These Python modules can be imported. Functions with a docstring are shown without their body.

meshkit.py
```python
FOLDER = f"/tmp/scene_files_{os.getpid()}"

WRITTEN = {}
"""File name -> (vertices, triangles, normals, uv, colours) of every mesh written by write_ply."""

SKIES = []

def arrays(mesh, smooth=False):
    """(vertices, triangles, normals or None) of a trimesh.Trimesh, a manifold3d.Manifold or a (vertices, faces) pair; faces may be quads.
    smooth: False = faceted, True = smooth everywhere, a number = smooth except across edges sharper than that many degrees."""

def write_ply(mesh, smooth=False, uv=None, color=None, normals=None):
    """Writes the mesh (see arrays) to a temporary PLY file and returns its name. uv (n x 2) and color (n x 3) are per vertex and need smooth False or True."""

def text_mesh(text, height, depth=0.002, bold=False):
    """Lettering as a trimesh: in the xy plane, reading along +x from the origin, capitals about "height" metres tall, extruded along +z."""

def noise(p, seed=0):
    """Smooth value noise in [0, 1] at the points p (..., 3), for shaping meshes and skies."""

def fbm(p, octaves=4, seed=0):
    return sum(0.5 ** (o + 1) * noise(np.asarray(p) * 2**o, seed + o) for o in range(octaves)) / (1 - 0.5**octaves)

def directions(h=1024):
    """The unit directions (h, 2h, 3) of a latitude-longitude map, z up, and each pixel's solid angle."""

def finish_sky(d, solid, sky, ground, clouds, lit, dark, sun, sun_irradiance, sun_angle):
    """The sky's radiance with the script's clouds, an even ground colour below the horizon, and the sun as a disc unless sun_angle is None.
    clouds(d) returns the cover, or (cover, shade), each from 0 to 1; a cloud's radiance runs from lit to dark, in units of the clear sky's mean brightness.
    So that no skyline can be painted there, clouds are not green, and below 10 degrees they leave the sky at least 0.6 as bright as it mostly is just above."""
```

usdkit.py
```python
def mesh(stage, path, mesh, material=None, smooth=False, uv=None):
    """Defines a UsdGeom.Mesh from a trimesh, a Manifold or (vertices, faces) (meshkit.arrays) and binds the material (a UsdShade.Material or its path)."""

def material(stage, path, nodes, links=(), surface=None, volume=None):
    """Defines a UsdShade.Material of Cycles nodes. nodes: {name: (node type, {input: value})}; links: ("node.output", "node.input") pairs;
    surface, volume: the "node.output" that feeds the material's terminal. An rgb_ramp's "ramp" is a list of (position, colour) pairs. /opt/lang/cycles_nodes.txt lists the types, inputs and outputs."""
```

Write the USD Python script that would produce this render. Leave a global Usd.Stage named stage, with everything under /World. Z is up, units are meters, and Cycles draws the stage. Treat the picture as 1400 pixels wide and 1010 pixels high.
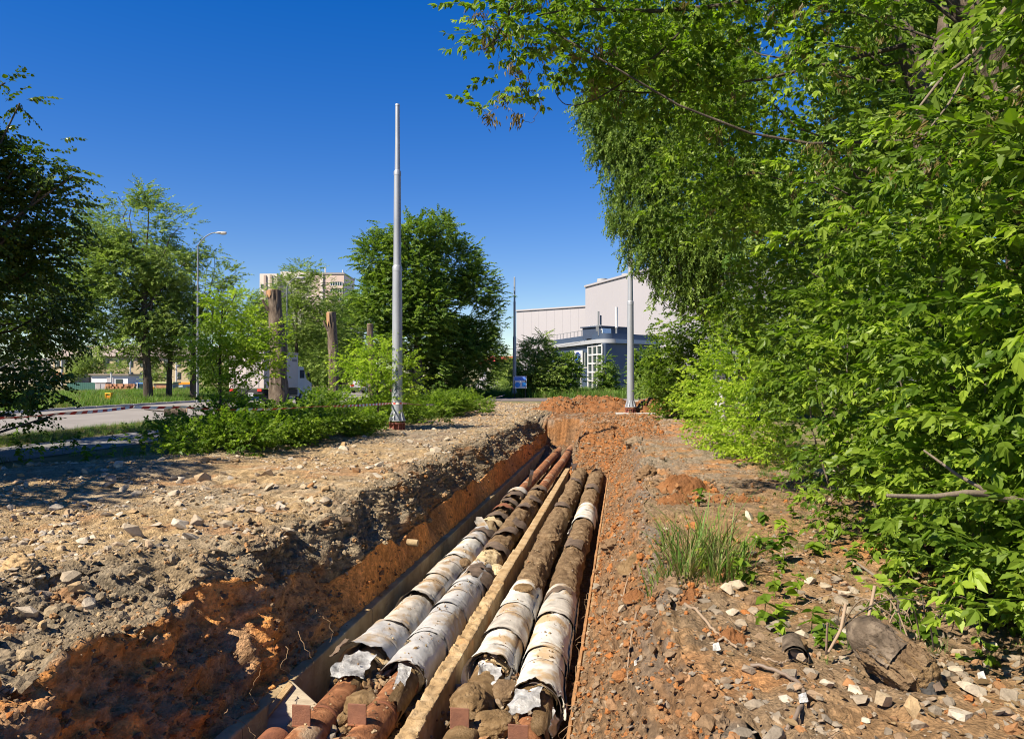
import math, numpy as np, trimesh, usdkit, meshkit
from pxr import Usd, UsdGeom, UsdLux, UsdShade, Gf, Vt, Sdf
from scipy.spatial import cKDTree

stage = Usd.Stage.CreateInMemory()
UsdGeom.SetStageUpAxis(stage, 'Z'); UsdGeom.SetStageMetersPerUnit(stage, 1.0)
UsdGeom.Xform.Define(stage, '/World'); UsdGeom.Scope.Define(stage, '/World/Looks')

# ---------------------------------------------------------------- camera, sky, sun, exposure
EYE = 1.7; FPX = 1010.0
cam = UsdGeom.Camera.Define(stage, '/World/camera')
cam.CreateHorizontalApertureAttr(36.0); cam.CreateVerticalApertureAttr(36.0 * 738 / 1024)
cam.CreateFocalLengthAttr(36.0 * FPX / 1400); cam.CreateClippingRangeAttr((0.05, 5000))
cam.AddTranslateOp().Set((0, 0, EYE)); cam.AddRotateXYZOp().Set((90.51, 0, 0))
cam.CreateExposureAttr(1.22)
SUN_AZ, SUN_EL = math.radians(-128), math.radians(46)
mt = usdkit.material(stage, '/World/Looks/sky_look', {
    'sky': ('sky_texture', {'sky_type': 'single_scattering', 'sun_disc': False, 'sun_elevation': SUN_EL, 'sun_rotation': SUN_AZ,
                            'altitude': 300.0, 'air_density': 1.0, 'aerosol_density': 0.0, 'ozone_density': 3.0}),
    'ga': ('gamma', {'gamma': 0.75}),
    'hs': ('hsv', {'hue': 0.522, 'saturation': 1.68, 'value': 1.0}),
    'bg': ('background_shader', {'strength': 0.092})}, [('sky.color', 'ga.color'), ('ga.color', 'hs.color'), ('hs.color', 'bg.color')], surface='bg.background')
dome = UsdLux.DomeLight.Define(stage, '/World/sky')
UsdShade.MaterialBindingAPI.Apply(dome.GetPrim()).Bind(mt)
sun = UsdLux.DistantLight.Define(stage, '/World/sun')
sun.CreateIntensityAttr(1.25); sun.CreateAngleAttr(0.5); sun.CreateColorAttr((1.0, 0.90, 0.74)); sun.GetPrim().CreateAttribute('inputs:normalize', Sdf.ValueTypeNames.Bool).Set(True)
sun.AddRotateXYZOp().Set((90 - math.degrees(SUN_EL), 0, -math.degrees(SUN_AZ) + 180))

# ---------------------------------------------------------------- helpers
AL = math.atan(152 / 1010.0); CA, SA = math.cos(AL), math.sin(AL)
def W(u, v, z=0.0):                       # along / across the trench -> world
    u, v = np.asarray(u, float), np.asarray(v, float)
    return np.stack(np.broadcast_arrays(u * SA + v * CA, u * CA - v * SA, np.asarray(z, float)), -1)
def UV(p): return p[..., 0] * SA + p[..., 1] * CA, p[..., 0] * CA - p[..., 1] * SA
def PX(px, py, Y): return np.array([(px - 700) / FPX * Y, Y, EYE + (514 - py) / FPX * Y])
def ss(a, b, x):
    t = np.clip((np.asarray(x, float) - a) / (b - a), 0, 1); return t * t * (3 - 2 * t)
R = lambda seed: np.random.default_rng(seed)
_names = {}
def numbered(parent, name):
    k = (parent, name); n = _names.get(k, 0); _names[k] = n + 1
    return f'{parent}/{name}' + (f'_{n:03d}' if n else '')
def tag(prim, label=None, cat=None, group=None, kind=None):
    for k, x in (('label', label), ('category', cat), ('group', group), ('kind', kind)):
        if x: prim.SetCustomDataByKey(k, x)
    return prim
def path_of(parent): return '/World' if parent is None else (parent if isinstance(parent, str) else str(parent.GetPath()))
def obj(name, mesh, mat, parent=None, smooth=False, label=None, cat=None, group=None, kind=None, color=None):
    p = numbered(path_of(parent), name)
    m = usdkit.mesh(stage, p, mesh, mat, smooth)
    if color is not None:
        UsdGeom.PrimvarsAPI(m).CreatePrimvar('soil', Sdf.ValueTypeNames.Color3fArray, 'vertex').Set(Vt.Vec3fArray.FromNumpy(np.asarray(color, np.float32)))
    return tag(m.GetPrim(), label, cat, group, kind)
def thing(name, label, cat, loc=(0, 0, 0), rotz=0.0, group=None, parent=None):
    x = UsdGeom.Xform.Define(stage, numbered(path_of(parent), name))
    x.AddTranslateOp().Set(tuple(map(float, loc))); x.AddRotateZOp().Set(math.degrees(rotz))
    return tag(x.GetPrim(), label, cat, group)
def dup(src, loc, rotz=0.0, label=None, scale=None, group=None, tilt=None):
    was = src.GetCustomData()
    x = UsdGeom.Xform.Define(stage, numbered('/World', src.GetName().rstrip('0123456789').rstrip('_')))
    x.GetPrim().GetReferences().AddInternalReference(src.GetPath())
    x.ClearXformOpOrder()
    x.AddTranslateOp(opSuffix='at').Set(tuple(map(float, loc)))
    if tilt is None: x.AddRotateZOp(opSuffix='turn').Set(math.degrees(rotz))
    else: x.AddRotateXYZOp(opSuffix='turn').Set((tilt[0], tilt[1], math.degrees(rotz)))
    if scale is not None: x.AddScaleOp(opSuffix='size').Set(tuple(np.broadcast_to(scale, 3).astype(float)))
    x.GetPrim().SetInstanceable(True)
    return tag(x.GetPrim(), label or was.get('label'), was.get('category'), group or was.get('group'))
def cat(ms): return trimesh.util.concatenate([m if isinstance(m, trimesh.Trimesh) else trimesh.Trimesh(*m, process=False) for m in ms])
def box(sx, sy, sz, c=(0, 0, 0), rz=0.0, bevel=0.0):
    m = trimesh.creation.box((sx, sy, sz))
    if bevel:
        h = np.array([sx, sy, sz]) / 2; b = min(bevel, 0.45 * min(sx, sy, sz)); pts = []
        for s in np.ndindex(2, 2, 2):
            s = np.array(s) * 2 - 1
            for k in range(3):
                q = h - b; q[k] = h[k]; pts.append(s * q)
        m = trimesh.convex.convex_hull(np.array(pts))
    if rz: m.apply_transform(trimesh.transformations.rotation_matrix(rz, (0, 0, 1)))
    m.apply_translation(c); return m
def tube(pts, radii, sides=8, cap=True, wob=0.0, seed=0):
    p = np.asarray(pts, float); n = len(p); r = np.broadcast_to(np.asarray(radii, float), (n,))
    t = np.gradient(p, axis=0); t /= np.linalg.norm(t, axis=1, keepdims=True) + 1e-12
    ref = np.array([0, 0, 1.0]) if abs(t[:, 2].mean()) < 0.8 else np.array([1.0, 0, 0])
    a = np.cross(t, ref); a /= np.linalg.norm(a, axis=1, keepdims=True) + 1e-12
    b = np.cross(a, t); ang = np.arange(sides) * 2 * np.pi / sides
    rr = r[:, None] * np.ones(sides)
    if wob: rr = rr * (1 + wob * (R(seed).random((n, sides)) - 0.5) * 2)
    v = p[:, None] + rr[..., None] * (np.cos(ang)[None, :, None] * a[:, None] + np.sin(ang)[None, :, None] * b[:, None])
    i, j = np.meshgrid(np.arange(n - 1), np.arange(sides), indexing='ij')
    q = np.stack([i * sides + j, i * sides + (j + 1) % sides, (i + 1) * sides + (j + 1) % sides, (i + 1) * sides + j], -1).reshape(-1, 4)
    f = np.vstack([q[:, [0, 2, 1]], q[:, [0, 3, 2]]]); v = v.reshape(-1, 3)
    if cap:
        k = len(v); v = np.vstack([v, p[0], p[-1]]); j = np.arange(sides); j2 = (j + 1) % sides
        f = np.vstack([f, np.stack([np.full(sides, k), j, j2], 1), np.stack([np.full(sides, k + 1), (n - 1) * sides + j2, (n - 1) * sides + j], 1)])
    m = trimesh.Trimesh(v, f, process=False)
    return m
def cyl(r, h, c=(0, 0, 0), sides=16, r2=None):
    return tube([[c[0], c[1], c[2]], [c[0], c[1], c[2] + h]], [r, r if r2 is None else r2], sides)
def grid_faces(nu, nv):
    i, j = np.meshgrid(np.arange(nu - 1), np.arange(nv - 1), indexing='ij'); k = i * nv + j
    q = np.stack([k, k + 1, k + nv + 1, k + nv], -1).reshape(-1, 4)
    return np.vstack([q[:, [0, 1, 2]], q[:, [0, 2, 3]]])
def quat_from(zrot, tx=None, ty=None):     # numpy (i,j,k,w): Rz * Rx * Ry
    n = len(zrot); tx = np.zeros(n) if tx is None else tx; ty = np.zeros(n) if ty is None else ty
    def mul(a, b):
        w = a[:, 3] * b[:, 3] - (a[:, :3] * b[:, :3]).sum(1)
        v = a[:, 3:] * b[:, :3] + b[:, 3:] * a[:, :3] + np.cross(a[:, :3], b[:, :3]); return np.c_[v, w]
    z = np.zeros(n)
    qz = np.c_[z, z, np.sin(zrot / 2), np.cos(zrot / 2)]; qx = np.c_[np.sin(tx / 2), z, z, np.cos(tx / 2)]; qy = np.c_[z, np.sin(ty / 2), z, np.cos(ty / 2)]
    return mul(mul(qz, qx), qy)
def instancer(name, parent, protos, pos, quat, scale, seed=0, **tags):
    """protos: list of (name, mesh, material, smooth)"""
    p = numbered(path_of(parent), name); pi = UsdGeom.PointInstancer.Define(stage, p)
    tg = []
    for nm, m, mat, sm in protos:
        q = numbered(p, nm); usdkit.mesh(stage, q, m, mat, sm); tg.append(q)
    pi.CreatePrototypesRel().SetTargets(tg)
    n = len(pos)
    pi.CreatePositionsAttr(Vt.Vec3fArray.FromNumpy(np.asarray(pos, np.float32)))
    pi.CreateOrientationsAttr(Vt.QuathArray.FromNumpy(np.asarray(quat, np.float16)))
    sc = np.asarray(scale, np.float32); sc = np.repeat(sc[:, None], 3, 1) if sc.ndim == 1 else sc
    pi.CreateScalesAttr(Vt.Vec3fArray.FromNumpy(sc))
    pi.CreateProtoIndicesAttr(Vt.IntArray.FromNumpy(R(seed + 77).integers(0, len(tg), n).astype(np.int32)))
    return tag(pi.GetPrim(), **tags)

# ---------------------------------------------------------------- materials
def LK(n): return '/World/Looks/' + n
def mat_noise(name, stops, scale=4.0, rough=0.8, bump=0.0, bscale=30.0, detail=5.0, spec=0.3, metallic=0.0, stretch=None, spots=None, dist=0.02, vec='geo.position', distort=0.0):
    """noise-coloured surface. stops: [(pos, colour)]; spots: (scale, threshold, colour) second layer of blotches"""
    N = {'geo': ('geometry', {}), 'tc': ('texture_coordinate', {}), 'n': ('noise_texture', {'scale': scale, 'detail': detail, 'roughness': 0.62, 'distortion': distort}), 'r': ('rgb_ramp', {'ramp': stops}),
         'p': ('principled_bsdf', {'roughness': rough, 'specular_ior_level': spec, 'metallic': metallic})}
    L = [('n.fac', 'r.fac')]; src = vec
    if stretch:
        N['mp'] = ('mapping', {'scale': stretch}); L.append((vec, 'mp.vector')); src = 'mp.vector'
    L.append((src, 'n.vector')); out = 'r.color'
    if spots:
        N['n2'] = ('noise_texture', {'scale': spots[0], 'detail': 6.0, 'roughness': 0.6}); N['mr'] = ('map_range', {'from_min': spots[1], 'from_max': spots[1] + 0.09, 'clamp': True})
        N['mx'] = ('mix', {'color2': spots[2]}); L += [(src, 'n2.vector'), ('n2.fac', 'mr.value'), ('mr.result', 'mx.fac'), (out, 'mx.color1')]; out = 'mx.color'
    L.append((out, 'p.base_color'))
    if bump:
        N['nb'] = ('noise_texture', {'scale': bscale, 'detail': 6.0, 'roughness': 0.65}); N['b'] = ('bump', {'strength': bump, 'distance': dist})
        L += [(src, 'nb.vector'), ('nb.fac', 'b.height'), ('b.normal', 'p.normal')]
    return usdkit.material(stage, LK(name), N, L, surface='p.BSDF')
def mat_leaf(name, dark, light, trans, rough=0.42, tw=0.35, under=None):
    N = {'oi': ('object_info', {}), 'g': ('geometry', {}), 'add': ('math', {'math_type': 'add'}), 'fr': ('math', {'math_type': 'fraction'}),
         'r': ('rgb_ramp', {'ramp': [(0, dark), (0.75, tuple(0.5 * a + 0.5 * b for a, b in zip(dark, light))), (1, light)]}),
         'p': ('principled_bsdf', {'roughness': rough, 'specular_ior_level': 0.22}), 't': ('translucent_bsdf', {}), 'tm': ('mix', {'mix_type': 'multiply', 'fac': 1.0, 'color2': trans}), 'm': ('mix_closure', {'fac': tw})}
    L = [('oi.random', 'add.value1'), ('g.random_per_island', 'add.value2'), ('add.value', 'fr.value1'), ('fr.value', 'r.fac'), ('r.color', 'p.base_color'),
         ('r.color', 'tm.color1'), ('tm.color', 't.color'), ('p.BSDF', 'm.closure1'), ('t.BSDF', 'm.closure2')]
    return usdkit.material(stage, LK(name), N, L, surface='m.closure')
def mat_plain(name, col, rough=0.6, metallic=0.0, spec=0.4, var=0.12, scale=3.0, bump=0.0, bscale=40.0):
    lo = tuple(c * (1 - var) for c in col); hi = tuple(min(1, c * (1 + var)) for c in col)
    return mat_noise(name, [(0.3, lo), (0.7, hi)], scale, rough, bump, bscale, 4.0, spec, metallic)
# ---------------------------------------------------------------- the excavated ground: one sheet swept along the trench
U0, U1, VL, VR = 1.0, 46.0, -12.2, 5.6
ZTOP, ZFLOOR = -1.03, -1.48
us = [U0]
while us[-1] < U1: us.append(us[-1] + max(0.018, 0.0078 * us[-1]))
us = np.array(us); NU = len(us)
def n1(x, f, seed): return meshkit.noise(np.stack([np.asarray(x) * f, np.zeros_like(x), np.full_like(x, 3.7)], -1), seed) - 0.5
def bump1(x, c, w): return np.exp(-((x - c) / w) ** 2)
notch = 0.42 * bump1(us, 7.9, .45) + .5 * bump1(us, 12.2, .6) + .3 * bump1(us, 10.2, .35) + .35 * bump1(us, 16.3, .7) + .3 * bump1(us, 20.5, .8) + .25 * bump1(us, 25, .9) + 0.3 * bump1(us, 5.5, .4)
tooth = np.abs(n1(us, 2.3, 5)) * .34 + np.abs(n1(us, 7.0, 6)) * .12
vg = -3.52 - 1.25 * ss(7.4, 4.6, us) + .3 * n1(us, .5, 1) + .25 * n1(us, 1.7, 2) - notch * .55
vl = -3.06 - .42 * ss(8.6, 6.6, us) - .15 * bump1(us, 5.9, .35) + .18 * bump1(us, 6.5, .25) + .12 * bump1(us, 5.0, .3) + .10 * n1(us, .9, 3) - tooth * .45 - notch * .35
nearb = ss(8.6, 6.2, us)
zl = (-.50 - .10 * n1(us, .6, 4) + .22 * n1(us, 1.6, 7) - notch * .45) * (1 - nearb) + (-.10 + .16 * n1(us, 1.6, 7) - .25 * bump1(us, 7.2, .3)) * nearb
vr = .30 + .22 * n1(us, .45, 8) + .2 * n1(us, 1.5, 9) + .25 * ss(6, 3.5, us)
end = (1 - ss(29.4, 30.2, us)) * ss(1.5, 2.6, us); endR = (1 - ss(25.0, 31.0, us)) * ss(1.5, 2.6, us)
heapR = .50 * ss(19.6, 21.6, us) + .30 * ss(22, 29, us); heapL = .12 * ss(17, 18.5, us) + .36 * ss(24, 29, us)
segs = [(-1, 230), (0, 46), (1, 16), (2, 34), (3, 8), (4, 70), (5, 10), (6, 60), (7, 170)]
cols_v, cols_z, seg_id, seg_t = [], [], [], []
def lerp(a, b, t): return a[:, None] * (1 - t) + b[:, None] * t
one = np.ones(NU)
vled = np.minimum(vg + .34, vl - .05); zled = (-.40 - .12 * n1(us, 1.1, 17)) * (1 - nearb) + (-.07 + .05 * n1(us, 1.1, 17)) * nearb
knots_v = [VL * one, vg, vled, vl, -3.03 * one, -3.0 * one, -.40 * one, -.385 * one, vr, VR * one]
knots_z = [-.07 * one, 0 * one, zled, zl, ZTOP * one, ZFLOOR * one, ZFLOOR * one, (ZTOP + .02) * one, -.02 * one, -.07 * one]
for k, (a, n) in enumerate(segs):
    t = np.linspace(0, 1, n + 1)[(0 if k == 0 else 1):]
    if k == 0: t = 1 - (1 - t) ** 1.5
    if k == 8: t = t ** 1.4
    cv = lerp(knots_v[k], knots_v[k + 1], t); cz = lerp(knots_z[k], knots_z[k + 1], t)
    if k == 7: cz = knots_z[k][:, None] + (knots_z[k + 1] - knots_z[k])[:, None] * (1 - (1 - t) ** 1.35)
    if k in (0, 8): cz = np.zeros_like(cz) - .07 * (ss(.93, 1, 1 - t) if k == 0 else ss(.93, 1, t))
    cols_v.append(cv); cols_z.append(cz); seg_id += [k] * len(t); seg_t += list(t)
V = np.hstack(cols_v); Z = np.hstack(cols_z); seg_id = np.array(seg_id); seg_t = np.array(seg_t); NC = V.shape[1]
U = np.repeat(us[:, None], NC, 1)
# heaps that bury the far ends of the pipes, and the closing of the trench
heap = heapR[:, None] * ss(-1.75, -1.35, V) + heapL[:, None] * (1 - ss(-1.75, -1.35, V))
Z = np.where(Z < -.9, np.maximum(Z, ZFLOOR + heap * (1 + .3 * (meshkit.fbm(np.stack([U * 1.5, V * 1.5, 0 * U], -1), 3, 4) - .5))), Z) * (end[:, None] * (1 - ss(-2.0, -1.5, V)) + endR[:, None] * ss(-2.0, -1.5, V))
flat0 = ((seg_id == 0) | (seg_id == 8))[None, :] * np.clip((np.abs(V + 1.6) - 2.4) / .8, 0, 1)
field = ss(-2.9, -3.7, V) + ss(.0, .5, V)
P3 = np.stack([U, V, Z], -1)
def fb(f, o, s): return meshkit.fbm(P3 * f, o, s)
def billow(f, o, s):
    return sum(.55 ** k * np.abs(2 * meshkit.noise(P3 * f * 2 ** k + 7.3 * k, s + k) - 1) for k in range(o)) / sum(.55 ** k for k in range(o))
low = fb(.55, 3, 11) - .5
Z = Z + field * (.16 * low + .05 * np.clip(fb(.25, 2, 15) - .45, 0, 1)) * np.clip((V - VL) / .8, 0, 1) * np.clip((VR - V) / .8, 0, 1)
# low spoil ridge along both crests, tongues of spoil
Z += .10 * np.exp(-((V - (vg[:, None] - .25)) / .45) ** 2) * (.3 + fb(.9, 3, 21)) + .08 * np.exp(-((V - (vr[:, None] + .3)) / .35) ** 2) * fb(1.1, 3, 22)
edge_left, edge_right = -8.75 - 2.1 * ss(14.6, 12.0, us) + .9 * n1(us, .33, 18) + .5 * n1(us, 1.2, 19), 4.55 + .9 * n1(us, .3, 27) + .5 * n1(us, 1.1, 28)
Z += flat0 * (.05 + .08 * ss(-7.0, -8.0, V) * ss(-.2, .7, V - edge_left[:, None]) - .19 * (1 - ss(-.25, .45, V - edge_left[:, None])) - .19 * ss(-.45, .25, V - edge_right[:, None]))
P = W(U, V, Z)
def normals(P):
    a = np.gradient(P, axis=0); b = np.gradient(P, axis=1); n = np.cross(b, a); n /= np.linalg.norm(n, axis=2, keepdims=True) + 1e-12
    return np.where((n[..., 2:] < -.2), -n, n)
Nn = normals(P)
P3 = np.stack([U, V, Z], -1)
bank = np.isin(seg_id, (1, 2))[None, :] * 1.0; clay = (seg_id == 3)[None, :] * 1.0; slope = (seg_id == 7)[None, :] * 1.0; floor = (seg_id == 5)[None, :] * 1.0
flat = ((seg_id == 0) | (seg_id == 8))[None, :] * 1.0
crestw = np.exp(-((V - vg[:, None]) / .5) ** 2) + np.exp(-((V - vr[:, None]) / .5) ** 2)
rough_patch = ss(.46, .62, fb(.8, 3, 31))
b1, b2, b3 = billow(2.6, 3, 41), billow(7.0, 3, 51), billow(17.0, 2, 61)
clayn = clay * nearb[:, None]
amp1 = bank * (.20 + .06 * nearb[:, None]) + clay * .02 + clayn * .30 + slope * .12 + floor * .05 + flat * (.03 + .10 * rough_patch + .12 * crestw)
amp2 = bank * .10 + clay * .014 + clayn * .10 + slope * .075 + floor * .05 + flat * (.028 + .06 * rough_patch + .06 * crestw)
amp3 = bank * .035 + clay * .008 + clayn * .055 + slope * .032 + floor * .025 + flat * (.018 + .02 * rough_patch + .01 * crestw)
streak = (meshkit.fbm(np.stack([U * 9, V * 0, Z * .8], -1), 3, 71) - .5)
disp = amp1 * (b1 - .35) + amp2 * (b2 - .4) + amp3 * (b3 - .4) + clay * (.07 + .05 * nearb[:, None]) * streak
farx = ss(23, 27, U) * (V > -3.4) * (V < 1.6)
disp = disp + farx * (.16 * (b1 - .4) + .10 * (b2 - .4))
edge = np.clip((V - VL) / .5, 0, 1) * np.clip((VR - V) / .5, 0, 1) * np.clip((U - U0) / .6, 0, 1) * np.clip((U1 - U) / 2, 0, 1)
P = P + Nn * (disp * edge)[..., None]
P[..., 2] -= (1 - edge) * .08
# earth colours: what each place is made of
def mixc(c, d, w): return c * (1 - w[..., None]) + np.asarray(d) * w[..., None]
c = np.zeros(P.shape) + np.array([.40, .28, .145])
na, nb_, nc = fb(.7, 4, 81), fb(1.6, 4, 91), fb(3.1, 3, 101)
left = (V < -2)
c = mixc(c, [.27, .215, .145], ss(.52, .62, na) * .8)
c = mixc(c, [.37, .21, .10], ss(.56, .66, nb_) * .75)
c = mixc(c, [.48, .39, .26], ss(.54, .66, nc) * .6)
c = mixc(c, [.27, .225, .17], left * ss(12, 20, U) * ss(.42, .56, nb_) * .6)
right = V > vr[:, None] - .1
c = mixc(c, [.27, .155, .075], right * 1.0 * .8)
c = mixc(c, [.215, .155, .095], right * ss(.46, .58, nb_) * .75)
c = mixc(c, [.42, .20, .075], right * ss(.545, .62, na) * .8)
c = mixc(c, [.25, .205, .15], right * ss(9, 14, U) * ss(.42, .55, nb_ * .5 + nc * .5) * .8)
greyb = np.clip(bank + np.exp(-((V - vg[:, None]) / .28) ** 2) * left * .9, 0, 1)
c = mixc(c, [.235, .19, .13], greyb * (.55 + .45 * ss(.38, .5, nb_)))
c = mixc(c, [.40, .19, .07], bank * ss(.54, .62, nb_ * .6 + nc * .4) * .8)
c = mixc(c, [.60, .265, .08], clay * 1.0)
c = mixc(c, [.36, .175, .065], clay * ss(.45, .6, nb_ + .35 * streak) * .8)
c = mixc(c, [.27, .20, .13], clay * nearb[:, None] * ss(.47, .56, nc * .6 + nb_ * .4) * .7)
c = mixc(c, [.17, .115, .07], floor * 1.0)
c = mixc(c, [.36, .15, .048], slope * 1.0)
c = mixc(c, [.20, .125, .068], slope * ss(.40, .52, nb_) * .9)
c = mixc(c, [.205, .128, .068], slope * ss(9.5, 6, U) * .85)
c = mixc(c, [.17, .15, .125], slope * ss(.4, 1, seg_t)[None, :] * ss(.45, .56, nc) * .7)
c = mixc(c, [.30, .13, .045], ss(19.5, 21.5, U) * ss(-1.75, -1.4, V) * (V < 1.2) * (.55 + .45 * ss(.42, .55, nb_)))
c = mixc(c, [.26, .125, .05], ss(27.5, 29.5, U) * (1 - ss(33, 36, U)) * (V > -3.2) * (V < 1.5) * (.4 + .6 * ss(.4, .55, nb_)))
c = mixc(c, [.36, .31, .24], ss(26, 29, U) * (1 - ss(40, 44, U)) * ss(.52, .62, nc) * .45 * (Z > -.12))
c = c * np.where(clay > 0, 1.0, np.where(left, .76, .80))[..., None]
TER = P; TCOL = np.clip(c, .03, .7)
m_soil = usdkit.material(stage, LK('excavated_earth'), {
    'at': ('attribute', {'attribute': 'soil'}), 'g': ('geometry', {}),
    'n': ('noise_texture', {'scale': 9.0, 'detail': 8.0, 'roughness': 0.7}), 'r': ('rgb_ramp', {'ramp': [(.25, (.42, .40, .37)), (.5, (.95, .95, .95)), (.72, (1.5, 1.48, 1.44))]}),
    'v': ('voronoi_texture', {'scale': 34.0}), 'vr': ('rgb_to_bw', {}), 'vm': ('map_range', {'from_min': .1, 'from_max': .9, 'to_min': .72, 'to_max': 1.3}),
    'm': ('mix_color', {'blend_type': 'multiply', 'fac': 1.0, 'use_clamp': False}), 'm2': ('mix_color', {'blend_type': 'multiply', 'fac': 1.0}),
    'nb': ('noise_texture', {'scale': 55.0, 'detail': 7.0, 'roughness': .75}), 'ad': ('math', {'math_type': 'multiply_add', 'value2': .7}),
    'v2': ('voronoi_texture', {'scale': 48.0}), 'b': ('bump', {'strength': .9, 'distance': .022}), 'p': ('principled_bsdf', {'roughness': .95, 'specular_ior_level': .15})},
    [('g.position', 'n.vector'), ('g.position', 'v.vector'), ('g.position', 'nb.vector'), ('g.position', 'v2.vector'), ('n.fac', 'r.fac'), ('at.color', 'm.a'), ('r.color', 'm.b'),
     ('v.color', 'vr.color'), ('vr.val', 'vm.value'), ('m.result', 'm2.a'), ('vm.result', 'm2.b'), ('m2.result', 'p.base_color'),
     ('v2.distance', 'ad.value1'), ('nb.fac', 'ad.value3'), ('ad.value', 'b.height'), ('b.normal', 'p.normal')], surface='p.BSDF')
obj('excavated_ground', (P.reshape(-1, 3), grid_faces(NU, NC)), m_soil, smooth=True, kind='structure', label='torn up earth with an open trench running through it', cat='ground', color=TCOL.reshape(-1, 3))
_top = (Nn[..., 2] > .35)
_tree = cKDTree(P[_top][:, :2]); _tz = P[_top][:, 2]
def ground_z(p):
    p = np.atleast_2d(p)[:, :2]; u, v = UV(p); inside = (u > U0 + .3) & (u < U1 - .5) & (v > VL + .2) & (v < VR - .2)
    return np.where(inside, _tz[_tree.query(p)[1]], 0.0)

# ---------------------------------------------------------------- plain ground, road, path, verges
m_ground = mat_noise('dry_turf', [(.3, (.075, .085, .03)), (.5, (.14, .125, .06)), (.68, (.22, .17, .10))], 1.3, .95, .6, 40, 8, .1)
B = 1500.0
def uvrect(u0, u1, v0, v1, z): return np.array([W(u0, v0, z), W(u0, v1, z), W(u1, v1, z), W(u1, v0, z)]), np.array([[0, 2, 1], [0, 3, 2]])
hu0, hu1, hv0, hv1 = U0 + .25, U1 - 1.2, -7.6, 3.6
ring = [uvrect(-B, hu0, -B, B, 0), uvrect(hu1, B, -B, B, 0), uvrect(hu0, hu1, -B, hv0, 0), uvrect(hu0, hu1, hv1, B, 0)]
obj('ground', cat(ring), m_ground, kind='structure', label='flat ground of dry turf and bare earth', cat='ground')
def strip(v0, v1, z, ua=-60, ub=420, n=160, wav=0.0, seed=0):
    u = np.linspace(ua, ub, n); w0 = wav * n1(u, .35, seed + 1); w1 = wav * n1(u, .35, seed + 2)
    a = W(u, v0 + w0, z); b = W(u, v1 + w1, z); return np.stack([a, b], 1).reshape(-1, 3), grid_faces(n, 2)
m_asph = mat_noise('worn_asphalt', [(.3, (.17, .155, .14)), (.7, (.235, .215, .195))], .5, .9, .25, 60, 8, .2)
m_path = mat_noise('path_asphalt', [(.3, (.15, .145, .14)), (.7, (.21, .20, .19))], .9, .9, .25, 60, 8, .2, spots=(.9, .62, (.28, .25, .2)))
obj('road', strip(-27.4, -17.4, .008), m_asph, kind='structure', label='pale worn asphalt road', cat='road')
obj('path', strip(-14.5, -12.0, .012, -40, 140, 200, .25, 4), m_path, kind='structure', label='narrow asphalt path beside the road', cat='path')
obj('crossing_road', (np.array([W(49.5, -16.5, .012), W(49.5, 60, .012), W(56, 60, .012), W(56, -16.5, .012)]), np.array([[0, 2, 1], [0, 3, 2]])), mat_plain('crossing_asphalt', (.12, .10, .095), .9), kind='structure', label='dark strip of asphalt crossing beyond the trench', cat='road')
m_kerb = mat_plain('kerb_concrete', (.36, .34, .31), .9, bump=.3)
kv = [box(.14, 1.47, .2, W(6 + k * 1.5, -27.5, .03), -AL, .012) for k in range(70)]
kerb = thing('kerb', 'low pale concrete kerb on the far side of the road', 'kerb')
for m in kv: obj('kerb_stone', m, m_kerb, kerb)
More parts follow.
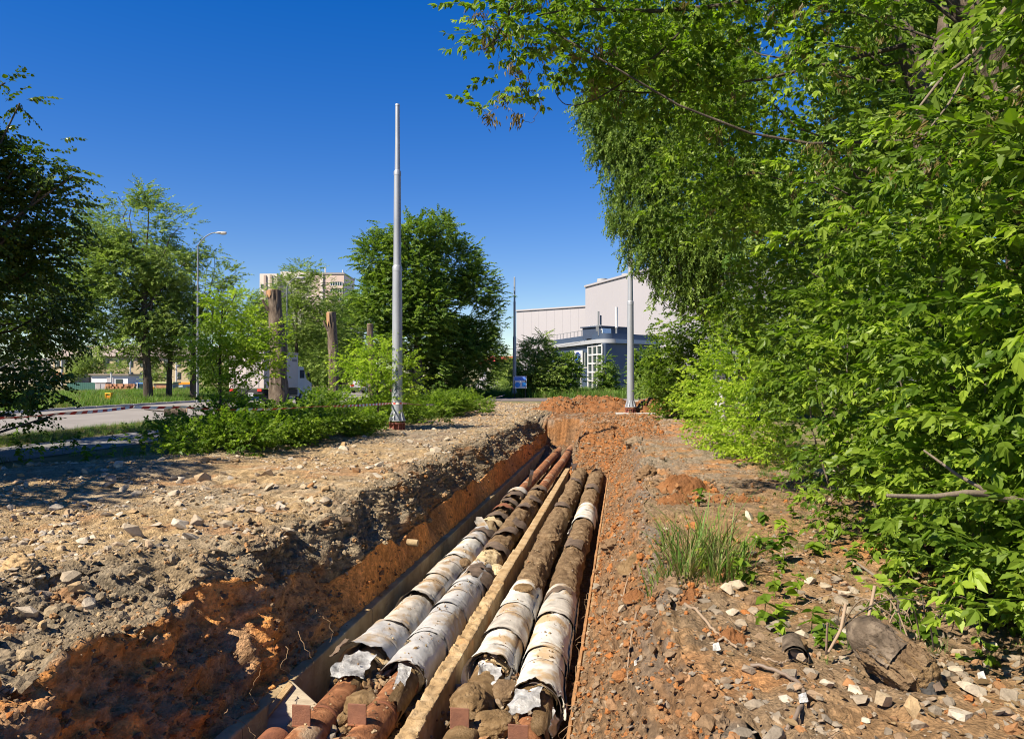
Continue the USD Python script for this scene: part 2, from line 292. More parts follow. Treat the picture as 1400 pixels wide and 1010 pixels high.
# ---------------------------------------------------------------- what lies in the trench
m_conc = mat_noise('channel_concrete', [(.3, (.20, .14, .075)), (.5, (.29, .215, .12)), (.7, (.36, .29, .18))], 3.5, .92, .5, 30, 8, .2, spots=(1.6, .6, (.20, .13, .07)))
m_conc2 = mat_noise('divider_concrete', [(.3, (.21, .135, .065)), (.5, (.33, .225, .115)), (.7, (.42, .315, .19))], 5, .92, .7, 40, 8, .2, spots=(2.2, .62, (.42, .22, .09)))
m_rust = mat_noise('rusty_steel', [(.3, (.075, .032, .017)), (.5, (.22, .09, .038)), (.68, (.36, .17, .08))], 7, .9, .9, 45, 9, .2, spots=(2.6, .55, (.33, .235, .15)), distort=.8)
m_rust2 = mat_noise('dark_rust', [(.3, (.12, .045, .025)), (.7, (.22, .085, .04))], 9, .85, .4, 70, 8, .25)
m_wool = mat_noise('brown_wool', [(.25, (.075, .05, .03)), (.5, (.175, .115, .065)), (.75, (.29, .21, .125))], 9, 1.0, 1.0, 55, 9, .05, stretch=(1, 1, 1), dist=.03)
m_wooly = mat_noise('yellow_wool', [(.25, (.36, .25, .12)), (.7, (.62, .50, .32))], 10, 1.0, .9, 70, 9, .05, dist=.03)
m_felt = mat_noise('roofing_felt', [(.3, (.06, .043, .03)), (.7, (.17, .12, .085))], 7, .8, .6, 60, 6, .25)
m_clad = [mat_noise(f'cladding_{k}', st, 3.2, .72, .35, 24, 7, .35, spots=sp, distort=.6) for k, (st, sp) in enumerate([
    ([(.28, (0.185, 0.168, 0.143)), (.48, (0.370, 0.336, 0.286)), (.7, (0.487, 0.445, 0.386))], (2.6, .50, (0.302, 0.210, 0.118))),
    ([(.28, (0.218, 0.214, 0.214)), (.48, (0.319, 0.311, 0.302)), (.7, (0.437, 0.420, 0.395))], (2.0, .52, (0.286, 0.218, 0.143))),
    ([(.28, (0.302, 0.277, 0.235)), (.48, (0.470, 0.445, 0.395)), (.7, (0.554, 0.529, 0.487))], (2.2, .50, (0.386, 0.277, 0.160)))])]
m_foil = mat_noise('torn_foil', [(.32, (.14, .13, .12)), (.5, (.38, .37, .35)), (.68, (.58, .57, .55))], 6, .45, 1.0, 22, 7, .5, .25)
m_wire = mat_plain('tie_wire_steel', (.10, .075, .06), .7)
m_mud = mat_noise('dried_mud', [(.28, (.10, .062, .03)), (.5, (.20, .128, .062)), (.7, (.29, .20, .11))], 9, .95, 1.0, 55, 9, .1, dist=.03)
m_board = mat_noise('grey_board', [(.3, (.20, .16, .11)), (.7, (.40, .34, .25))], 3, .85, .3, 30, 6, .2, stretch=(1, 1, 6))

def sweep(u0, u1, v, z, prof, nth=44, dn=.022, seed=0, th0=0.0, th1=2 * np.pi, bow=0.0):
    """closed or open shell round an axis along the trench; prof(u, th) gives the radius; th=0 is +v, pi/2 is up"""
    nu = max(6, int((u1 - u0) / dn)); u = np.linspace(u0, u1, nu); th = np.linspace(th0, th1, nth)
    UU, TH = np.meshgrid(u, th, indexing='ij'); r = prof(UU, TH)
    vv, zz = (v.off(u)[0][:, None] + v.v, v.off(u)[1][:, None] + z) if hasattr(v, 'off') else (v, z)
    return W(UU, vv + r * np.cos(TH), zz + r * np.sin(TH)).reshape(-1, 3), grid_faces(nu, nth)[:, ::-1]
def nz(U_, T_, f, g, seed, o=3): return meshkit.fbm(np.stack([U_ * f, np.cos(T_) * g, np.sin(T_) * g], -1) + seed * 3.1, o, seed) - .5
RI = .185
class Pipe:
    def off(s, u): return .085 * n1(u, .22, s.seed * 7 + 1) + .03 * n1(u, .7, s.seed * 7 + 3), .05 * n1(u, .25, s.seed * 7 + 2)
    def __init__(s, v, z, label, seed):
        s.v, s.z, s.seed = v, z, seed; s.t = thing('insulated_pipe', label, 'pipe', (0, 0, 0)); s.k = 0
    def steel(s, u0, u1, r=.137, mat=None):
        m = sweep(u0, u1, s, s.z - .02, lambda U_, T_: r + .006 * nz(U_, T_, 3, 2, s.seed) + .004 * np.abs(nz(U_, T_, 14, 9, s.seed + 5)), 30, .05); return obj('steel_pipe', m, mat or m_rust, s.t, smooth=True)
    def weld(s, u, r=.137):
        obj('weld_seam', sweep(u - .02, u + .02, s, s.z - .02, lambda U_, T_: r + .003 + .006 * np.cos((U_ - u) / .02 * 1.5) , 30, .006), m_rust2, s.t, smooth=True)
    def wool(s, u0, u1, mat=None, amp=1.0, r=RI):
        s.k += 1; sd = s.seed * 10 + s.k; nb = R(sd)
        bands = np.sort(nb.uniform(u0, u1, int((u1 - u0) / .3)))
        def pr(U_, T_):
            sag = sum(-.012 * np.exp(-((U_ - b) / .03) ** 2) for b in bands)
            return r + amp * (.085 * nz(U_, T_, 1.6, 1.2, sd) + .07 * nz(U_, T_, 5, 3.5, sd + 1) + .06 * np.abs(nz(U_, T_, 13, 8, sd + 2))) + sag
        return obj('insulation_wool', sweep(u0, u1, s, s.z, pr, 54, .02, sd), mat or m_wool, s.t, smooth=True)
    def clad(s, u0, u1, mi, r=RI + .012, seam=.9, flare=.0, torn=0.0, lift=.0):
        s.k += 1; sd = s.seed * 10 + s.k; nu = max(10, int((u1 - u0) / .022)); nth = 64
        u = np.linspace(0, 1, nu); th = np.linspace(seam, seam + 2 * np.pi + .35, nth); UU, TH = np.meshgrid(u, th, indexing='ij')
        ua = u0 + UU * (u1 - u0); tt = (TH - seam) / (2 * np.pi + .35)
        ragged = torn * (.5 + nz(TH * 1.3, TH, 2.1, 1.5, sd)) * (1 - UU) ** 2 * 1.2
        ua = ua + ragged
        r_ = r + .004 + .012 * tt + lift * ss(.86, 1, tt) + flare * (1 - UU) ** 3 + .010 * (1 - UU) + .034 * nz(ua, TH, 1.3, 1.0, sd, 2) + .022 * nz(ua, TH, 5, 2.4, sd + 3) + .010 * np.abs(nz(ua, TH, 12, 5, sd + 4))
        wr = [u0 + R(sd).uniform(.08, .2)] + ([u0 + (u1 - u0) * R(sd + 1).uniform(.45, .75)] if sd % 3 else [])
        for w_ in wr: r_ += -.013 * np.exp(-((ua - w_) / .014) ** 2)
        ov, oz = s.off(ua.ravel()); ov, oz = s.v + ov.reshape(ua.shape), s.z + oz.reshape(ua.shape)
        v_ = W(ua, ov + r_ * np.cos(TH), oz + r_ * np.sin(TH)).reshape(-1, 3); f = grid_faces(nu, nth)[:, ::-1]
        # a second skin gives the sheet its thickness
        vi = W(ua, ov + (r_ - .004) * np.cos(TH), oz + (r_ - .004) * np.sin(TH)).reshape(-1, 3)
        p = obj('cladding_sheet', cat([(v_, f), (vi, f[:, ::-1])]), m_clad[mi], s.t, smooth=True)
        for uu in wr:
            obj('tie_wire', tubering(uu, s.v + s.off(np.array([uu]))[0][0], s.z + s.off(np.array([uu]))[1][0], r + .012, .0036, sd + int(uu * 10)), m_wire, s.t, smooth=True)
        return p
def tubering(u, v, z, r, rad, seed):
    th = np.linspace(0, 2 * np.pi, 40); w = n1(th, 1.1, seed) * .07
    return tube(W(u + w, v + (r + .006 * n1(th, 2, seed + 1)) * np.cos(th), z + (r + .006 * n1(th, 2, seed + 1)) * np.sin(th)), rad, 5, cap=False)
def sheet(pts, mat, name, parent, seed=0, n=16, crumple=.03, **tags):
    """a torn piece of sheet between four corners (ring order), crumpled and doubled for thickness"""
    a, b, c_, d = [np.asarray(x, float) for x in pts]; s = np.linspace(0, 1, n)[:, None, None]; t = np.linspace(0, 1, n)[None, :, None]
    q = (a * (1 - s) + d * s) * (1 - t) + (b * (1 - s) + c_ * s) * t
    ctr = q.mean((0, 1)); e = np.maximum(np.abs(s - .5), np.abs(t - .5)) * 2
    q = q + (ctr - q) * (.75 * meshkit.noise(q * 8, seed + 5)[..., None] * np.clip((e - .45) / .55, 0, 1) ** 2)
    nrm = np.cross(b - a, d - a); nrm /= np.linalg.norm(nrm)
    q = q + nrm * ((meshkit.fbm(q * 9, 3, seed) - .5) * 2 * crumple + (meshkit.noise(q * 23, seed + 1) - .5) * crumple * .9)[..., None]
    v = q.reshape(-1, 3); f = grid_faces(n, n)
    return obj(name, cat([(v, f), (v - nrm * .003, f[:, ::-1])]), mat, parent, smooth=True, **tags)
def sv(u, v, z): return W(u, v, z)
ZA = -1.11
p1 = Pipe(-2.44, ZA, 'leftmost pipe, half wrapped in stained grey sheets, bare rusty steel at both ends', 1)
p1.steel(3.0, 6.9); p1.weld(5.75); p1.steel(16.9, 28.9, .13)
ends = [6.62, 7.55, 8.5, 9.5, 10.5, 11.6, 12.7]
for k in range(6): p1.clad(ends[k], ends[k + 1] + .1, [1, 0, 0, 0, 2, 1][k], flare=[.07, .02, .05, .01, .02, .02][k], torn=[.22, .05, .12, .02, .05, .1][k], lift=[.05, .0, .02, 0, 0, 0][k], seam=[2.0, .8, .3, 2.2, .5, 1.][k])
p1.wool(6.75, 12.8, m_wooly, .4, RI - .02); p1.wool(12.6, 17.4, None, 1.25, RI - .01)
p2 = Pipe(-2.0, ZA, 'second pipe from the left, cleanly wrapped in grey sheets with a long lapped seam', 2)
p2.steel(3.0, 6.9); p2.weld(5.9); p2.steel(17.2, 28.9, .13)
ends = [6.4, 7.35, 8.3, 9.2, 10.2]
for k in range(4): p2.clad(ends[k], ends[k + 1] + .1, [1, 1, 1, 1][k], flare=[.015, .01, .01, .01][k], torn=[.2, .03, .02, .04][k], lift=.012, seam=.62)
p2.wool(6.6, 10.1, m_wooly, .3, RI - .02); p2.wool(10.0, 11.1, m_wooly, .8); p2.wool(11.0, 17.7, None, .9)
p3 = Pipe(-1.24, ZA, 'pipe right of the concrete divider, brown wool beyond a few white sheets', 3)
p3.steel(3.0, 7.1); p3.steel(20.3, 22.5, .13)
ends = [6.65, 7.5, 8.4, 9.35]
for k in range(3): p3.clad(ends[k], ends[k + 1] + .1, [2, 0, 2][k], flare=[.045, .015, .01][k], torn=[.2, .05, .06][k], lift=.01, seam=[.2, 2.4, .1][k])
p3.wool(6.8, 9.3, m_wooly, .3, RI - .02); p3.wool(9.2, 21.2, None, .9)
p4 = Pipe(-.74, ZA, 'rightmost pipe, bright white sheets near the camera and a second white band further on', 4)
p4.steel(3.0, 6.6); p4.weld(5.3); p4.steel(20.3, 22.5, .13)
ends = [6.05, 7.05, 8.1, 9.2]
for k in range(3): p4.clad(ends[k], ends[k + 1] + .1, [2, 2, 0][k], flare=[.03, .01, .01][k], torn=[.3, .06, .05][k], lift=.01, seam=-.15)
p4.wool(6.3, 9.1, m_wooly, .3, RI - .02); p4.wool(9.1, 13.7, None, .8); p4.wool(13.5, 15.4, m_wooly, .3, RI - .02); p4.wool(15.2, 21.2, None, .8)
p4.clad(13.6, 14.5, 2, seam=2.5, torn=.05); p4.clad(14.4, 15.3, 2, seam=.3, torn=.05)
# felt patches and torn flaps that belong to the wrapping
def patch(pipe, u0, u1, t0, t1, r, mat, name='felt_patch', seed=0, hang=0.0):
    def pr(U_, T_): return r + .012 * nz(U_, T_, 6, 4, seed) + hang * ss(t0 + .7 * (t1 - t0), t0, T_) * .5
    nu, nth = 16, 26; u = np.linspace(0, 1, nu); th = np.linspace(t0, t1, nth); UU, TH = np.meshgrid(u, th, indexing='ij')
    ua = u0 + (u1 - u0) * UU + (.28 * np.sin(seed * 2.1) * (TH - t0) / (t1 - t0)) + .22 * (meshkit.noise(np.stack([TH * 3, UU * 2, 0 * UU], -1), seed) - .5); r_ = pr(ua, TH)
    ov, oz = pipe.off(ua.ravel()); ov, oz = pipe.v + ov.reshape(ua.shape), pipe.z + oz.reshape(ua.shape); v = W(ua, ov + r_ * np.cos(TH), oz + r_ * np.sin(TH)).reshape(-1, 3); f = grid_faces(nu, nth)[:, ::-1]
    vi = W(ua, ov + (r_ - .004) * np.cos(TH), oz + (r_ - .004) * np.sin(TH)).reshape(-1, 3)
    obj(name, cat([(v, f), (vi, f[:, ::-1])]), mat, pipe.t, smooth=True)
patch(p2, 9.35, 9.75, -.5, 1.9, RI + .045, m_felt, seed=1, hang=.2); patch(p2, 10.05, 10.2, 0, 2.8, RI + .05, m_felt, seed=2)
for k, (u, w, a, b) in enumerate([(11.0, .35, .2, 2.4), (12.3, .35, .6, 2.4), (13.1, .4, 0, 1.4), (14.5, .35, .9, 2.9), (15.9, .4, -.3, 1.6), (17.0, .3, .5, 2.6)]): patch(p2, u, u + w, a, b, RI + .03, m_felt, seed=10 + k, hang=.12)
for k, (u, w, a, b) in enumerate([(12.1, .3, 0, 2.8), (12.9, .3, .2, 2.4), (13.7, .35, -.2, 2.6), (14.4, .3, .3, 3.0), (15.1, .3, 0, 2.2), (15.9, .45, .5, 3.0), (16.6, .4, .2, 2.6)]): patch(p1, u, u + w, a, b, RI + .04, [m_felt, m_wooly, m_felt, m_rust2, m_felt, m_felt, m_clad[0]][k], seed=30 + k, hang=.15)
for k, (u, w, a, b) in enumerate([(9.05, .22, .9, 2.6), (11.3, .5, .9, 2.3), (17.2, .6, .4, 2.2)]): patch(p4, u, u + w, a, b, RI + .035, m_felt, seed=50 + k)
for k, (u, w, a, b) in enumerate([(14.8, .4, .6, 2.3), (18.3, .4, .2, 2.0)]): patch(p3, u, u + w, a, b, RI + .03, m_felt, seed=60 + k)
for pp, u0_, u1_, a_, b_, r_, sd_ in ((p3, 4.9, 5.75, .5, 2.9, .150, 71), (p3, 5.6, 6.75, .1, 3.0, .160, 72), (p4, 5.45, 6.2, .0, 1.5, .152, 73), (p4, 4.7, 5.3, .8, 2.9, .148, 74), (p2, 5.9, 6.5, -.3, 1.2, .152, 75), (p1, 6.1, 6.7, -.4, 1.1, .150, 76), (p2, 4.9, 5.3, 1.2, 2.9, .147, 77)): patch(pp, u0_, u1_, a_, b_, r_, m_mud, 'mud_crust', sd_)
# crumpled foil at the torn ends
sheet([sv(6.1, -2.62, -.95), sv(6.75, -2.66, -.9), sv(6.75, -2.25, -.90), sv(6.2, -2.2, -.97)], m_foil, 'torn_sheet_end', p1.t, 1, crumple=.05)
sheet([sv(6.6, -2.78, -.98), sv(7.0, -2.7, -.86), sv(6.95, -2.6, -.82), sv(6.5, -2.68, -.92)], m_felt, 'torn_sheet_end', p1.t, 2, crumple=.02)
sheet([sv(6.05, -1.99, -1.02), sv(6.5, -2.02, -.88), sv(6.5, -1.87, -.9), sv(6.1, -1.86, -1.1)], m_foil, 'torn_sheet_end', p2.t, 3, crumple=.03)
sheet([sv(6.25, -1.3, -1.0), sv(6.75, -1.36, -.91), sv(6.7, -1.06, -.92), sv(6.3, -1.05, -1.05)], m_foil, 'torn_sheet_end', p3.t, 4, crumple=.06)
sheet([sv(6.4, -1.06, -.98), sv(6.9, -1.03, -.96), sv(6.9, -1.0, -1.25), sv(6.35, -1.02, -1.3)], m_clad[2], 'torn_sheet_end', p3.t, 5, crumple=.02)
sheet([sv(5.65, -.98, -1.0), sv(6.2, -.93, -.9), sv(6.2, -.62, -.88), sv(5.85, -.60, -.93)], m_foil, 'torn_sheet_end', p4.t, 6, crumple=.05)
sheet([sv(5.6, -.58, -1.0), sv(6.1, -.56, -.95), sv(6.1, -.54, -1.25), sv(5.7, -.55, -1.2)], m_foil, 'torn_sheet_end', p4.t, 7, crumple=.05)
sheet([sv(13.1, -1.02, -1.12), sv(14.2, -.92, -1.0), sv(14.2, -.9, -1.2), sv(13.2, -.95, -1.25)], m_clad[2], 'hanging_sheet', p4.t, 8, crumple=.03)
sheet([sv(12.5, -2.32, -1.1), sv(12.75, -2.28, -.9), sv(12.95, -2.5, -.74), sv(12.6, -2.62, -.80)], m_clad[0], 'bent_box_flap', p1.t, 9, crumple=.01)
sheet([sv(12.45, -2.2, -1.2), sv(12.5, -2.36, -.78), sv(12.62, -2.22, -.74), sv(12.7, -2.12, -1.0)], m_wooly, 'bent_box_flap', p1.t, 10, crumple=.01)
# upright leaf of white sheet where the two left pipes go bare, and two at the buried ends
sheet([sv(17.5, -2.3, -1.05), sv(17.7, -2.18, -1.0), sv(17.75, -2.12, -.50), sv(17.6, -2.2, -.42)], m_clad[1], 'upright_sheet_scrap', None, 11, crumple=.02, label='narrow grey sheet scrap standing upright between the two left pipes', cat='scrap')
sheet([sv(20.5, -1.42, -1.0), sv(21.0, -1.3, -.95), sv(20.9, -1.25, -.72), sv(20.6, -1.46, -.68)], m_foil, 'sheet_scrap', None, 12, crumple=.02, label='white scrap at the far end of the pipe right of the divider', cat='scrap')
sheet([sv(20.2, -1.0, -.95), sv(20.9, -.9, -.9), sv(20.9, -.72, -.75), sv(20.3, -.85, -.72)], m_foil, 'sheet_scrap', None, 13, crumple=.02, label='white scrap draped over the far end of the rightmost pipe', cat='scrap')
# sliding supports: rusty plates standing on the bare pipes
m_plate = mat_noise('plate_rust', [(.3, (.13, .06, .04)), (.7, (.22, .10, .06))], 10, .85, .4, 70, 7, .25)
for pipe, u, dv, lab in ((p1, 5.42, -.02, 'rusty square plate standing on the leftmost bare pipe'), (p2, 5.5, -.04, 'rusty square plate standing on the second bare pipe'), (p3, 5.55, .0, 'rusty plate standing on the muddy pipe right of the divider'), (p4, 5.35, -.02, 'rusty plate at the near end of the rightmost pipe')):
    t = thing('support_plate', lab, 'steel plate', W(u, pipe.v + dv, pipe.z + .105), -AL)
    obj('plate', box(.15, .012, .17, (0, 0, .085), 0, .003), m_plate, t); obj('weld_bead', box(.15, .03, .018, (0, 0, .008), 0, .006), m_rust2, t)
# short open-ended pipe stub left of the first pipe
t = thing('pipe_stub', 'short rusty pipe with an open dark end lying by the leftmost pipe', 'pipe')
u_ = np.linspace(4.55, 5.35, 10)
st = [tube(W(u_, -2.63 + 0 * u_, -1.12 + 0 * u_), .137, 28, cap=False), tube(W(u_, -2.63 + 0 * u_, -1.12 + 0 * u_), .127, 28, cap=False)]; st[1].invert()
obj('steel_pipe', cat(st), m_rust2, t, smooth=30)
# ---- concrete channel: outer walls and the divider, block by block
def block(u0, u1, v0, v1, z0, z1, seed, amp=.008, rub=0.0):
    n = max(4, int((u1 - u0) / .022))
    u = np.linspace(u0, u1, n); q = [(v0, z0), (v0, (z0 + z1) / 2), (v0, z1 - .012), (v0 + .012, z1), (v0 * .8 + v1 * .2, z1), (v0 * .64 + v1 * .36, z1), (v0 * .5 + v1 * .5, z1), (v0 * .36 + v1 * .64, z1), (v0 * .2 + v1 * .8, z1), (v1 - .012, z1), (v1, z1 - .012), (v1, (z0 + z1) / 2), (v1, z0)]
    VV = np.array([a for a, b in q])[None, :] + 0 * u[:, None]; ZZ = np.array([b for a, b in q])[None, :] + 0 * u[:, None]; UU = u[:, None] + 0 * VV
    p = np.stack([UU, VV, ZZ], -1); d = (meshkit.fbm(p * 4, 3, seed) - .5) * 2 * amp; d2 = (np.abs(2 * meshkit.noise(p * 13, seed + 3) - 1) * .7 + np.abs(2 * meshkit.noise(p * 31, seed + 4) - 1) * .4 - .3) * (rub + .006)
    top = np.isin(np.arange(len(q)), (3, 4, 5, 6, 7, 8, 9))[None, :]; mid = np.array([-1, -1, -1, -.4, -.2, 0, 0, 0, .2, .4, 1, 1, 1])[None, :]
    pw = W(UU, VV + d * mid + d2 * mid * .5, ZZ + (d + d2) * top); nq = len(q); v = pw.reshape(-1, 3); f = grid_faces(n, nq)[:, ::-1]
    e0 = [[0, k, k + 1] for k in range(1, nq - 1)]; o = (n - 1) * nq; e1 = [[o, o + k + 1, o + k] for k in range(1, nq - 1)]
    f = np.vstack([f, e0, e1]); m = trimesh.Trimesh(v, f, process=False); m.fix_normals(); return m
t = thing('channel_wall', 'long low concrete channel wall under the clay face on the left', 'concrete wall')
for k in range(9): obj('wall_slab', block(2.4 + 3 * k, 5.385 + 3 * k, -3.06, -2.93, ZFLOOR - .1, ZTOP - .004 * (k % 3), 200 + k), m_conc, t, smooth=40)
t = thing('channel_divider', 'pale concrete divider running between the two pairs of pipes', 'concrete beam')
for k, (a, b, w, rub, z1) in enumerate([(4.9, 5.72, .085, .05, -1.03), (5.73, 9.6, .075, .06, -1.02), (9.61, 11.4, .075, .012, -1.0), (11.41, 14.9, .073, .004, -1.03), (14.91, 18.4, .073, .004, -1.02), (18.41, 21.9, .073, .006, -1.03)]):
    obj('divider_block', block(a, b, -1.63 - w, -1.63 + w, ZFLOOR - .1, z1, 230 + k, .008, rub), m_conc2, t, smooth=40)
m_edge = mat_noise('edge_boards', [(.3, (.20, .10, .045)), (.55, (.32, .17, .075)), (.75, (.42, .28, .15))], 4, .95, .5, 30, 7, .1)
t = thing('channel_edge', 'thin edge of the right channel wall under the orange bank', 'concrete wall')
for k in range(6): obj('edge_slab', block(3.6 + 3 * k, 6.585 + 3 * k, -.428, -.392, ZFLOOR - .1, ZTOP + .03, 260 + k, .012), m_edge, t, smooth=40)
# ---- clods of mud and wool waste round the bare pipes
def lump(p, size, seed, stretch=(1, 1, .7), sub=4, rough=.25):
    m = trimesh.creation.icosphere(sub, 1.0); v = m.vertices.copy(); s = np.asarray(stretch)
    d = 1 + rough * 1.6 * (meshkit.fbm(v * 1.3 + seed * 5.3, 3, seed) - .5) + rough * .5 * (np.abs(2 * meshkit.noise(v * 4 + seed, seed + 1) - 1) - .4) + rough * .18 * (np.abs(2 * meshkit.noise(v * 10 + seed, seed + 2) - 1) - .4)
    return trimesh.Trimesh(v * d[:, None] * s * size + np.asarray(p), m.faces, process=False)
mud = [((6.0, -1.26, -1.0), .17, (.9, 1.5, .75), 'cracked brown mud caked over the pipe right of the divider'), ((5.72, -1.02, -1.03), .15, (1.2, 1, .7), 'rounded cracked clod wedged between the two right pipes'),
       ((6.05, -2.2, -1.12), .16, (1.1, 1.3, .8), 'crumbly brown clod between the two left bare pipes'), ((6.15, -.76, -.985), .10, (1.2, 2.0, .6), 'thin mud crust on the rightmost bare pipe'), ((6.35, -1.02, -1.05), .13, (1.1, 1.2, .8), 'tangle of shredded wool between the two right pipes'),
       ((10.35, -1.78, -1.05), .10, (1.1, 2.2, .8), 'yellowish wool waste lying against the divider'), ((9.05, -1.22, -.91), .09, (1.3, 1.8, .4), 'brown dirt lying on a white sheet right of the divider'), ((12.0, -1.2, -.93), .14, (1.4, 1.4, .8), 'bulging wad of brown wool on the pipe right of the divider'),
       ((10.4, -2.25, -.98), .09, (1, 1.4, .8), 'orange wad of wool between the two left wrapped pipes'), ((4.9, -1.0, -1.1), .2, (1.3, 1.2, .7), 'dark clod in front of the right pair of pipes'), ((5.5, -2.78, -1.3), .15, (1, 1.5, .8), 'grey lump of rubble under the leaning board')]
for k, ((u, v, z), s, st_, lab) in enumerate(mud):
    obj('mud_clod', lump(W(u, v, z), s, 300 + k, st_), m_wooly if 'yellow' in lab else (m_wool if 'wool' in lab else m_mud), None, smooth=True, label=lab, cat='clod')
# leaning board at the lower left
t = thing('leaning_board', 'broken grey board leaning in the trench at the lower left', 'board')
bb = box(.42, .02, .52, (0, 0, .2), 0, .004); bb.apply_transform(trimesh.transformations.euler_matrix(-.5, .55, -.35)); bb.apply_translation(W(5.75, -2.86, -1.35)); obj('board', bb, m_board, t)
b2_ = box(.05, .035, .5, (-.2, -.03, .2), 0, .004); b2_.apply_transform(trimesh.transformations.euler_matrix(-.5, .55, -.35)); b2_.apply_translation(W(5.75, -2.86, -1.35)); obj('batten', b2_, m_conc2, t)
t = None
# ---------------------------------------------------------------- steel trolley poles
m_galv = mat_noise('galvanised_steel', [(.3, (.24, .255, .28)), (.7, (.34, .36, .39))], 2.2, .5, .12, 60, 6, .5, .35, stretch=(1, 1, .3), spots=(4, .66, (.30, .27, .24)))
m_galv2 = mat_plain('galvanised_collar', (.40, .42, .45), .5, .4)
m_redrust = mat_noise('flange_rust', [(.3, (.16, .055, .04)), (.7, (.30, .12, .09))], 9, .85, .4, 60, 6, .2)
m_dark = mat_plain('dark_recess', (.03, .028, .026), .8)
m_graf = mat_plain('graffiti_ink', (.05, .075, .085), .6)
m_tapew = mat_plain('tape_white', (.72, .68, .64), .5); m_taper = mat_plain('tape_red', (.52, .06, .05), .5)
def make_pole(label, loc, rz=0.0):
    t = thing('steel_pole', label, 'pole', loc, rz, None)
    obj('lower_tube', tube([[0, 0, .42], [0, 0, 5.05]], [.165, .142], 28), m_galv, t, smooth=40)
    obj('middle_tube', tube([[0, 0, 5.0], [0, 0, 7.95]], [.118, .105], 24), m_galv, t, smooth=40)
    obj('upper_tube', tube([[0, 0, 7.9], [0, 0, 10.0]], [.082, .068], 20), m_galv, t, smooth=40)
    obj('joint_collar', tube([[0, 0, 4.9], [0, 0, 5.04], [0, 0, 5.08]], [.147, .147, .122], 24), m_galv, t, smooth=40)
    obj('joint_collar', tube([[0, 0, 7.84], [0, 0, 7.96], [0, 0, 8.0]], [.110, .110, .086], 24), m_galv, t, smooth=40)
    obj('cap', tube([[0, 0, 9.98], [0, 0, 10.03], [0, 0, 10.05]], [.074, .072, .03], 16), m_galv2, t, smooth=40)
    obj('base_sleeve', tube([[0, 0, .36], [0, 0, .50]], [.185, .17], 28), m_galv, t, smooth=40)
    obj('upper_flange', cyl(.26, .03, (0, 0, .335), 24), m_galv2, t, smooth=40)
    obj('lower_flange', cyl(.25, .03, (0, 0, .255), 24), m_redrust, t, smooth=40)
    obj('anchor_sleeve', tube([[0, 0, -.15], [0, 0, .255]], [.175, .17], 24), m_redrust, t, smooth=40)
    for k in range(10):
        a = 2 * np.pi * k / 10; ca, sa = np.cos(a), np.sin(a)
        g = trimesh.creation.extrude_polygon(__import__('shapely').Polygon([(.16, 0), (.25, 0), (.172, .26), (.16, .26)]), .012, engine='earcut')
        g.apply_translation((0, 0, -.006)); g.apply_transform(trimesh.transformations.rotation_matrix(np.pi / 2, (1, 0, 0))); g.apply_transform(trimesh.transformations.rotation_matrix(a, (0, 0, 1))); g.apply_translation((0, 0, .366))
        obj('gusset_plate', g, m_galv2, t)
        g2 = box(.075, .012, .22, (.205, 0, .14)); g2.apply_transform(trimesh.transformations.rotation_matrix(a, (0, 0, 1))); obj('lower_gusset', g2, m_redrust, t)
        b = cyl(.014, .14, (.222 * np.cos(a + .31), .222 * np.sin(a + .31), .235), 8); obj('bolt', b, m_rust2, t)
    return t
g0 = PX(543, 590, 22.6); pole0 = make_pole('nearest grey stepped steel pole, standing left of the trench with dark graffiti on its shaft', (g0[0], g0[1], 0.0))
g2 = PX(862, 566, 33.0); dup(pole0, (g2[0], g2[1], -.02), 1.1, 'grey steel pole at the far end of the trench, its top hidden in the birch')
g3 = PX(703.5, 543, 58.5); dup(pole0, (g3[0], g3[1], 0), .4, 'most distant grey steel pole, thin against the sky beside the far shrubs', scale=(.9, .9, .95))
# graffiti: loose loops of ink on the shaft facing the camera
def on_pole(th, z, r): return np.stack([g0[0] + r * np.cos(th), g0[1] + r * np.sin(th), z], -1)
gt = thing('graffiti', 'dark scribbled graffiti tag on the nearest steel pole', 'graffiti')
rg = R(9)
for k in range(16):
    zc = 1.0 + .058 * k; s = np.linspace(0, 1, 16); w = .5 * (1 - k / 20)
    th = -np.pi / 2 + w * (rg.uniform(-.9, .3) + 1.2 * s * rg.uniform(.3, 1)) + .2 * np.sin(s * 9 + k); z = zc + .05 * np.sin(s * rg.uniform(3, 8) + k) + .06 * s * rg.uniform(-1, 1)
    obj('stroke', tube(on_pole(th, z, .162 - .005 * (z - 1) + .0), .011, 5), m_graf, gt)
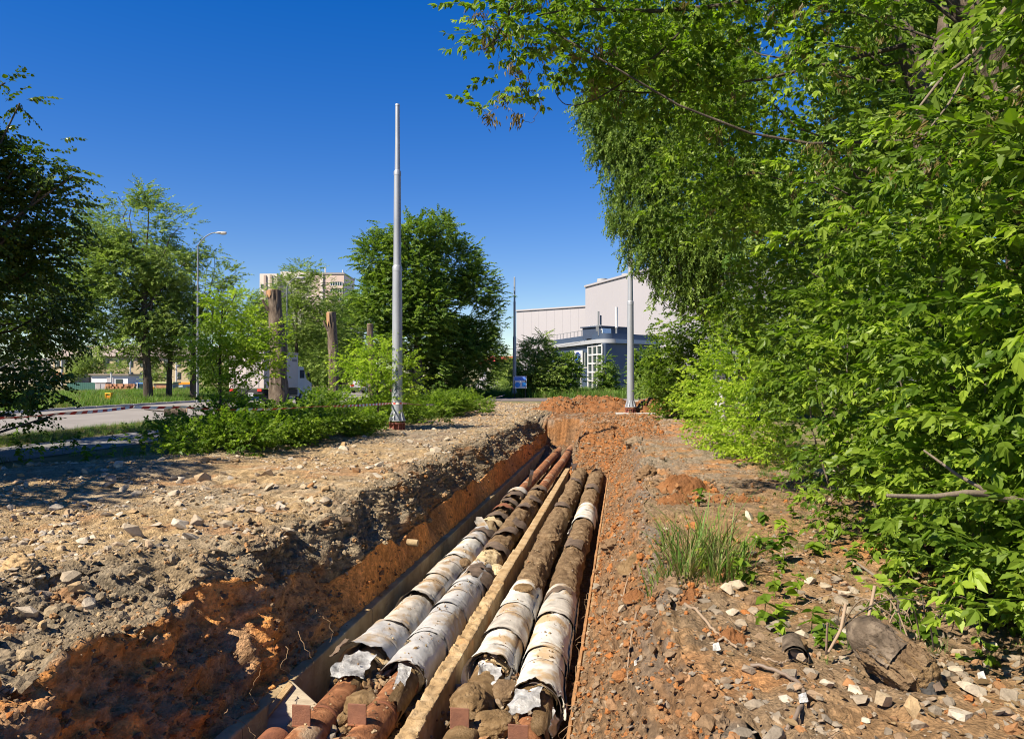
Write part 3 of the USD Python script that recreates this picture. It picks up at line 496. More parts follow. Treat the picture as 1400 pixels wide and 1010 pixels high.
# ---------------------------------------------------------------- barrier tape: red and white bands strung from the tree to the poles
def tape(pts, label, w=.055, band=.16, sag=.06):
    t = thing('barrier_tape', label, 'barrier tape'); pts = np.asarray(pts, float); d = np.r_[0, np.cumsum(np.linalg.norm(np.diff(pts, axis=0), axis=1))]; n = int(d[-1] / band); s = np.linspace(0, d[-1], n * 3 + 1)
    q = np.stack([np.interp(s, d, pts[:, k]) for k in range(3)], 1)
    for a, b in zip(d[:-1], d[1:]): q[:, 2] -= sag * np.where((s > a) & (s < b), 4 * (s - a) * (b - s) / (b - a) ** 2, 0)
    tw = 2.6 * np.sin(s * .9) * .35 + .5 * np.sin(s * .31); dirn = np.gradient(q, axis=0); dirn /= np.linalg.norm(dirn, axis=1, keepdims=True); side = np.cross(dirn, (0, 0, 1.0)); side /= np.linalg.norm(side, axis=1, keepdims=True)
    off = (np.cos(tw)[:, None] * np.array([0, 0, 1.0]) + np.sin(tw)[:, None] * side) * w / 2; nn = np.cross(dirn, off); nn /= np.linalg.norm(nn, axis=1, keepdims=True) + 1e-9
    R_, Wt = [], []
    for k in range(n):
        i = slice(3 * k, 3 * k + 4); a, b = q[i] + off[i], q[i] - off[i]; sh = dirn[i] * .05; a = a + sh
        v = np.stack([a, b], 1).reshape(-1, 3); f = grid_faces(4, 2); (R_ if k % 2 else Wt).append(cat([(v + nn[3 * k] * .001, f), (v - nn[3 * k] * .001, f[:, ::-1])]))
    obj('red_band', cat(R_), m_taper, t, kind='stuff'); obj('white_band', cat(Wt), m_tapew, t, kind='stuff')
tA, tB, tC = PX(-60, 573, 9.0), PX(182, 556, 15.0), PX(322, 560, 16.0)
tape([tA, PX(80, 565.5, 12), tB], 'red and white barrier tape hanging below the dark left tree', .055, .2, .02)
tape([tB, PX(250, 556, 15.5), tC], 'red and white barrier tape strung across the road to the maple sapling', .06, .14, .02)
tape([tC, PX(430, 555.5, 17.5), np.array([g0[0] - .16, g0[1], .87])], 'twisted pale barrier tape tied round the nearest steel pole', .06, .12, .02)
tape([np.array([g0[0] + .16, g0[1], .87]), PX(620, 550, 35), PX(690, 540, 57)], 'barrier tape running on from the nearest steel pole to the most distant one', .06, .14, .08)
tt = thing('tape_band', 'red and white tape wound round the nearest pole shaft', 'barrier tape', (g0[0], g0[1], .84))
obj('white_band', tube([[0, 0, 0], [0, 0, .06]], .168, 24, cap=False), m_tapew, tt)
for k in range(5):
    a = np.linspace(-2.2 + k * 1.25, -2.2 + k * 1.25 + .5, 5); v = np.array([[(.1705) * np.cos(x), .1705 * np.sin(x), z] for x in a for z in (.004, .056)]); obj('red_band', (v, grid_faces(5, 2)), m_taper, tt)
# ---------------------------------------------------------------- topped tree trunks
m_bark = mat_noise('poplar_bark', [(.28, (.03, .023, .018)), (.5, (.115, .088, .066)), (.72, (.235, .19, .145))], 6, .95, 1.0, 16, 8, .1, stretch=(1, 1, .22), dist=.06)
m_cut = mat_noise('cut_wood', [(.3, (.30, .19, .10)), (.7, (.50, .36, .22))], 4, .9, .4, 30, 6, .2)
m_rawwood = mat_noise('stripped_wood', [(.3, (.24, .12, .055)), (.7, (.40, .25, .14))], 4, .9, .6, 20, 7, .2, stretch=(1, 1, .25))
def bark_tube(pts, radii, seed, sides=40, amp=.12):
    p = np.asarray(pts, float); n = 70; s = np.linspace(0, 1, n); d = np.linspace(0, 1, len(p)); q = np.stack([np.interp(s, d, p[:, k]) for k in range(3)], 1); r = np.interp(s, d, radii)
    m = tube(q, r, sides); v = m.vertices.copy(); k = n * sides; ax = np.repeat(q, sides, 0); off = v[:k] - ax; a = np.arctan2(off[:, 1], off[:, 0])
    w = np.stack([np.cos(a) * 3, np.sin(a) * 3, ax[:, 2] * .9], -1)
    g = (np.abs(2 * meshkit.noise(w, seed) - 1) - .4) * amp * 1.5 + (np.abs(2 * meshkit.noise(w * [2.2, 2.2, 1.6], seed + 1) - 1) - .4) * amp * .9 + (meshkit.fbm(np.c_[np.cos(a), np.sin(a), ax[:, 2] * .5], 2, seed + 2) - .5) * .3
    v[:k] = ax + off * (1 + g)[:, None]; return trimesh.Trimesh(v, m.faces, process=False)
for k, (bx, by, Y, ty, tx, wb, wt, lab) in enumerate([(382, 560, 35, 397, 375, .47, .33, 'thickest topped tree trunk, standing in front of the white lorry'), (456.5, 552, 41, 427, 453, .30, .25, 'middle topped tree trunk with a bare orange patch near its cut top'), (509, 549, 47, 443, 506, .24, .20, 'thinnest topped tree trunk, mostly hidden behind light green leaves')]):
    b, top = PX(bx, by, Y), PX(tx, ty, Y); b[2] = -.05; t = thing('topped_trunk', lab, 'tree trunk')
    mid = (b + top) / 2 + np.array([.07, 0, 0]); obj('trunk', bark_tube([b, b * .8 + top * .2, mid, top * .85 + b * .15, top], [wb * 1.15, wb * .95, (wb + wt) / 2, wt * .95, wt], 400 + k), m_bark, t, smooth=50)
    c_ = cyl(wt * .93, .03, top + [0, 0, -.005], 18); obj('cut_face', c_, m_cut, t)
    if k < 2:
        th = np.linspace(-2.6, -1.75, 10); TH, FF = np.meshgrid(th, np.linspace(0, 1, 12)); ZZ = top[2] - .02 - (1 - FF) * ((1.2 if k else .5) * (.35 + .65 * meshkit.noise(np.stack([TH * 4, 0 * TH, 0 * TH + k], -1), 3))); rr = wt * 1.1 + .02 + 0 * TH; s_ = (ZZ - b[2]) / (top[2] - b[2])
        v = np.stack([b[0] + (top[0] - b[0]) * s_ + rr * np.cos(TH), b[1] + rr * np.sin(TH), ZZ], -1).reshape(-1, 3); obj('stripped_patch', (v, grid_faces(12, 10)), m_rawwood, t, smooth=True)
        obj('branch_stub', tube([top + [-wt * .6, -.1, -1.0], top + [-wt * 1.3, -.15, -.7], top + [-wt * 1.55, -.15, -.45]], [.09, .07, .05], 9), m_bark, t)
# ---------------------------------------------------------------- street lamps
m_lampgrey = mat_plain('lamp_post_paint', (.17, .18, .19), .6); m_lampwhite = mat_plain('lamp_head_paint', (.38, .38, .37), .5); m_lens = mat_plain('lamp_lens', (.45, .40, .34), .2)
def lamp(px, by, Y, ty, hx, lab):
    b = PX(px, by, Y); top = PX(px, ty, Y); hd = PX(hx, ty - 3, Y); b[2] = 0; H = top[2]; t = thing('street_lamp', lab, 'street lamp', (b[0], b[1], 0)); L = hd[0] - b[0]
    obj('post', tube([[0, 0, 0], [0, 0, 1.4], [0, 0, 1.42], [0, 0, H * .93]], [.085, .085, .07, .045], 12), m_lampgrey, t, smooth=40)
    s = np.linspace(0, 1, 14); obj('arm', tube(np.stack([L * .72 * s ** 1.15, 0 * s, H * .93 + (H * .07 + .1) * np.sin(s * np.pi / 2) ** .9], 1), .035, 8), m_lampgrey, t, smooth=40)
    hm = trimesh.creation.icosphere(2, 1.0); hm.vertices *= (.38, .13, .075); hm.apply_transform(trimesh.transformations.rotation_matrix(-.06, (0, 1, 0))); hm.apply_translation((L * .9, 0, H + .1)); obj('lamp_head', hm, m_lampwhite, t, smooth=True)
    lm = trimesh.creation.icosphere(2, 1.0); lm.vertices *= (.24, .12, .08); lm.apply_translation((L * .98, 0, H + .04)); obj('lens', lm, m_lens, t, smooth=True)
lamp(270, 548, 47, 320, 305, 'tall grey street lamp with a long arm beside the left roadside trees')
lamp(392, 545, 62, 381, 412, 'lower street lamp rising behind the white lorry and the thickest cut trunk')
# ---------------------------------------------------------------- box lorry seen from behind
m_white = mat_plain('lorry_box_paint', (.40, .355, .33), .55, var=.05); m_cabw = mat_plain('lorry_cab_paint', (.42, .43, .43), .35, var=.04); m_chassis = mat_plain('chassis_black', (.02, .02, .02), .6); m_tyre = mat_plain('tyre_rubber', (.022, .021, .02), .9); m_steelw = mat_plain('rim_grey', (.3, .3, .3), .5)
m_redl = mat_plain('tail_light_red', (.55, .03, .02), .25); m_glassd = mat_plain('dark_window_glass', (.025, .03, .035), .08, spec=.6); m_ink = mat_plain('dark_lettering', (.05, .05, .06), .6); m_seam = mat_plain('panel_seam_grey', (.33, .31, .30), .6)
rear = PX(337, 559, 40.0); t = thing('box_lorry', 'white box lorry parked on the road, seen from behind through leaves', 'lorry', (rear[0], rear[1], 0), -AL)
w2 = 1.0
obj('cargo_box', box(2.06, 4.2, 2.0, (0, 2.1, 2.02), 0, .03), m_white, t)
for x in (-.5, 0, .5): obj('rear_door_seam', box(.02, .012, 1.9, (x * 1.0 if x == 0 else x * 2.0, -.006, 2.02)), m_seam, t) if x == 0 else obj('door_hinge_bar', box(.03, .02, 1.85, (x * 1.4, -.012, 2.02)), m_seam, t)
obj('roof_rail', box(2.1, 4.24, .06, (0, 2.1, 3.03), 0, .01), m_seam, t)
obj('chassis', box(.9, 5.6, .22, (0, 2.9, .82)), m_chassis, t); obj('under_run_bar', box(1.95, .1, .28, (0, -.02, .86), 0, .02), m_chassis, t)
for x in (-1, 1):
    obj('tail_light', box(.26, .06, .13, (x * .80, -.09, .93), 0, .015), m_redl, t)
    for y in (.9, 4.9):
        wl = cyl(.38, .26, (0, 0, -.13), 24); wl.apply_transform(trimesh.transformations.rotation_matrix(np.pi / 2, (0, 1, 0))); wl.apply_translation((x * .82, y, .38)); o = obj('wheel', wl, m_tyre, t, smooth=40)
        rm = cyl(.22, .28, (0, 0, -.14), 16); rm.apply_transform(trimesh.transformations.rotation_matrix(np.pi / 2, (0, 1, 0))); rm.apply_translation((x * .825, y, .38)); obj('rim', rm, m_steelw, o, smooth=40)
    obj('mud_flap', box(.34, .02, .36, (x * .82, .42, .45)), m_chassis, t)
obj('number_plate', box(.30, .02, .2, (.3, -.08, .70)), m_steelw, t)
obj('side_skirt', box(.03, 2.6, .3, (.98, 2.9, .75)), m_chassis, t)
cabm = trimesh.creation.extrude_polygon(__import__('shapely').Polygon([(4.3, .5), (6.3, .5), (6.35, 1.25), (5.6, 1.5), (5.15, 2.25), (4.3, 2.3)]), 1.86, engine='earcut'); cabm.apply_transform(np.array([[0, 0, 1, -.93], [1, 0, 0, 0], [0, 1, 0, 0], [0, 0, 0, 1.0]]))
cabm.fix_normals(); obj('cab', cabm, m_cabw, t)
for x in (-.935, .935): obj('side_window', box(.012, .62, .5, (x, 4.95, 1.82)), m_glassd, t); obj('side_mirror', box(.12, .1, .3, (x * 1.2, 5.45, 1.8), 0, .03), m_chassis, t)
tx_ = meshkit.text_mesh('ГАЗЕТА', .16, .006, True) if False else None
for k in range(5): obj('lettering', box(.006, .07, .16, (1.034, 3.45 + .13 * k, 2.62)), m_ink, t)
# ---------------------------------------------------------------- parked cars far down the road (mostly hidden)
def car(loc, rz, col, lab, k):
    t = thing('parked_car', lab, 'car', loc, rz); mc = mat_plain(f'car_paint_{k}', col, .3, spec=.5, var=.02); sh = __import__('shapely')
    pts = [(-2.1, .32), (2.1, .32), (2.12, .7), (1.95, .86), (1.1, .95), (.45, 1.4), (-1.05, 1.45), (-1.7, 1.0), (-2.1, .92)]
    b = trimesh.creation.extrude_polygon(sh.Polygon(pts).buffer(.06).buffer(-.03), 1.68, engine='earcut'); b.apply_transform(np.array([[0, 0, 1, -.84], [1, 0, 0, 0], [0, 1, 0, 0], [0, 0, 0, 1.0]])); b.fix_normals(); obj('body', b, mc, t, smooth=25)
    g = trimesh.creation.extrude_polygon(sh.Polygon([(-1.45, 1.0), (.95, 1.0), (.42, 1.36), (-1.02, 1.4)]), 1.70, engine='earcut'); g.apply_transform(np.array([[0, 0, 1, -.85], [1, 0, 0, 0], [0, 1, 0, 0], [0, 0, 0, 1.0]])); g.fix_normals(); obj('side_window', g, m_glassd, t)
    obj('rear_window', box(1.3, .02, .34, (0, -1.46, 1.2)), m_glassd, t)
    for x in (-1, 1):
        obj('tail_light', box(.3, .06, .22, (x * .62, -2.16, .8), 0, .02), m_redl, t)
        for y in (-1.3, 1.3):
            wl = cyl(.31, .2, (0, 0, -.1), 20); wl.apply_transform(trimesh.transformations.rotation_matrix(np.pi / 2, (0, 1, 0))); wl.apply_translation((x * .76, y, .31)); obj('wheel', wl, m_tyre, t, smooth=40)
    obj('bumper', box(1.6, .1, .22, (0, -2.14, .45), 0, .03), m_chassis, t)
pc = PX(536, 543, 50); car((pc[0], pc[1], 0), -AL, (.03, .03, .035), 'black car with red tail light, half hidden behind the sapling beside the nearest pole', 0)
pc = PX(500, 537, 75); car((pc[0], pc[1], 0), -AL, (.3, .3, .3), 'white car parked far along the road behind the second topped trunk', 1)
pc = PX(588, 540, 60); car((pc[0], pc[1], 0), -AL + .1, (.62, .6, .58), 'pale car visible under the big dark tree beside its trunks', 2)
pc = PX(497, 533, 95); car((pc[0], pc[1], 0), -AL, (.45, .12, .04), 'small orange car in the deep shade of the avenue', 3)
# ---------------------------------------------------------------- far buildings
import shapely
def wall_box(pts, z0, z1, thick=None):
    g = trimesh.creation.extrude_polygon(shapely.Polygon(pts), z1 - z0, engine='earcut'); g.apply_translation((0, 0, z0)); return g
def facade(t, a, b, z0, z1, nx, nz_, mat, w=.5, h=.55, name='window', frame=None, off=.06, skip=(), sub=None):
    """windows nx by nz_ on the wall from a to b (plan points), proud of the wall by off"""
    a, b = np.array(a, float), np.array(b, float); L = np.linalg.norm(b - a); d = (b - a) / L; n = np.array([d[1], -d[0]]); rz = math.atan2(d[1], d[0])
    for i in range(nx):
        for j in range(nz_):
            if (i, j) in skip: continue
            c_ = a + d * L * (i + .5) / nx + n * off / 2; z = z0 + (z1 - z0) * (j + .5) / nz_; ww, hh = L / nx * w, (z1 - z0) / nz_ * h
            o = obj(name, box(ww, off, hh, (c_[0], c_[1], z), rz), mat, t)
            if frame is not None:
                for k in range(1, sub or 2): p = c_ + d * ww * (k / (sub or 2) - .5) + n * .02; obj('mullion', box(.07 if sub is None else .3, off + .03, hh, (p[0], p[1], z), rz), frame, o)
# --- big pale warehouse: two blocks of ribbed sheet panels
m_ware = mat_plain('pale_sheet_wall', (.30, .288, .305), .7, var=.03, scale=.05); m_warej = mat_plain('sheet_wall_joint', (.27, .26, .275), .7); m_wroof = mat_plain('roof_vent_grey', (.32, .32, .32), .6)
t = thing('warehouse', 'huge windowless pale grey warehouse of two heights behind the blue building', 'building')
A0, A1 = PX(706, 514, 140)[:2], PX(803, 514, 130.5)[:2]; d = (A1 - A0) / np.linalg.norm(A1 - A0); nrm = np.array([-d[1], d[0]])
def panels(P0, P1, H, k, nm):
    d = P1 - P0; L = np.linalg.norm(d); d /= L; n = np.array([d[1], -d[0]]); rz = math.atan2(d[1], d[0]); w = L / k
    for i in range(k):
        c_ = P0 + d * w * (i + .5) - n * .1; o = obj(nm, box(w - .012, .25, H, (c_[0], c_[1], H / 2), rz, .01), m_ware, t)
hA = EYE + (514 - 425.5) / FPX * 140; panels(A0, A1, hA, 9, 'wall_panel')
obj('main_hall', wall_box([A0 - nrm * -.3, A1 + nrm * .3, A1 + nrm * 50, A0 + nrm * 50], 0, hA - .25), m_warej, t); obj('parapet_cap', cat([box(np.linalg.norm(A1 - A0), .5, .25, (*((A0 + A1) / 2), hA + .1), math.atan2(d[1], d[0]))]), m_ware, t)
B0, B1 = PX(800.5, 514, 125)[:2], PX(962, 514, 92)[:2]; hB = EYE + (514 - 392.5) / FPX * 125; panels(B0, B1, hB, 14, 'tall_wall_panel'); d2 = (B1 - B0) / np.linalg.norm(B1 - B0); nB = np.array([-d2[1], d2[0]])
obj('tall_hall', wall_box([B0 + nB * .3, B1 + nB * .3, B1 + nB * 45, B0 + nB * 45], 0, hB - .25), m_warej, t); obj('parapet_cap', box(np.linalg.norm(B1 - B0), .5, .3, (*((B0 + B1) / 2), hB + .12), math.atan2(d2[1], d2[0])), m_ware, t)
for px, Y in ((817, 122), (851, 116)): p = PX(px, 514, Y); obj('roof_vent', cyl(.9, 1.2, (p[0] + 1, p[1] + 1.5, hB), 12), m_wroof, t, smooth=40)
# --- dark blue two storey building
m_blue = mat_plain('blue_cladding', (.040, .060, .10), .5, var=.06, scale=.6); m_blued = mat_plain('dark_blue_cladding', (.035, .05, .085), .5, var=.06); m_corn = mat_plain('cornice_grey', (.30, .31, .33), .5, var=.04); m_wht = mat_plain('white_frame', (.48, .48, .48), .5, var=.03)
m_pane = mat_plain('window_glass_dark', (.03, .045, .05), .08, spec=.6); m_sign = mat_plain('sign_bright_blue', (.02, .22, .62), .4); m_signd = mat_plain('sign_deep_blue', (.02, .05, .25), .4)
t = thing('blue_building', 'dark blue two storey building with a rounded grey cornice and white glazing strip', 'building')
K = [PX(753, 514, 92)[:2], PX(826, 514, 75.5)[:2], PX(903, 514, 81)[:2]]; back = K[0] + (K[2] - K[1])
def rounded(off, rad=1.2):
    c_ = np.mean([K[0], K[1], K[2], back], 0); return shapely.Polygon([K[0], K[1], K[2], back]).buffer(off, join_style=2).buffer(-rad).buffer(rad)
def ext(poly, z0, z1): g = trimesh.creation.extrude_polygon(poly, z1 - z0, engine='earcut'); g.apply_translation((0, 0, z0)); return g
zc0, zc1, zp = EYE + (514 - 468.5) / FPX * 75.5, EYE + (514 - 463) / FPX * 75.5, EYE + (514 - 455) / FPX * 75.5
obj('wall', ext(rounded(0, .25), 0, zc0), m_blue, t, smooth=25); obj('cornice', ext(rounded(.38, 1.3), zc0, zc1), m_corn, t, smooth=25); obj('parapet', ext(rounded(.05, .9), zc1, zp), m_blue, t, smooth=25); obj('roof', ext(rounded(-.3, .8), zp - .5, zp - .3), m_blued, t)
dl = (K[1] - K[0]) / np.linalg.norm(K[1] - K[0]); nl = np.array([dl[1], -dl[0]]); rzl = math.atan2(dl[1], dl[0]); dr = (K[2] - K[1]) / np.linalg.norm(K[2] - K[1]); nr = np.array([dr[1], -dr[0]]); rzr = math.atan2(dr[1], dr[0])
LL = np.linalg.norm(K[1] - K[0])
def onl(s, o=0.0): return K[1] - dl * s + nl * o
gz = obj('glazing_strip', box(3.9, .12, zc0 - .25, (*onl(2.25, .02), (zc0 - .25) / 2 + .12), rzl), m_pane, t)
for s in (.3, 1.6, 2.9, 4.2): obj('mullion', box(.2, .1, zc0 - .2, (*onl(s, .12), (zc0 - .2) / 2 + .1), rzl), m_wht, gz)
for k in range(6): obj('transom', box(4.1, .09, .16, (*onl(2.25, .115), .3 + k * (zc0 - .55) / 5), rzl), m_wht, gz)
for s, z, h, w in ((5.2, 3.6, 1.6, .8), (9.0, 3.6, 1.6, .9), (10.2, 3.9, 1.5, 1.2), (12.4, 3.9, 1.5, 1.2), (14.6, 3.9, 1.5, 1.2), (9.0, 1.5, 1.6, 1.2), (12.0, 1.5, 1.6, 1.2), (15., 1.5, 1.6, 1.2)):
    o = obj('window', box(w, .1, h, (*onl(s, .02), z - .15), rzl), m_pane, t); obj('mullion', box(.08, .14, h, (*onl(s, .03), z - .15), rzl), m_wht, o); obj('frame', box(w + .15, .1, .1, (*onl(s, .05), z - .15 - h / 2 - .04), rzl), m_wht, o)
dd = obj('door', box(1.3, .1, 2.2, (*onl(7.2, .03), 1.15), rzl), m_pane, t); obj('door_frame', box(.2, .16, 2.3, (*onl(6.4, .04), 1.15), rzl), m_wht, dd); obj('canopy', box(2.2, 1.0, .14, (*onl(7.2, .5), 2.5), rzl), m_wht, t)
sg = obj('sign_panel', box(2.5, .1, 1.55, (*onl(7.0, .14), 3.75), rzl), m_wht, t)
th = np.linspace(.35 * np.pi, 2.2 * np.pi, 26); c5 = onl(7.0, .24)
ring_ = np.stack([c5[0] + dl[0] * .62 * np.cos(th), c5[1] + dl[1] * .62 * np.cos(th), 3.75 + .55 * np.sin(th)], 1); obj('sign_ring', tube(ring_, np.linspace(.07, .24, 26), 8), m_signd, sg)
dv = trimesh.creation.icosphere(2, 1.0); dv.vertices *= (.48, .06, .36); dv.apply_transform(trimesh.transformations.rotation_matrix(rzl, (0, 0, 1))); dv.apply_translation((*onl(6.9, .24), 3.65)); obj('sign_disc', dv, m_sign, sg, smooth=True)
hb = [onl(1.0, -2.2), onl(1.0, -2.2) + dr * 4.6, onl(1.0, -2.2) + dr * 4.6 - nr * 2.6, onl(1.0, -2.2) - nr * 2.6]
hb = [K[1] + dr * 1.2 - nr * 1.6 + dr * 0, K[1] + dr * 5.6 - nr * 1.6, K[1] + dr * 5.6 - nr * 4.4, K[1] + dr * 1.2 - nr * 4.4]
obj('roof_housing', ext(shapely.Polygon(hb), zp - .4, zp + .75), m_blued, t); hb2 = shapely.Polygon(hb).buffer(.18, join_style=2); obj('housing_rim', ext(hb2, zp + .75, zp + .87), m_blued, t); pw_ = K[1] + dr * 1.9 - nr * 1.5; obj('housing_window', box(1.3, .1, .5, (*pw_, zp + .35), rzr), mat_plain('bright_pane', (.55, .62, .66), .2), t)
for s, h, r_, m_, nm in ((.4, 2.5, .1, m_lampgrey, 'antenna_mast'), (3.1, 3.1, .16, m_wht, 'white_antenna')): p = K[1] + dr * s - nr * 1.2; obj(nm, cyl(r_ * .6, .9, (*p, zp - .2), 10), m_lampgrey, t); obj(nm, cyl(r_, h - .9, (*p, zp + .7), 12), m_, t, smooth=40)
p = K[1] + dr * .75 - nr * 1.2; obj('antenna_panel', box(.16, .12, 1.0, (*p, zp + 1.4)), m_lampgrey, t); obj('antenna_panel', box(.3, .2, .5, (*(K[1] + dr * .4 - nr * 1.35), zp + .5)), m_lampgrey, t)
for k, ch in enumerate('ЕТАЛЛИ'):     # pale free-standing rooftop letters, only partly legible
    w_ = .42; p = onl(1.6 + .62 * (6 - k), -.5); obj('roof_letter', cat([box(.09, .08, .75, (*p, zp + .75), rzl), box(.36, .08, .09, (*(p + dl * .15), zp + 1.05 - .35 * (k % 2)), rzl), box(.08, .08, .7, (*(p + dl * .3), zp + .72), rzl)]), m_wht, t)
for k in range(9): p = onl(6.0 + 1.2 * k, -.3); obj('roof_rail_post', box(.05, .05, .7, (*p, zp + .3), rzl), m_lampgrey, t)
obj('roof_rail', box(10.5, .05, .05, (*onl(10.6, -.3), zp + .66), rzl), m_lampgrey, t)
# --- slender apartment tower
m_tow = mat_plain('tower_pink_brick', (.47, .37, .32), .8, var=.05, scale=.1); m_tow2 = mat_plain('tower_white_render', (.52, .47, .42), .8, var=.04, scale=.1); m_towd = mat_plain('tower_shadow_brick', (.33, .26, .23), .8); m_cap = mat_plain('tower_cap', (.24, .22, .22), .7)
t = thing('apartment_tower', 'pale pink apartment tower whose top floors rise above the avenue trees', 'building')
Yt = 300.0; T = lambda px, py=514, Y=Yt: PX(px, py, Y)
def tower_part(nm, x0, x1, y0, y1, ztop, mat):
    return obj(nm, wall_box([(x0, y0), (x1, y0), (x1, y1), (x0, y1)], 0, ztop), mat, t)
zt = T(0, 373)[2]; xs = [T(v)[0] for v in (357, 364, 372, 381, 425, 439, 470, 480)]
tower_part('left_wing', xs[0], xs[3], Yt - 2, Yt + 18, T(0, 375)[2], m_tow2)
for k, (a, b) in enumerate(((363, 366), (371, 374))): obj('brick_pier', box(T(b)[0] - T(a)[0], .6, T(0, 377)[2], (T((a + b) / 2)[0], Yt - 2.2, T(0, 377)[2] / 2)), m_towd, t)
tower_part('core', xs[3], xs[4], Yt + 2, Yt + 20, T(0, 370)[2], m_tow2); tower_part('right_wing', xs[4], xs[6], Yt, Yt + 20, T(0, 375)[2], m_tow); tower_part('stair_block', xs[6], T(484)[0], Yt + 4, Yt + 20, T(0, 402)[2], m_tow)
obj('white_corner', box(T(441.5)[0] - T(438)[0], .8, T(0, 373.5)[2], (T(440)[0], Yt - .3, T(0, 373.5)[2] / 2)), m_tow2, t); obj('parapet_cap', box(xs[6] - xs[4] + .4, 20.5, .7, ((xs[4] + xs[6]) / 2, Yt + 10, T(0, 375)[2] + .35)), m_cap, t)
for k in range(8): z = T(0, 388)[2] - k * 3.0; gl = obj('glazed_loggia', box(T(468)[0] - T(452)[0], .8, 1.5, (T(460)[0], Yt - .35, z)), m_pane, t); obj('balcony_front', box(T(469)[0] - T(451)[0], 1.0, 1.2, (T(460)[0], Yt - .45, z - 1.4)), m_tow, t); [obj('mullion', box(.22, .9, 1.5, (T(452 + 3.2 * q)[0], Yt - .4, z)), m_wht, gl) for q in range(6)]
for k in range(8): z = T(0, 392)[2] - k * 3.0; obj('window', box(1.5, .3, 1.6, (T(361)[0], Yt - 2.1, z)), m_pane, t); obj('window', box(1.5, .3, 1.6, (T(377)[0], Yt - 2.1, z)), m_pane, t)
for px, h in ((442, 3.4), (466, 2.2)): obj('roof_aerial', cyl(.3, h, (T(px)[0], Yt + 3, T(0, 375)[2]), 8), m_wht, t)
# --- long yellow school-like block at the left and its pale end pavilion
m_yel = mat_plain('ochre_render', (.37, .30, .19), .85, var=.06, scale=.2); m_yroof = mat_plain('brown_sheet_roof', (.26, .21, .18), .7); m_grey2 = mat_plain('grey_render', (.40, .37, .33), .85)
Yb = 150.0; t = thing('yellow_building', 'long low ochre building with a grey brown roof behind the left trees', 'building'); x0, x1 = PX(72, 0, Yb)[0], PX(350, 0, Yb)[0]; zr = PX(0, 487, Yb)[2]; zt2 = PX(0, 471, Yb)[2]
obj('wall', wall_box([(x0, Yb), (x1, Yb), (x1, Yb + 14), (x0, Yb + 14)], 0, zr), m_yel, t)
rf = trimesh.Trimesh([(x0 - .5, Yb - .6, zr), (x1 + .5, Yb - .6, zr), (x1 + .5, Yb + 7, zt2), (x0 - .5, Yb + 7, zt2), (x1 + .5, Yb + 14.6, zr), (x0 - .5, Yb + 14.6, zr)], [[0, 1, 2], [0, 2, 3], [3, 2, 4], [3, 4, 5], [0, 3, 5], [1, 4, 2], [0, 5, 4], [0, 4, 1]], process=False); obj('roof', rf, m_yroof, t)
facade(t, (x0, Yb), (x1, Yb), .6, zr - .2, 17, 2, m_pane, .38, .55, frame=m_wht, off=.14)
t = thing('yellow_pavilion', 'narrow ochre entrance tower left of the long yellow building', 'building'); xa, xb = PX(72, 0, 138)[0], PX(96, 0, 138)[0]; zq = PX(0, 489, 138)[2]
obj('wall', wall_box([(xa, 138), (xb, 138), (xb, 145), (xa, 145)], 0, zq), m_yel, t); obj('roof', box(xb - xa + .6, 7.6, .35, ((xa + xb) / 2, 141.5, zq + .17)), m_yroof, t); obj('drainpipe', box(.18, .15, zq, ((xa + xb) / 2 + .1, 137.9, zq / 2)), m_wht, t); obj('plinth_panel', box(xb - xa + .05, .12, 1.2, ((xa + xb) / 2, 137.95, 1.8)), m_rust, t)
facade(t, (xa, 138), (xb, 138), 3.2, zq - .2, 2, 1, m_pane, .45, .7, frame=m_wht, off=.14)
t = thing('grey_building', 'flat roofed grey building half hidden behind the dark left tree', 'building'); xa, xb = PX(-40, 0, 170)[0], PX(72, 0, 170)[0]; zq = PX(0, 492, 170)[2]
obj('wall', wall_box([(xa, 170), (xb, 170), (xb, 185), (xa, 185)], 0, zq), m_grey2, t); obj('roof', box(xb - xa + .8, 15.6, .4, ((xa + xb) / 2, 177.5, zq + .2)), m_cap, t); facade(t, (xa, 170), (xb, 170), .6, zq - .4, 9, 2, m_pane, .45, .55, frame=m_wht, off=.14)
# --- low white shed, fences, kiosks in the yard across the road
m_shed = mat_plain('shed_white', (.60, .61, .64), .8, var=.04); m_or = mat_noise('stacked_brick', [(.35, (.30, .13, .07)), (.65, (.42, .24, .14))], 2.5, .9); m_green = mat_plain('fence_green', (.03, .10, .08), .7); m_gbox = mat_plain('grey_cabinet', (.33, .31, .33), .7); m_bluek = mat_plain('kiosk_blue', (.05, .16, .34), .6); m_yellow = mat_plain('signal_yellow', (.72, .40, .03), .5); m_orange = mat_plain('signal_orange', (.75, .25, .02), .5); m_van = mat_plain('van_dark_blue', (.03, .06, .12), .35); m_kbe = mat_plain('kiosk_beige', (.48, .42, .30), .7)
Ys = 100.0
def at(px, py, Y): p = PX(px, py, Y); return p
t = thing('white_shed', 'low white shed with a thin flat roof in the yard across the road', 'building'); a, b = at(125, 512.5, Ys), at(175, 512.5, Ys); hs = a[2]
obj('wall', wall_box([(a[0], Ys), (b[0], Ys), (b[0], Ys + 5), (a[0], Ys + 5)], -.1, hs), m_shed, t); obj('roof', box(b[0] - a[0] + .5, 5.6, .14, ((a[0] + b[0]) / 2, Ys + 2.5, hs + .07)), m_yroof, t); obj('door', box(.9, .1, 1.5, (at(151, 0, Ys)[0], Ys - .03, .75)), m_gbox, t); obj('window', box(.9, .1, .6, (at(163, 0, Ys)[0], Ys - .03, 1.0)), m_pane, t)
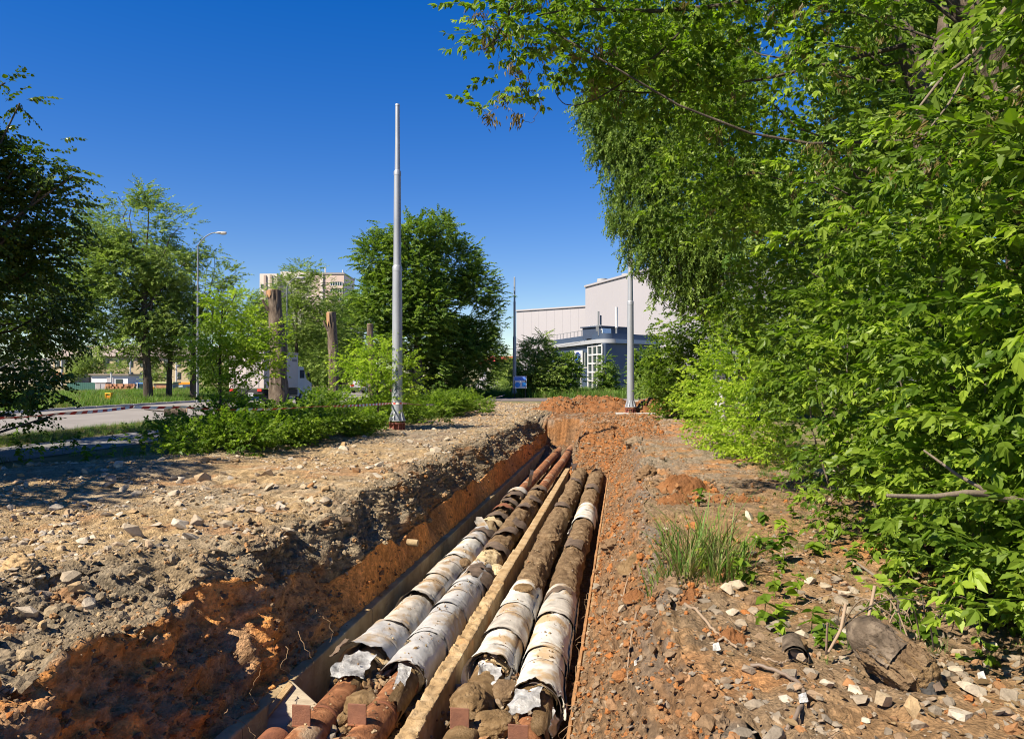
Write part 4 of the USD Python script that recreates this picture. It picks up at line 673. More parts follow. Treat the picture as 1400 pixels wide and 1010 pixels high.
def simple(name, lab, catg, px0, px1, py0, Y, D, mat, parts=()):
    a, b = at(px0, py0, Y), at(px1, py0, Y); t = thing(name, lab, catg); obj('body', box(b[0] - a[0], D, a[2], ((a[0] + b[0]) / 2, Y + D / 2, a[2] / 2), 0, .04), mat, t)
    return t, a, b
t, a, b = simple('utility_cabinet', 'grey steel cabinet in front of the white shed', 'cabinet', 130, 144.5, 523.5, 84, 1.2, m_gbox); obj('door_panel', box((b[0] - a[0]) * .4, .04, a[2] * .8, (a[0] * .7 + b[0] * .3, 83.98, a[2] * .5)), m_seam, t); obj('lid', box(b[0] - a[0] + .1, 1.3, .06, ((a[0] + b[0]) / 2, 84.6, a[2] + .03)), m_cap, t)
t = thing('green_fence', 'low dark green fence left of the grey cabinet', 'fence')
for k in range(14): p = at(93 + 2.75 * k, 531, 86); obj('fence_board', box(.21, .05, .95, (p[0], 86, .47)), m_green, t)
p = at(110, 531, 86); obj('rail', box(3.5, .04, .08, (p[0], 86.05, .8)), m_green, t)
t = thing('brick_stack', 'row of stacked red brown bricks beside the grey cabinet', 'bricks'); rb = R(55)
for k in range(16):
    for j in range(3): p = at(146.5 + 2.5 * k, 0, 82); obj('brick_pallet' if False else 'brick_course', box(.19, .5, .27, (p[0] + rb.uniform(-.02, .02), 82 + rb.uniform(-.1, .1), .14 + .28 * j)), m_or if (k * 3 + j) % 4 else m_rust, t)
t, a, b = simple('blue_kiosk', 'small blue and white kiosk left of the leftmost road tree trunk', 'kiosk', 185, 199, 523, 84, 1.5, m_bluek); obj('white_post', box(.15, .1, a[2], (a[0] + .25, 83.93, a[2] / 2)), m_wht, t); obj('window', box(.6, .06, .4, (b[0] - .4, 83.96, a[2] * .65)), m_pane, t)
t, a, b = simple('beige_kiosk', 'beige kiosk with a greenish roof between the road tree trunks', 'kiosk', 210, 236, 524, 84, 1.6, m_kbe); obj('roof', box(b[0] - a[0] + .3, 2, .16, ((a[0] + b[0]) / 2, 84.8, a[2] + .08)), mat_plain('kiosk_roof', (.35, .38, .16), .7), t); obj('counter', box((b[0] - a[0]) * .7, .06, .35, ((a[0] + b[0]) / 2, 83.96, .5)), m_or, t)
t, a, b = simple('yellow_bin', 'tall yellow bin beside the beige kiosk', 'bin', 205.5, 210, 529.5, 83, .5, m_yellow); obj('lid', box(b[0] - a[0] + .06, .56, .06, ((a[0] + b[0]) / 2, 83.25, a[2] + .03)), m_orange, t)
# dark van with pale windscreen
t = thing('dark_van', 'dark blue van with a slanted windscreen parked in the yard', 'van'); Yv = 84; a, b = at(237, 526, Yv), at(262, 526, Yv); L = b[0] - a[0]; H = a[2]
vb = trimesh.creation.extrude_polygon(shapely.Polygon([(0, .25), (L, .25), (L, H), (L * .42, H), (L * .14, H * .62), (0, H * .55)]), 1.7, engine='earcut'); vb.apply_transform(np.array([[1, 0, 0, a[0]], [0, 0, 1, Yv], [0, 1, 0, 0], [0, 0, 0, 1.0]])); vb.fix_normals(); obj('body', vb, m_van, t)
sw = trimesh.creation.extrude_polygon(shapely.Polygon([(L * .19, H * .64), (L * .52, H * .64), (L * .52, H * .94), (L * .43, H * .94)]), .04, engine='earcut'); sw.apply_transform(np.array([[1, 0, 0, a[0]], [0, 0, 1, Yv - .03], [0, 1, 0, 0], [0, 0, 0, 1.0]])); sw.fix_normals(); obj('side_window', sw, mat_plain('pale_glass', (.40, .46, .46), .15), t)
for x in (.2, .8):
    wl = cyl(.28, .2, (0, 0, -.1), 16); wl.apply_transform(trimesh.transformations.rotation_matrix(np.pi / 2, (1, 0, 0))); wl.apply_translation((a[0] + L * x, Yv + .05, .28)); obj('wheel', wl, m_tyre, t, smooth=40)
p = at(252, 524, 90); t = thing('orange_awning', 'small orange awning above the dark van', 'awning', (p[0], 90, 0)); obj('canopy', box(1.9, 1.0, .3, (0, 0, p[2]), 0, .04), m_orange, t); [obj('post', box(.06, .06, p[2], (x, 0, p[2] / 2)), m_lampgrey, t) for x in (-.8, .8)]
# yellow box on the grass verge
p = at(149, 549, 50); t = thing('yellow_box', 'small open yellow box frame standing on the far grass verge', 'box', (p[0], 50, 0)); H = .50
for x in (-.17, .17): obj('side_panel', box(.05, .3, H, (x, 0, H / 2), 0, .01), m_yellow, t)
obj('top_panel', box(.39, .3, .08, (0, 0, H + .04), 0, .01), m_yellow, t); obj('front_panel', box(.29, .04, H * .75, (0, -.08, H * .38)), m_orange, t)
for px, Y, h in ((62, 120, 5.5), (178, 120, 7.2), (84, 118, 4.6), (152, 96, 2.1), (241, 112, 5.8)):
    p = at(px, 520, Y); t = thing('lamp_column', {62: 'thin pale column at the far left below the dark tree', 178: 'tall pale column in front of the long yellow building', 84: 'thin white column before the ochre entrance tower', 152: 'short pale post before the white shed', 241: 'pale column behind the dark van'}[px], 'post', (p[0], Y, 0)); obj('post', tube([[0, 0, 0], [0, 0, h]], [.13, .09], 8), m_wht, t, smooth=40); obj('cap', cyl(.16, .12, (0, 0, h), 8), m_lampgrey, t)
# --- red roofed house and pale yard wall beyond the dark tree
m_redroof = mat_plain('red_sheet_roof', (.42, .06, .05), .6); m_yardw = mat_plain('pale_wall', (.55, .53, .50), .85); m_slate = mat_plain('slate_roof', (.30, .28, .30), .8)
t = thing('red_roofed_house', 'house with a bright red roof glimpsed right of the big dark tree', 'building'); Yh = 150; a, b = at(655, 488, Yh), at(712, 488, Yh); ze, zt3 = at(0, 497, Yh)[2], at(0, 486, Yh)[2]
obj('wall', wall_box([(a[0], Yh), (b[0], Yh), (b[0], Yh + 10), (a[0], Yh + 10)], 0, ze), m_grey2, t); obj('roof', trimesh.Trimesh([(a[0] - .5, Yh - .5, ze - .1), (b[0] + .5, Yh - .5, ze - .1), (b[0] - 1, Yh + 5, zt3), (a[0] + 1, Yh + 5, zt3), (b[0] + .5, Yh + 10.5, ze - .1), (a[0] - .5, Yh + 10.5, ze - .1)], [[0, 1, 2], [0, 2, 3], [3, 2, 4], [3, 4, 5], [0, 3, 5], [1, 4, 2], [0, 5, 4], [0, 4, 1]], process=False), m_redroof, t)
facade(t, (a[0], Yh), (b[0], Yh), .8, ze - .3, 4, 1, m_pane, .4, .6, off=.12)
t = thing('slate_hut', 'small hut with a grey slate roof behind the pale yard wall', 'building'); Yh = 118; a, b = at(658, 515, Yh), at(684, 515, Yh); ze, zt3 = at(0, 520, Yh)[2], at(0, 512, Yh)[2]
obj('wall', wall_box([(a[0], Yh), (b[0], Yh), (b[0], Yh + 4), (a[0], Yh + 4)], 0, ze), m_yardw, t); obj('roof', trimesh.Trimesh([(a[0] - .2, Yh - .2, ze), (b[0] + .2, Yh - .2, ze), (b[0] + .2, Yh + 2, zt3), (a[0] - .2, Yh + 2, zt3), (b[0] + .2, Yh + 4.2, ze), (a[0] - .2, Yh + 4.2, ze)], [[0, 1, 2], [0, 2, 3], [3, 2, 4], [3, 4, 5], [0, 3, 5], [1, 4, 2], [0, 5, 4], [0, 4, 1]], process=False), m_slate, t)
t = thing('yard_wall', 'low pale panel wall behind the far shrubs', 'wall')
for k in range(7): p = at(651 + 6.6 * k, 522, 105); obj('wall_panel', box(.66, .1, p[2] + .1 * (k % 2), (p[0], 105, p[2] / 2)), m_yardw, t); obj('wall_post', box(.08, .14, p[2] + .1, (p[0] + .34, 105, p[2] / 2)), m_seam, t)
t = thing('orange_block', 'small orange box on the grass left of the far shrubs', 'box', at(646, 536, 75) * [1, 1, 0]); obj('body', box(.36, .3, .36, (0, 0, .18), 0, .02), m_or, t); obj('lid', box(.4, .34, .05, (0, 0, .385), 0, .01), m_rawwood, t)
# --- blue and white advertising stand among the shrubs
p = at(711, 545, 57); t = thing('notice_board', 'blue and white notice board half hidden by the far shrubs', 'sign', (p[0], 57, 0))
for x in (-.42, .42): obj('leg', box(.05, .05, 1.75, (x, 0, .87)), m_chassis, t)
bd = obj('board', box(1.0, .04, .95, (0, 0, 1.22), 0, .01), m_shed, t); obj('blue_field', box(.9, .012, .28, (0, -.027, 1.5)), mat_plain('notice_blue', (.07, .18, .58), .5), bd); obj('blue_round', cyl(.2, .012, (0, 0, 0), 18).apply_transform(trimesh.transformations.rotation_matrix(np.pi / 2, (1, 0, 0))).apply_translation((-.2, -.022, 1.02)), m_sign, bd); obj('blue_corner', box(.28, .012, .3, (.3, -.027, 1.05)), m_sign, bd)
# overhead wire to the blue building
w_ = np.linspace(0, 1, 20); a, b = at(560, 495, 70), np.array([*onl(6, 0), zc1]); q = a[None] * (1 - w_[:, None]) + b[None] * w_[:, None]; q[:, 2] -= .5 * 4 * w_ * (1 - w_); obj('overhead_wire', tube(q, .02, 5), m_chassis, None, label='thin dark overhead wire running to the blue building', cat='wire')
# ---------------------------------------------------------------- foliage
from scipy.interpolate import CubicSpline
def leaf_geo(kind, L, w, rng):
    """one leaf along +x, facing +z: vertices and triangles, folded along the midrib and bent at the tip"""
    if kind == 'ovate': out = [(0, 0), (.22, .36), (.5, .5), (.78, .28), (1, 0)]
    elif kind == 'lobed': out = [(0, 0), (.16, .32), (.36, .46), (.50, .30), (.64, .36), (1, 0)]
    elif kind == 'heart': out = [(0, 0), (.1, .44), (.4, .52), (.7, .3), (1, 0)]
    else: out = [(0, 0), (.35, .4), (1, 0)]
    n = len(out); fold = rng.uniform(.15, .5); bend = rng.uniform(.05, .35)
    up = np.array([(x * L, y * w, y * w * fold - bend * L * x * x) for x, y in out]); v = np.vstack([up, up[1:-1] * [1, -1, 1]]); f = []
    dn = [0] + list(range(n, 2 * n - 2)) + [n - 1]
    for i in range(1, n - 1): f += [(0, i + 1, i), (0, dn[i], dn[i + 1])]
    return v, np.array(f)
def place(v, p, yaw, pitch, roll):
    cr, sr, cp, sp, cy, sy = np.cos(roll), np.sin(roll), np.cos(pitch), np.sin(pitch), np.cos(yaw), np.sin(yaw)
    v = v @ np.array([[1, 0, 0], [0, cr, sr], [0, -sr, cr]]); v = v @ np.array([[cp, 0, sp], [0, 1, 0], [-sp, 0, cp]]); v = v @ np.array([[cy, sy, 0], [-sy, cy, 0], [0, 0, 1]])
    return v + p
def twig(seed, kind='ovate', length=.45, n=12, L=.08, w=.06, droop=.3, hang=False, compound=0, stem=.003, spread=1.1):
    rng = R(seed); s = np.linspace(0, 1, 6)
    pts = np.stack([length * s * (.25 if hang else 1), .06 * length * np.sin(s * 4 + seed), -length * (s ** 1.2 if hang else droop * s ** 2)], 1)
    parts = [tube(pts, np.linspace(stem, stem * .4, 6), 3, cap=False)]
    for i in range(n):
        t = (i + .6) / n if not hang else (i + .3) / n; p = np.array([np.interp(t, s, pts[:, k]) for k in range(3)]); side = 1 if i % 2 else -1
        yaw = side * rng.uniform(.4, spread) if t < .93 else rng.uniform(-.3, .3)
        if hang: yaw = rng.uniform(0, 2 * np.pi)
        pitch = rng.uniform(-.9, .15) if not hang else rng.uniform(-1.4, -.5); roll = rng.uniform(-.7, .7)
        sc = rng.uniform(.65, 1.15) * (1 - .25 * t)
        if compound:
            pet = .55 * L * sc; d = np.array([np.cos(yaw) * np.cos(pitch * .5), np.sin(yaw) * np.cos(pitch * .5), np.sin(pitch * .5)]); tip = p + d * pet * 1.5
            parts.append(tube([p, tip], [.0016, .001], 3, cap=False))
            for k in range(compound):
                q = tip if k == 0 else p + d * pet * (1.2 - .5 * ((k - 1) // 2)); yy = yaw + (0 if k == 0 else (1 if k % 2 else -1) * rng.uniform(.7, 1.1)); a = leaf_geo(kind, L * sc * (1 if k == 0 else .82), w * sc * (1 if k == 0 else .82), rng)
                parts.append((place(a[0], q, yy, pitch + rng.uniform(-.3, .1), roll + rng.uniform(-.4, .4)), a[1]))
        else:
            a = leaf_geo(kind, L * sc, w * sc, rng); parts.append((place(a[0], p + np.array([np.cos(yaw), np.sin(yaw), 0]) * .25 * L, yaw, pitch, roll), a[1]))
    return cat(parts)
ml_maple = mat_leaf('maple_leaf', (.068, .128, .013), (.285, .385, .04), (1.15, 1.4, .35), tw=.48)
ml_dark = mat_leaf('dark_leaf', (.065, .13, .02), (.25, .345, .055), (1.3, 1.4, .45), tw=.38)
ml_birch = mat_leaf('birch_leaf', (.085, .15, .025), (.24, .33, .06), (1.2, 1.35, .5), tw=.36)
ml_poplar = mat_leaf('poplar_leaf', (.045, .075, .012), (.125, .175, .028), (1.3, 1.7, .4), rough=.32, tw=.25)
ml_pale = mat_leaf('pale_leaf', (.13, .195, .04), (.30, .38, .08), (1.2, 1.4, .6), tw=.33)
ml_bright = mat_leaf('bright_leaf', (.19, .29, .02), (.40, .49, .055), (1.5, 1.7, .5), tw=.45)
ml_seed = mat_leaf('maple_seed', (.12, .10, .03), (.22, .17, .06), (1.3, 1.2, .6), tw=.35)
m_twig = mat_noise('branch_bark', [(.3, (.10, .08, .06)), (.7, (.22, .18, .14))], 6, .9, .5, 30, 6, .1, stretch=(1, 1, .4))
m_twigd = mat_noise('dark_bark', [(.3, (.04, .033, .026)), (.7, (.11, .09, .07))], 5, .95, .8, 16, 7, .1, stretch=(1, 1, .3), dist=.04)
m_birchb = mat_noise('birch_bark', [(.36, (.06, .055, .05)), (.45, (.55, .53, .49)), (.7, (.68, .66, .61))], 3, .7, .3, 20, 6, .3, stretch=(.6, .6, 3))
T_maple = [('leafy_twig', twig(10 + k, 'lobed', [.42, .34, .5, .38][k], [6, 5, 7, 5][k], [.108, .088, .118, .098][k], [.07, .058, .076, .06][k], .35, compound=[3, 3, 5, 3][k], stem=.0035), ml_maple, False) for k in range(4)]
T_bright = [('leafy_twig', twig(20 + k, 'lobed', .38, 7, .085, .05, .25, compound=3, stem=.003), ml_bright, False) for k in range(3)]
T_mapledk = [('leafy_twig', twig(30 + k, 'lobed', .6, 8, .14, .09, .4, compound=3, stem=.005), ml_dark, False) for k in range(3)]
T_birch = [('leafy_twig', twig(40 + k, 'ovate', .62, 24, .078, .062, hang=True, stem=.002), ml_birch, False) for k in range(4)]
T_poplar = [('leafy_twig', twig(50 + k, 'heart', .5, 13, .10, .085, .3, stem=.004), ml_poplar, False) for k in range(4)]
T_pale = [('leafy_twig', twig(60 + k, 'ovate', .62, 14, .14, .10, .3, stem=.006), ml_pale, False) for k in range(4)]
T_lime = [('leafy_twig', twig(70 + k, 'heart', .6, 14, .15, .125, .4, stem=.005), ml_dark, False) for k in range(4)]
T_shrub = [('leafy_twig', twig(80 + k, 'lobed', .26, 7, .085, .064, .15, compound=3, stem=.003, spread=1.5), ml_maple, False) for k in range(4)]
def C(px, py, Y, r, dz=1.0, dy=1.0): c = PX(px, py, Y); m = r / FPX * Y; return np.array([*c, m, m * dy, m * dz])
def foliage(t, clumps, protos, dens, seed, gap=.0, gf=1.2, up=.25, size=(.8, 1.2), shell=.35, name='crown', hang=False, floor=.06):
    if not len(clumps): return None
    rng = R(seed); P_, D_ = [], []
    for c in clumps:
        n = int(dens * c[3] * c[4] ** .5 * c[5] ** .5 * (c[3] * c[4] * c[5]) ** (1 / 6)) + 3
        d = rng.normal(size=(n, 3)); d /= np.linalg.norm(d, axis=1, keepdims=True); r = shell + (1 - shell) * rng.random(n) ** .6; r = r * (1 + .25 * rng.normal(size=n) * .5)
        P_.append(c[:3] + d * r[:, None] * c[3:6]); D_.append(d)
    P_, D_ = np.vstack(P_), np.vstack(D_)
    keep = P_[:, 2] > floor
    if gap: keep &= meshkit.fbm(P_ * gf, 2, seed) > gap
    P_, D_ = P_[keep], D_[keep]; n = len(P_); yaw = np.arctan2(D_[:, 1], D_[:, 0]) + rng.normal(size=n) * .5
    pitch = np.arcsin(np.clip(D_[:, 2] * .6 + up, -1, 1)) + rng.normal(size=n) * .25
    if hang: yaw = rng.uniform(0, 6.28, n); pitch = rng.normal(size=n) * .45
    return instancer(name, t, protos, P_, quat_from(yaw, rng.normal(size=n) * .35, -pitch), rng.uniform(*size, n), seed, kind='stuff')
def limbs(t, base, clumps, r0, mat, seed, frac=.45, every=1, name='limb', rmin=.008):
    """limbs from the trunk line to the heart of each clump"""
    rng = R(seed); base = np.asarray(base, float)
    for c in clumps[::every]:
        e = np.asarray(c[:3]); h = np.clip((e[2] - base[-1][2] * 0) * frac, base[0][2] + .1, base[-1][2]); k = np.interp(h, base[:, 2], np.arange(len(base))); a = np.array([np.interp(k, np.arange(len(base)), base[:, q]) for q in range(3)])
        s = np.linspace(0, 1, 8)[:, None]; w = np.linalg.norm(e - a); mid = (a + e) / 2 + rng.normal(size=3) * .10 * w + [0, 0, -.06 * w]
        q = (1 - s) ** 2 * a + 2 * s * (1 - s) * mid + s ** 2 * e; q[1:-1] += rng.normal(size=(6, 3)) * .02 * w
        obj(name, tube(q, np.linspace(r0 * rng.uniform(.6, 1), max(rmin, r0 * .2), 8), 6, cap=False), mat, t, smooth=True)
def trunk(t, pts, rad, mat, seed): return obj('trunk', bark_tube(pts, rad, seed, 18, .10), mat, t, smooth=60)

# --- dark poplar at the left edge, its low branch over the path
t = thing('poplar_tree', 'large dark leafy poplar at the left edge with a low branch hanging over the road', 'tree')
cl = [C(-15, 165, 15, 40), C(30, 210, 15, 38), C(-40, 250, 15, 70), C(72, 235, 15, 26), C(10, 300, 15.5, 60), C(70, 285, 15.5, 38), C(0, 370, 16, 75), C(60, 350, 16, 34), C(85, 415, 17.5, 28, 1, 2), C(30, 440, 17, 62, .8, 1.8), C(75, 455, 18, 26, .8, 2), C(10, 500, 15, 50), C(45, 530, 14.5, 36, .7), C(78, 566, 14.0, 22, .35), C(30, 572, 14, 34, .4), C(98, 240, 15, 12), C(25, 140, 15, 12), C(5, 112, 15, 10),
      C(-140, 170, 14, 90), C(-160, 250, 14, 150), C(-205, 354, 14, 150, 1, .8), C(-120, 430, 15, 100, 1, .8), C(-320, 300, 13, 150), C(-250, 470, 13.5, 110), C(-90, 540, 14, 70, .7), C(-330, 120, 13, 140), C(-60, 400, 19, 100, .9, 1.5)]
b = PX(-190, 0, 14.5); tp = np.array([[b[0], b[1], -.1], [b[0] + .1, b[1], 2.5], [b[0] + .3, b[1] + .1, 5.5], [b[0] + .5, b[1] + .2, 9]]); trunk(t, tp, [.32, .27, .2, .08], m_twigd, 501); limbs(t, tp, cl, .07, m_twigd, 502)
foliage(t, cl, T_poplar, 290, 503, .46, 1.2, up=.1, shell=.25)
t = thing('poplar_tree', 'second dark poplar just outside the left edge, shading the torn up soil', 'tree'); cl = [np.array(q) for q in ([-11.9, 10.9, 4.2, 1.3, 1.3, 1.1], [-10.0, 8.6, 3.9, .9, .9, .7], [-10.7, 9.6, 4.3, .9, .9, .7], [-13.2, 10.5, 5.6, 1.8, 1.8, 1.4], [-9.4, 7.4, 4.4, .6, .7, .5], [-11.0, 11.9, 3.7, .9, .9, .7], [-12.5, 9.0, 7.0, 1.6, 1.6, 1.3])]
tp = np.array([[-13.4, 9.8, -.1], [-13.3, 9.8, 3], [-13.0, 9.9, 6], [-12.8, 9.9, 8]]); trunk(t, tp, [.24, .2, .14, .06], m_twigd, 505); limbs(t, tp, cl, .06, m_twigd, 506); foliage(t, cl, T_poplar, 420, 507, .42, 1.2, up=.1, shell=.2)
sap_later = []
# --- three trees on the far verge of the road
def group_tree(lab, name, trunk_px, by, Y, cl, protos, dens, seed, r, mat=m_twigd, gap=.40, gf=.45, lean=0, group=None, up=.2, th=.75, size=(.8, 1.25)):
    t = thing(name, lab, 'tree', group=group); b = PX(trunk_px, by, Y); b[2] = -.05; zt = max(c[2] for c in cl) * th
    tp = np.array([b, b + [lean * .3, 0, zt * .33], b + [lean * .7, .1, zt * .66], b + [lean, .1, zt]]); trunk(t, tp, [r * 1.15, r * .85, r * .6, r * .25], mat, seed); limbs(t, tp, cl, r * .35, mat, seed + 1, .62); foliage(t, cl, protos, dens, seed + 2, gap, gf, up=up, size=size); return t
Y = 50
group_tree('tall airy roadside tree, the leftmost and largest of three on the far verge', 'roadside_tree', 203, 548, Y, [C(178, 285, Y, 34), C(150, 318, Y, 42), C(205, 322, Y, 48), C(115, 360, Y, 44), C(170, 370, Y, 52), C(228, 360, Y, 38), C(98, 410, Y, 36), C(150, 425, Y, 45), C(205, 420, Y, 42), C(160, 268, Y, 18), C(195, 268, Y, 18), C(245, 310, Y, 24), C(130, 460, Y, 28), C(190, 462, Y, 30), C(80, 375, Y, 22), C(258, 345, Y, 20)], T_pale, 130, 510, .28, lean=-.5)
group_tree('middle roadside tree with a slim dark trunk and low crown', 'roadside_tree', 231, 546, Y + 2, [C(228, 400, Y + 2, 30), C(245, 430, Y + 2, 34), C(222, 455, Y + 2, 28), C(252, 470, Y + 2, 22), C(215, 485, Y + 2, 20)], T_pale, 130, 520, .2, lean=.1)
group_tree('rightmost roadside tree whose thin sparse branches reach towards the street lamp', 'roadside_tree', 264, 548, Y + 1, [C(285, 400, Y, 30), C(268, 375, Y, 22), C(310, 380, Y, 17), C(292, 350, Y, 13), C(262, 440, Y, 28), C(290, 430, Y, 22), C(255, 410, Y, 22), C(322, 372, Y, 8), C(270, 490, Y, 22)], T_pale, 100, 530, .2, gap=.44)
# --- light tree crown and avenue behind the lorry
group_tree('light green bushy tree left of the thickest cut trunk', 'roadside_tree', 330, 540, 60, [C(335, 425, 60, 28), C(310, 450, 60, 26), C(355, 450, 60, 30), C(345, 490, 60, 32), C(310, 495, 60, 28), C(365, 415, 62, 16), C(300, 520, 60, 18)], T_pale, 100, 540, .22, gap=.36)
av = [('avenue tree with pointed twigs right in front of the apartment tower', 405, 78, [C(412, 375, 78, 20), C(395, 400, 78, 26), C(430, 405, 78, 30), C(405, 440, 78, 36), C(445, 445, 78, 32), C(400, 480, 78, 30), C(440, 490, 78, 30), C(430, 368, 78, 10), C(392, 372, 78, 8)]), ('avenue tree filling the gap below the apartment tower at its right', 465, 88, [C(462, 420, 88, 26), C(475, 450, 88, 30), C(455, 480, 88, 30), C(480, 490, 88, 28), C(490, 420, 88, 22)]),
      ('dark avenue tree over the far end of the road', 450, 110, [C(430, 460, 110, 24), C(455, 470, 110, 26), C(440, 500, 110, 26), C(470, 505, 110, 24), C(415, 500, 110, 22)]), ('distant avenue tree behind the lorry cab', 380, 95, [C(380, 440, 95, 24), C(370, 470, 95, 26), C(392, 480, 95, 26), C(375, 505, 95, 22), C(350, 500, 95, 22)])]
for k, (lab, px, Yk, cl) in enumerate(av): group_tree(lab, 'avenue_tree', px, 514 + 1717 / Yk, Yk, cl, T_lime if k in (1, 2) else T_pale, 80, 550 + 10 * k, .25, gap=.36)
for k in range(6):
    Yk = 120 + 14 * k; px = 425 + 8 * (k % 3) + 6 * k; group_tree('far dark tree closing the end of the shaded road' , 'avenue_tree', px, 530, Yk, [C(px, 468 + k, Yk, 24), C(px - 12, 492, Yk, 22), C(px + 14, 494, Yk, 22), C(px, 515, Yk, 20)], T_lime, 60, 620 + 10 * k, .25, gap=.34, group='far trees closing the road')
# --- big dark limes right of the nearest pole
Y = 54
group_tree('tall dark lime tree directly right of the nearest pole', 'lime_tree', 571, 547, Y, [C(545, 318, Y, 30), C(572, 330, Y, 34), C(518, 355, Y, 34), C(560, 372, Y, 45), C(505, 395, Y, 28), C(535, 415, Y, 46), C(580, 425, Y, 44), C(515, 450, Y, 38), C(560, 470, Y, 44), C(530, 495, Y, 36), C(585, 500, Y, 30), C(500, 340, Y, 14), C(540, 296, Y, 10), C(600, 305, Y, 16)], T_lime, 120, 700, .34, gap=.38, up=.3)
group_tree('broader dark lime tree with its crown sloping down to the right', 'lime_tree', 592, 545, Y + 3, [C(602, 322, Y + 3, 26), C(620, 365, Y + 3, 40), C(650, 400, Y + 3, 34), C(610, 420, Y + 3, 46), C(655, 445, Y + 3, 36), C(672, 430, Y + 3, 18), C(620, 470, Y + 3, 46), C(660, 485, Y + 3, 32), C(600, 500, Y + 3, 38), C(640, 510, Y + 3, 32), C(640, 345, Y + 3, 14), C(615, 525, Y + 3, 20)], T_lime, 120, 710, .34, gap=.38, up=.3)
for k, (lab, px, Yk, cl) in enumerate([('small rounded tree before the long yellow building', 122, 125, [(122, 494, 18), (112, 500, 12), (132, 500, 12)]), ('small bushy tree right of the rounded one before the yellow building', 163, 115, [(163, 503, 11), (158, 507, 9)]), ('yellow green shrub between the road tree trunks', 212, 98, [(214, 508, 12), (206, 514, 10), (222, 515, 10)]), ('yellow green shrub behind the rightmost roadside tree', 284, 96, [(284, 506, 14), (295, 514, 12), (276, 516, 12)]), ('dark shrub at the left end of the yellow building', 101, 130, [(100, 505, 10), (104, 513, 9)])]): sap_later.append((lab, px, Yk, [C(a, b, Yk, r) for a, b, r in cl], 640 + 10 * k))
# --- saplings in the hedge strip
def sapling(lab, px, Y, cl, seed, protos, dens, r=.035, name='maple_sapling', catg='sapling', gap=.3):
    t = thing(name, lab, catg); b = PX(px, 0, Y); b[2] = -.03; zt = max(c[2] for c in cl); tp = np.array([b, b + [.05, 0, zt * .35], b + [0, .05, zt * .7], b + [.1, 0, zt * .95]]); obj('trunk', tube(tp, [r, r * .85, r * .6, r * .3], 8), m_twigd, t, smooth=True); limbs(t, tp, cl, r * .45, m_twigd, seed, .55); foliage(t, cl, protos, dens, seed + 1, gap, 2.2, up=.2); return t
Y = 18; sapling('pale green maple sapling rising from the hedge in front of the lorry', 299, Y, [C(312, 425, Y, 26), C(288, 460, Y, 24), C(340, 455, Y, 28), C(372, 475, Y, 20), C(300, 495, Y, 26), C(345, 505, Y, 25), C(290, 425, Y, 14), C(325, 530, Y, 20), C(322, 402, Y, 9), C(365, 510, Y, 14), C(280, 490, Y, 14), C(385, 452, Y, 10), C(318, 470, Y, 20), C(330, 485, Y, 18)], 720, T_bright, 560)
Y = 23; sapling('light green maple sapling just left of the nearest pole', 515, Y, [C(490, 500, Y, 22), C(522, 490, Y, 26), C(550, 508, Y, 22), C(470, 492, Y, 12), C(540, 535, Y, 22), C(500, 470, Y, 10), C(505, 530, Y, 22), C(535, 468, Y, 9), C(565, 525, Y, 12), C(460, 502, Y, 7), C(518, 515, Y, 20)], 730, T_bright, 500)
# --- hedge shrubs along the edge of the torn-up strip
rg = R(740); sl = []
hed = [(262, 17.2, 1.05, .62), (295, 15.4, 1.15, .8), (330, 15.8, 1.1, .8), (362, 17.0, 1.0, .8), (395, 17.3, 1.2, .85), (425, 18.6, 1.05, .8), (452, 19.5, 1.2, .8), (480, 20.5, 1.05, .8), (494, 22.6, 1.0, .6), (340, 19, 1.3, .9), (400, 21, 1.35, .9), (460, 23.5, 1.35, .9), (520, 25.5, 1.3, .9), (568, 25.8, .8, .8), (598, 29.5, 1.0, .9), (622, 31, 1.15, 1.0), (640, 33, 1.0, .9), (570, 29.5, 1.0, .9), (240, 19, .7, .5), (605, 36, 1.2, 1.0)]
for k, (px, Y, H, r) in enumerate(hed):
    lab = ['leftmost low leafy shrub of the hedge, at the end of the path', 'dense green hedge shrub directly under the maple sapling', 'rounded hedge shrub right of the sapling trunk', 'low hedge shrub before the thickest cut trunk', 'broad hedge shrub in the middle of the row', 'hedge shrub right of the middle with dark gaps', 'fresh green hedge shrub below the second cut trunk', 'hedge shrub left of the light sapling', 'hedge shrub touching the base of the nearest pole', 'taller shrub at the back of the hedge behind the sapling', 'taller back-row shrub behind the broad middle shrub', 'taller back-row shrub under the second cut trunk', 'back-row shrub behind the nearest pole', 'low shrub immediately right of the nearest pole base', 'bright shrub further along the row right of the nearest pole', 'largest rounded shrub at the far end of the hedge', 'last shrub of the hedge before the bare ground', 'shrub behind the low one right of the pole', 'small weedy shrub beside the shaded path', 'shrub in the shade of the big dark trees'][k]
    t = thing('hedge_shrub', lab, 'shrub'); b = PX(px, 0, Y); b[2] = 0; H = H * (.8 if k < 9 else .95)
    cl = [np.array([b[0] + rg.normal() * r * .45, b[1] + rg.normal() * r * .4, H * rg.uniform(.3, .72), r * rg.uniform(.45, .65), r * rg.uniform(.45, .65), H * rg.uniform(.26, .36)]) for _ in range(7)]
    for c in cl: q = np.array([b + rg.normal(size=3) * [.08, .08, 0], (b + c[:3]) / 2 + rg.normal(size=3) * .05, c[:3]]); obj('stem', tube(q, [.012, .009, .005], 5, cap=False), m_twigd, t)
    foliage(t, cl, T_shrub, 420, 741 + 3 * k, .3, 3.0, up=.35, name='leaves', size=(.75, 1.15))
